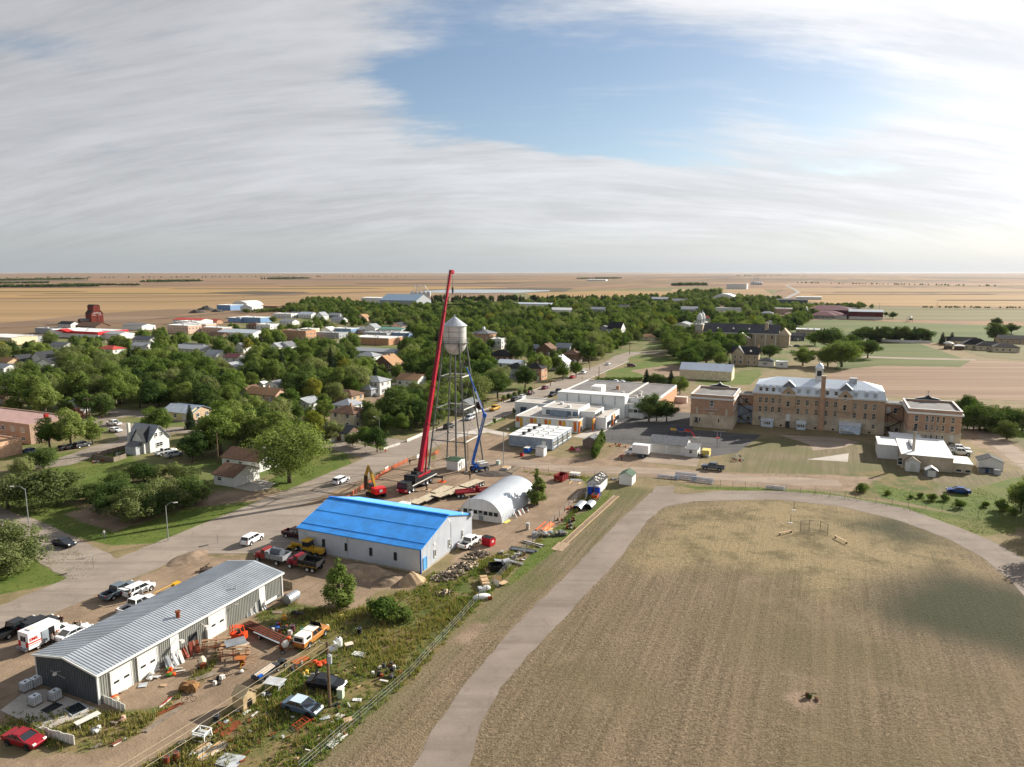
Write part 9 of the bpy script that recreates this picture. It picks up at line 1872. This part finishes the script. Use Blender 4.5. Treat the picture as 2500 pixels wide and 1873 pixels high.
# ------------------------------------------------------------------ people
def body_mesh(pose):
 J_ = dict(pel=(0,0,.95),che=(0,.0,1.30),nek=(0,.01,1.50),hed=(0,.02,1.63),top=(0,.02,1.75))
 s = .10; st = .28 if pose == 'walk' else .04
 for k,sg,f in (('l',1,1),('r',-1,-1)):
  J_['hip'+k] = (sg*.10,0,.90); J_['kne'+k] = (sg*.11,-.05+f*st*.5,.50); J_['ank'+k] = (sg*.11,f*st,.08); J_['toe'+k] = (sg*.13,f*st-.17,.03)
  J_['sho'+k] = (sg*.19,0,1.42); J_['elb'+k] = (sg*.25,.03-f*st*.35,1.14); J_['han'+k] = (sg*.25,-.08-f*st*.7,.90)
  if pose == 'hips': J_['elb'+k] = (sg*.36,.08,1.18); J_['han'+k] = (sg*.18,-.05,1.02)
 R = dict(pel=.14,che=.15,nek=.055,hed=.095,top=.06,hip=.10,kne=.065,ank=.045,toe=.035,sho=.075,elb=.05,han=.04)
 keys = list(J_); E = [('pel','che'),('che','nek'),('nek','hed'),('hed','top')]
 for k in 'lr': E += [('pel','hip'+k),('hip'+k,'kne'+k),('kne'+k,'ank'+k),('ank'+k,'toe'+k),('che','sho'+k),('sho'+k,'elb'+k),('elb'+k,'han'+k)]
 me = bpy.data.meshes.new('person'); me.from_pydata([J_[k] for k in keys],[(keys.index(a),keys.index(b)) for a,b in E],[])
 o = bpy.data.objects.new('person',me); COL.objects.link(o); md = o.modifiers.new('skin','SKIN')
 for i,k in enumerate(keys): r = R[k[:3]]; me.skin_vertices[0].data[i].radius = (r,r); me.skin_vertices[0].data[i].use_root = (k == 'pel')
 o.modifiers.new('sub','SUBSURF').levels = 1; dg = bpy.context.evaluated_depsgraph_get(); out = bpy.data.meshes.new_from_object(o.evaluated_get(dg)); bpy.data.objects.remove(o)
 out.materials.clear(); sk,hr = mat('#b98c70',.7),mat('#2c2119',.9); sh = BLACK
 for m_ in (BLACK,BLACK,sk,hr,sh): out.materials.append(m_)
 for pl in out.polygons:
  c = pl.center; i = 0 if .98 < c.z <= 1.47 else (1 if c.z <= .98 else 2)
  if c.z > 1.66 or (c.z > 1.56 and c.y > .05): i = 3
  if c.z < .09: i = 4
  if abs(c.x) > .17 and c.z < .98 and c.z > .8: i = 2
  pl.material_index = i; pl.use_smooth = True
 return out
BODY = {k: body_mesh(k) for k in ('stand','walk','hips')}
def person(label,p,pose,shirt,pants,rz=0.0):
 o = share('person',BODY[pose],None,p,rz); tag(o,label,'person')
 for i,c in ((0,shirt),(1,pants)): o.material_slots[i].link = 'OBJECT'; o.material_slots[i].material = mat(c,.85)
for lab,f,x,y,pose,sc_,pc_,rz in (('person in dark clothes standing at the tailgate of the white car','1',920,490,'stand','#2a2c30','#1d1f24',1.0),('person in black beside the white sedan','1',537,700,'hips','#1a1a1c','#22242a',.5),('person in pale top beside the one in black','1',572,698,'stand','#c9c4b8','#2a2d33',2.6),('person in dark top in front of the ambulance','1',438,662,'stand','#3a2226','#2b2d33',.2),('person in light grey stepping out of the ambulance door','1',375,795,'stand','#b9b4a8','#3a3d44',-.5),('person in blue trousers beside the ambulance','1',408,770,'stand','#c5b8a8','#2b3f66',.4),('person in pale grey walking on the lawn','b6',1128,1612,'walk','#a9adb0','#5a5f66',1.2),
 ('pedestrian in beige beside the boulevard tree','5',338,985,'stand','#b9a888','#8d8468',.3),('pedestrian in dark top beside the one in beige','5',372,980,'stand','#6b5a4a','#b7a88a',.3),('bystander in brown left of the group under the street tree','5',1732,388,'stand','#4a342c','#2a2624',0),('bystander in red top under the street tree','5',1774,398,'stand','#7c2420','#24262b',0),('bystander in dark red jacket nearest the parked cars','5',1796,398,'stand','#5c2022','#2b2d33',.5),('pedestrian in black on the walk by the white school','5',1780,592,'walk','#17181a','#1d1f24',1.1),('pedestrian in dark blue next to the one in black','5',1806,596,'walk','#24304a','#24262b',1.1),('person in red jacket left of the box truck','7',1278,980,'stand','#a01c22','#1f2126',.2),('worker in dark clothes on the far lowbed trailer','4',543,262,'hips','#2b2724','#3a332c',.2),('person at the kerb under the trees behind the crane','5',1025,735,'stand','#3a3d44','#22242a',.4),('person in black by the orange mesh fence','5',712,1115,'stand','#1c1d20','#22242a',.6),('person at the kerb by the parked cars up the street','7',578,255,'stand','#6b1f22','#2b2d33',.2)):
 p = at(f,x,y,1.2 if 'lowbed' in lab else 0); person(lab,p,pose,sc_,pc_,rz)
for i,dx in enumerate((-.6,.35)):
 k = Vector((0,TC.y-3.3,0)); k.z = z_at(k,897); k.x = (1139-CX)/FPX*(k.y*math.cos(PITCH)-(k.z-CAM_H)*math.sin(PITCH)); person(('worker in navy in the lift basket, left one','worker in navy in the lift basket, right one')[i],k+Vector((-.9+dx,0,-.06)),'stand','#26314a','#1f2430',.3)
# ------------------------------------------------------------------ grass and weeds
def grass_mat(c0,c1,c2):
 return leaf_mat(c0,c1,c2,.3)
def tufts(name,label,zone_name,n,hmin,hmax,width,blades,material,box,thresh=.5,seed=1,avoid=('dirt',)):
 rng = np.random.default_rng(seed); x0,x1,y0,y1 = box; X = rng.uniform(x0,x1,n); Y = rng.uniform(y0,y1,n)
 k = zone(zone_name,X,Y,1.5) > thresh
 for av in avoid: k &= zone(av,X,Y,1.5) < .42
 X,Y = X[k],Y[k]; cl = np.sin(X*.35+1.3)*np.cos(Y*.28+.4)+np.sin(X*.9-Y*.6)*.6; k = cl+rng.normal(size=len(X))*.6 > -.35; X,Y,cl = X[k],Y[k],cl[k]
 m = len(X)*blades; bx = np.repeat(X,blades)+rng.normal(size=m)*width*.8; by = np.repeat(Y,blades)+rng.normal(size=m)*width*.8; c = np.repeat(cl,blades)
 h = rng.uniform(hmin,hmax,m)*(1+.25*c); q = rng.uniform(0,6.28,m); w = width*rng.uniform(.5,1.1,m); lx,ly = rng.normal(size=(2,m))*h*.3
 B = np.stack([bx,by,np.zeros(m)-.02],1); D = np.stack([np.cos(q)*w*.5,np.sin(q)*w*.5,np.zeros(m)],1); T = np.stack([bx+lx,by+ly,h],1)
 co = np.stack([B-D,B+D,T],1).reshape(-1,3); me = bpy.data.meshes.new(name); me.vertices.add(3*m); me.vertices.foreach_set('co',co.ravel()); me.loops.add(3*m); me.loops.foreach_set('vertex_index',np.arange(3*m)); me.polygons.add(m)
 me.polygons.foreach_set('loop_start',np.arange(m)*3); me.polygons.foreach_set('loop_total',np.full(m,3))
 tone = np.clip(.45+.3*np.sin(bx*.16+by*.11)+rng.uniform(-.3,.3,m),0,1); a = me.attributes.new('tone','FLOAT','POINT'); a.data.foreach_set('value',np.repeat(tone,3).astype(np.float32))
 me.materials.append(material); me.update(calc_edges=True); o = bpy.data.objects.new(name,me); COL.objects.link(o); return tag(o,label,'grass',None,'stuff')
YB = (-62,40,62,175)
tufts('yard_weeds','green and brown weeds over the junk yard','weed',85000,.15,.55,.22,5,grass_mat((.07,.12,.022),(.13,.185,.042),(.25,.22,.085)),YB,.45,3)
tufts('tall_dry_weeds','tall dry brown weeds in patches of the junk yard','weed',16000,.4,1.0,.14,4,grass_mat((.16,.125,.05),(.25,.19,.08),(.32,.25,.12)),YB,.55,4)
tufts('lawn_grass','short green grass of the lawns','lawn',120000,.05,.14,.14,3,grass_mat((.045,.08,.016),(.085,.12,.026),(.13,.15,.04)),(-130,110,90,215),.5,6)
def litter():
 rn = random.Random(77); mb = MB(); ms = [OFFW,DKGREY,RUST,WOODW,BLACK,LTGREY]; n = 0
 while n < 130:
  f,x,y = ('2',rn.uniform(150,1400),rn.uniform(560,1640)) if rn.random() < .7 else ('4',rn.uniform(500,1650),rn.uniform(450,1400))
  p = at(f,x,y); X,Y = np.array([p.x]),np.array([p.y])
  if zone('weed',X,Y,1.5)[0] < .45 or zone('dirt',X,Y,1.5)[0] > .5: continue
  if rn.random() < .5 and abs((p-G(1148,1490)).dot(V)) > 12: continue
  n += 1; a = rn.uniform(0,6.28); L = rn.uniform(.15,.9); w = rn.uniform(.06,.25); h = rn.uniform(.04,.2); mb.mi(rn.choice((0,1,1,2,2,2,3,4,4,4,5)))
  d = Vector((math.cos(a)*L,math.sin(a)*L,rn.uniform(-.1,.25))); mb.beam(p+Vector((0,0,h*.5)),p+d+Vector((0,0,h*.6)),w,h)
 return tag(mb.build('yard_litter',ms),'small scrap and litter scattered through the junk yard weeds','litter',None,'stuff')
litter()
# ------------------------------------------------------------------ far fields, shelterbelts, ponds and the air
def field_mat(c,c2,s=.02):
 mt = bpy.data.materials.new('field'); mt.use_nodes = True; nt = mt.node_tree; nt.nodes.clear(); N,m,mixc,ramp,noise,smooth,lk = nodes_of(nt)
 pos = N('ShaderNodeNewGeometry').outputs['Position']; al = N('ShaderNodeMapping',inp={0: pos,2: (0,0,-GRID+rad(90)),3: (.03,1,1)}).outputs[0]
 k = mixc(smooth(noise(al,s,5,.6),.35,.65),c,c2); k = mixc(m('MULTIPLY',smooth(noise(N('ShaderNodeMapping',inp={0: al,3: (1,.12,1)}).outputs[0],s*.6,5,.65),.48,.7),.7),k,tuple(.7*x for x in c)); k = mixc(m('MULTIPLY',smooth(noise(pos,.6,3,.7),.5,.75),.3),k,tuple(1.2*x for x in c2))
 b = N('ShaderNodeBsdfPrincipled',inp={'Base Color': k,'Roughness': .95,'Specular IOR Level': .1}); o = N('ShaderNodeOutputMaterial'); lk.new(b.outputs[0],o.inputs[0]); return mt
F = dict(gold=field_mat((.275,.175,.078),(.32,.21,.095)),tan=field_mat((.25,.165,.085),(.30,.205,.108)),brown=field_mat((.17,.115,.075),(.22,.15,.10)),pink=field_mat((.25,.155,.095),(.29,.185,.115)),green=field_mat((.075,.105,.028),(.125,.135,.046)),olive=field_mat((.13,.12,.052),(.185,.16,.078)),plough=field_mat((.20,.132,.088),(.27,.184,.125),.08),dark=field_mat((.085,.07,.05),(.11,.09,.06)))
def field(px,m,z,name='field'): sheet_px(name,px,z,F[m])
field([(1960,940),(2040,908),(2150,895),(2345,898),(2375,878),(2500,885),(2900,900),(2900,1000),(2600,985),(2400,975),(2100,965),(2030,960)],'plough',.05,'ploughed_field')
field([(2035,904),(2060,868),(2130,838),(2240,838),(2300,858),(2368,882),(2345,895),(2150,892)],'green',.07,'meadow'); field([(1890,790),(2020,780),(2160,785),(2420,795),(2700,800),(2700,860),(2420,840),(2160,835),(2080,842),(1900,830)],'green',.06,'school_lawn')
field([(2320,845),(2500,840),(2900,850),(2900,890),(2500,880),(2400,872)],'olive',.08,'meadow'); field([(1980,745),(2500,755),(2900,760),(2900,795),(2500,785),(2150,780),(2000,772)],'olive',.10,'meadow')
field([(1950,716),(2500,722),(2900,726),(2900,756),(2500,752),(2060,745),(1960,735)],'gold',.15); field([(1900,703),(2500,706),(2900,708),(2900,720),(2500,717),(1960,713)],'tan',.25); field([(1700,690),(2500,692),(2900,694),(2900,702),(2500,700),(1850,700)],'pink',.5)
field([(1240,712),(1500,706),(1700,700),(1900,708),(1880,735),(1700,732),(1500,738),(1300,738)],'olive',.12,'meadow'); field([(1280,716),(1480,710),(1660,712),(1650,730),(1500,733),(1330,732)],'gold',.16); field([(1640,706),(1860,704),(1890,722),(1700,728),(1640,716)],'tan',.2)
field([(-400,735),(300,728),(700,722),(1000,712),(1100,716),(1000,728),(640,755),(430,772),(100,790),(-400,800)],'gold' if False else 'tan',.12); field([(-300,706),(500,702),(1000,698),(1240,702),(1240,710),(900,712),(500,724),(-300,732)],'gold',.2)
field([(250,765),(420,755),(560,752),(600,757),(450,768),(300,790),(0,800),(-300,806),(-300,796),(0,790)],'brown',.18,'dark_field'); field([(500,715),(620,711),(740,713),(760,716),(640,720),(540,718)],'dark',.26,'dark_field'); field([(1010,708),(1240,703),(1400,704),(1380,712),(1150,716)],'dark',.3,'pond_bank')  # darkened fields carry the plain's cloud shadows in their colour
for i,(x0,x1,y) in enumerate(((-200,180,712),(120,520,717),(60,700,722),(430,900,705),(700,1010,699),(300,640,694),(880,1240,692),(1180,1700,689),(1500,1900,685),(700,1300,682),(2050,2700,713),(2000,2400,719),(2300,2800,733),(2100,2600,698),(100,900,678),(1300,2200,677))): field([(x0,y),(x1,y-.6),(x1+40,y+.5),((x0+x1)/2,y+1.6),(x0-20,y+1.0)],('dark','olive','brown')[i % 3],.55+.02*i,'grass_strip')
WATER = mat((.16,.20,.24),.08,0,.05,.01,spec=.8,dirt=0)
sheet_px('pond',[(1030,711),(1110,707),(1290,708),(1330,710),(1230,715),(1190,716),(1040,715)],.42,WATER); sheet_px('pond',[(1190,714),(1230,709),(1340,709),(1345,711),(1260,716)],.46,WATER)
sheet_px('gravel_track',[(2090,869),(2200,873),(2380,877),(2384,881),(2200,877),(2088,873)],.10,M_GRAV)
lane('highway',[G(1880,745),G(1920,729),G(1950,714),G(1935,705),G(1918,697),G(1960,688),G(2000,682),G(2030,672)],11,.6,mat((.24,.215,.19),.9),.0,60)
lane('railway_bed',[G(-300,802),G(100,792),G(400,778),G(640,758)],9,.25,mat((.12,.09,.07),.95),.3,10)
lane('country_road',[G(-300,733),G(400,738),G(800,725)],12,.3,F['olive'],.5,20); lane('country_road',[G(2010,753),G(2500,756),G(2900,760)],7,.3,F['olive'],.5,20)
def belt(label,x0,y0,x1,y1,h,n,kinds=('dark','elm'),depth=8):
 a,b = G(x0,y0),G(x1,y1); rn2 = random.Random(label); pts = [(a.lerp(b,rn2.random())+Vector((rn2.uniform(-1,1)*depth,rn2.uniform(-1,1)*depth,0)),h*rn2.uniform(.7,1.15),rn2.choice(kinds)) for _ in range(n)]
 instanced('shelterbelt',label,'tree belt',pts,list(kinds))
belt('dark straight tree belt on the far left plain',-100,704,235,701,11,320,depth=12); belt('thin tree belt behind the dark straight one',-100,694,120,692,10,200); belt('tree belt right of the thin one',145,697,340,698,9,200); belt('farmyard trees at the far left horizon',-60,687,190,683,14,300,depth=90); belt('farmyard trees below the left horizon cloud',355,690,480,688,14,160,depth=40)
belt('farmyard trees left of centre on the plain',660,683,745,681,16,140,depth=60); belt('tree belt beside the lone white farm sheds',1415,682,1510,681,14,140,depth=30); belt('row of conifers at the far edge of the town',1050,738,1500,736,12,150,('spruce','spruce','dark'),3); belt('dark trees on the plain before the highway',1640,699,1720,698,12,120,depth=10); belt('far tree belt right of the highway',1800,674,2010,673,16,120,depth=40); belt('scattered far bushes on the right plain',1950,692,2450,700,7,60,depth=30); belt('scattered far bushes on the left plain',0,680,1000,676,14,90,depth=150); belt('bushes along the far school meadow',2250,752,2600,754,3,60,depth=3); belt('poplars at the far edge of the town',1660,725,1750,722,16,30,('light','ash'),14); belt('bushes before the far gravel stockpiles',600,765,760,757,5,90,('light','olive'),8); belt('bushes around the far school',1900,760,2110,752,8,110,('dark','olive'),20); belt('far bushes at the horizon',1100,671,1700,670,18,110,depth=200)
hz = MB().box(-45000,45000,-2500,62000,-12,54).build('haze',None); hz.data.materials.clear()
hm = bpy.data.materials.new('haze'); hm.use_nodes = True; nt = hm.node_tree; nt.nodes.clear(); N,m,mixc,ramp,noise,smooth,lk = nodes_of(nt)
pv = N('ShaderNodeVolumePrincipled',inp={'Color': (.86,.92,1.0,1),'Density': HAZE_DENSITY if 'HAZE_DENSITY' in globals() else 1.0e-5,'Anisotropy': .35}); o = N('ShaderNodeOutputMaterial'); lk.new(pv.outputs[0],o.inputs['Volume']); hz.data.materials.append(hm); tag(hz,None,None,None,'stuff')
ORD = 'leftmost second third fourth fifth sixth seventh eighth ninth tenth eleventh twelfth thirteenth fourteenth fifteenth sixteenth seventeenth eighteenth'.split()
alike = {}
for o in COL.objects:
 if o.parent is None and o.get('label'): alike.setdefault(o['label'],[]).append(o)
for lab,os_ in alike.items():
 if len(os_) > 1:
  for i,o in enumerate(sorted(os_,key=lambda o: pix(o.location)[0])): o['label'] = ' '.join(lab.split()[:12])+', '+(ORD[i]+(' from left' if i else ' one') if i < 18 else 'far right')
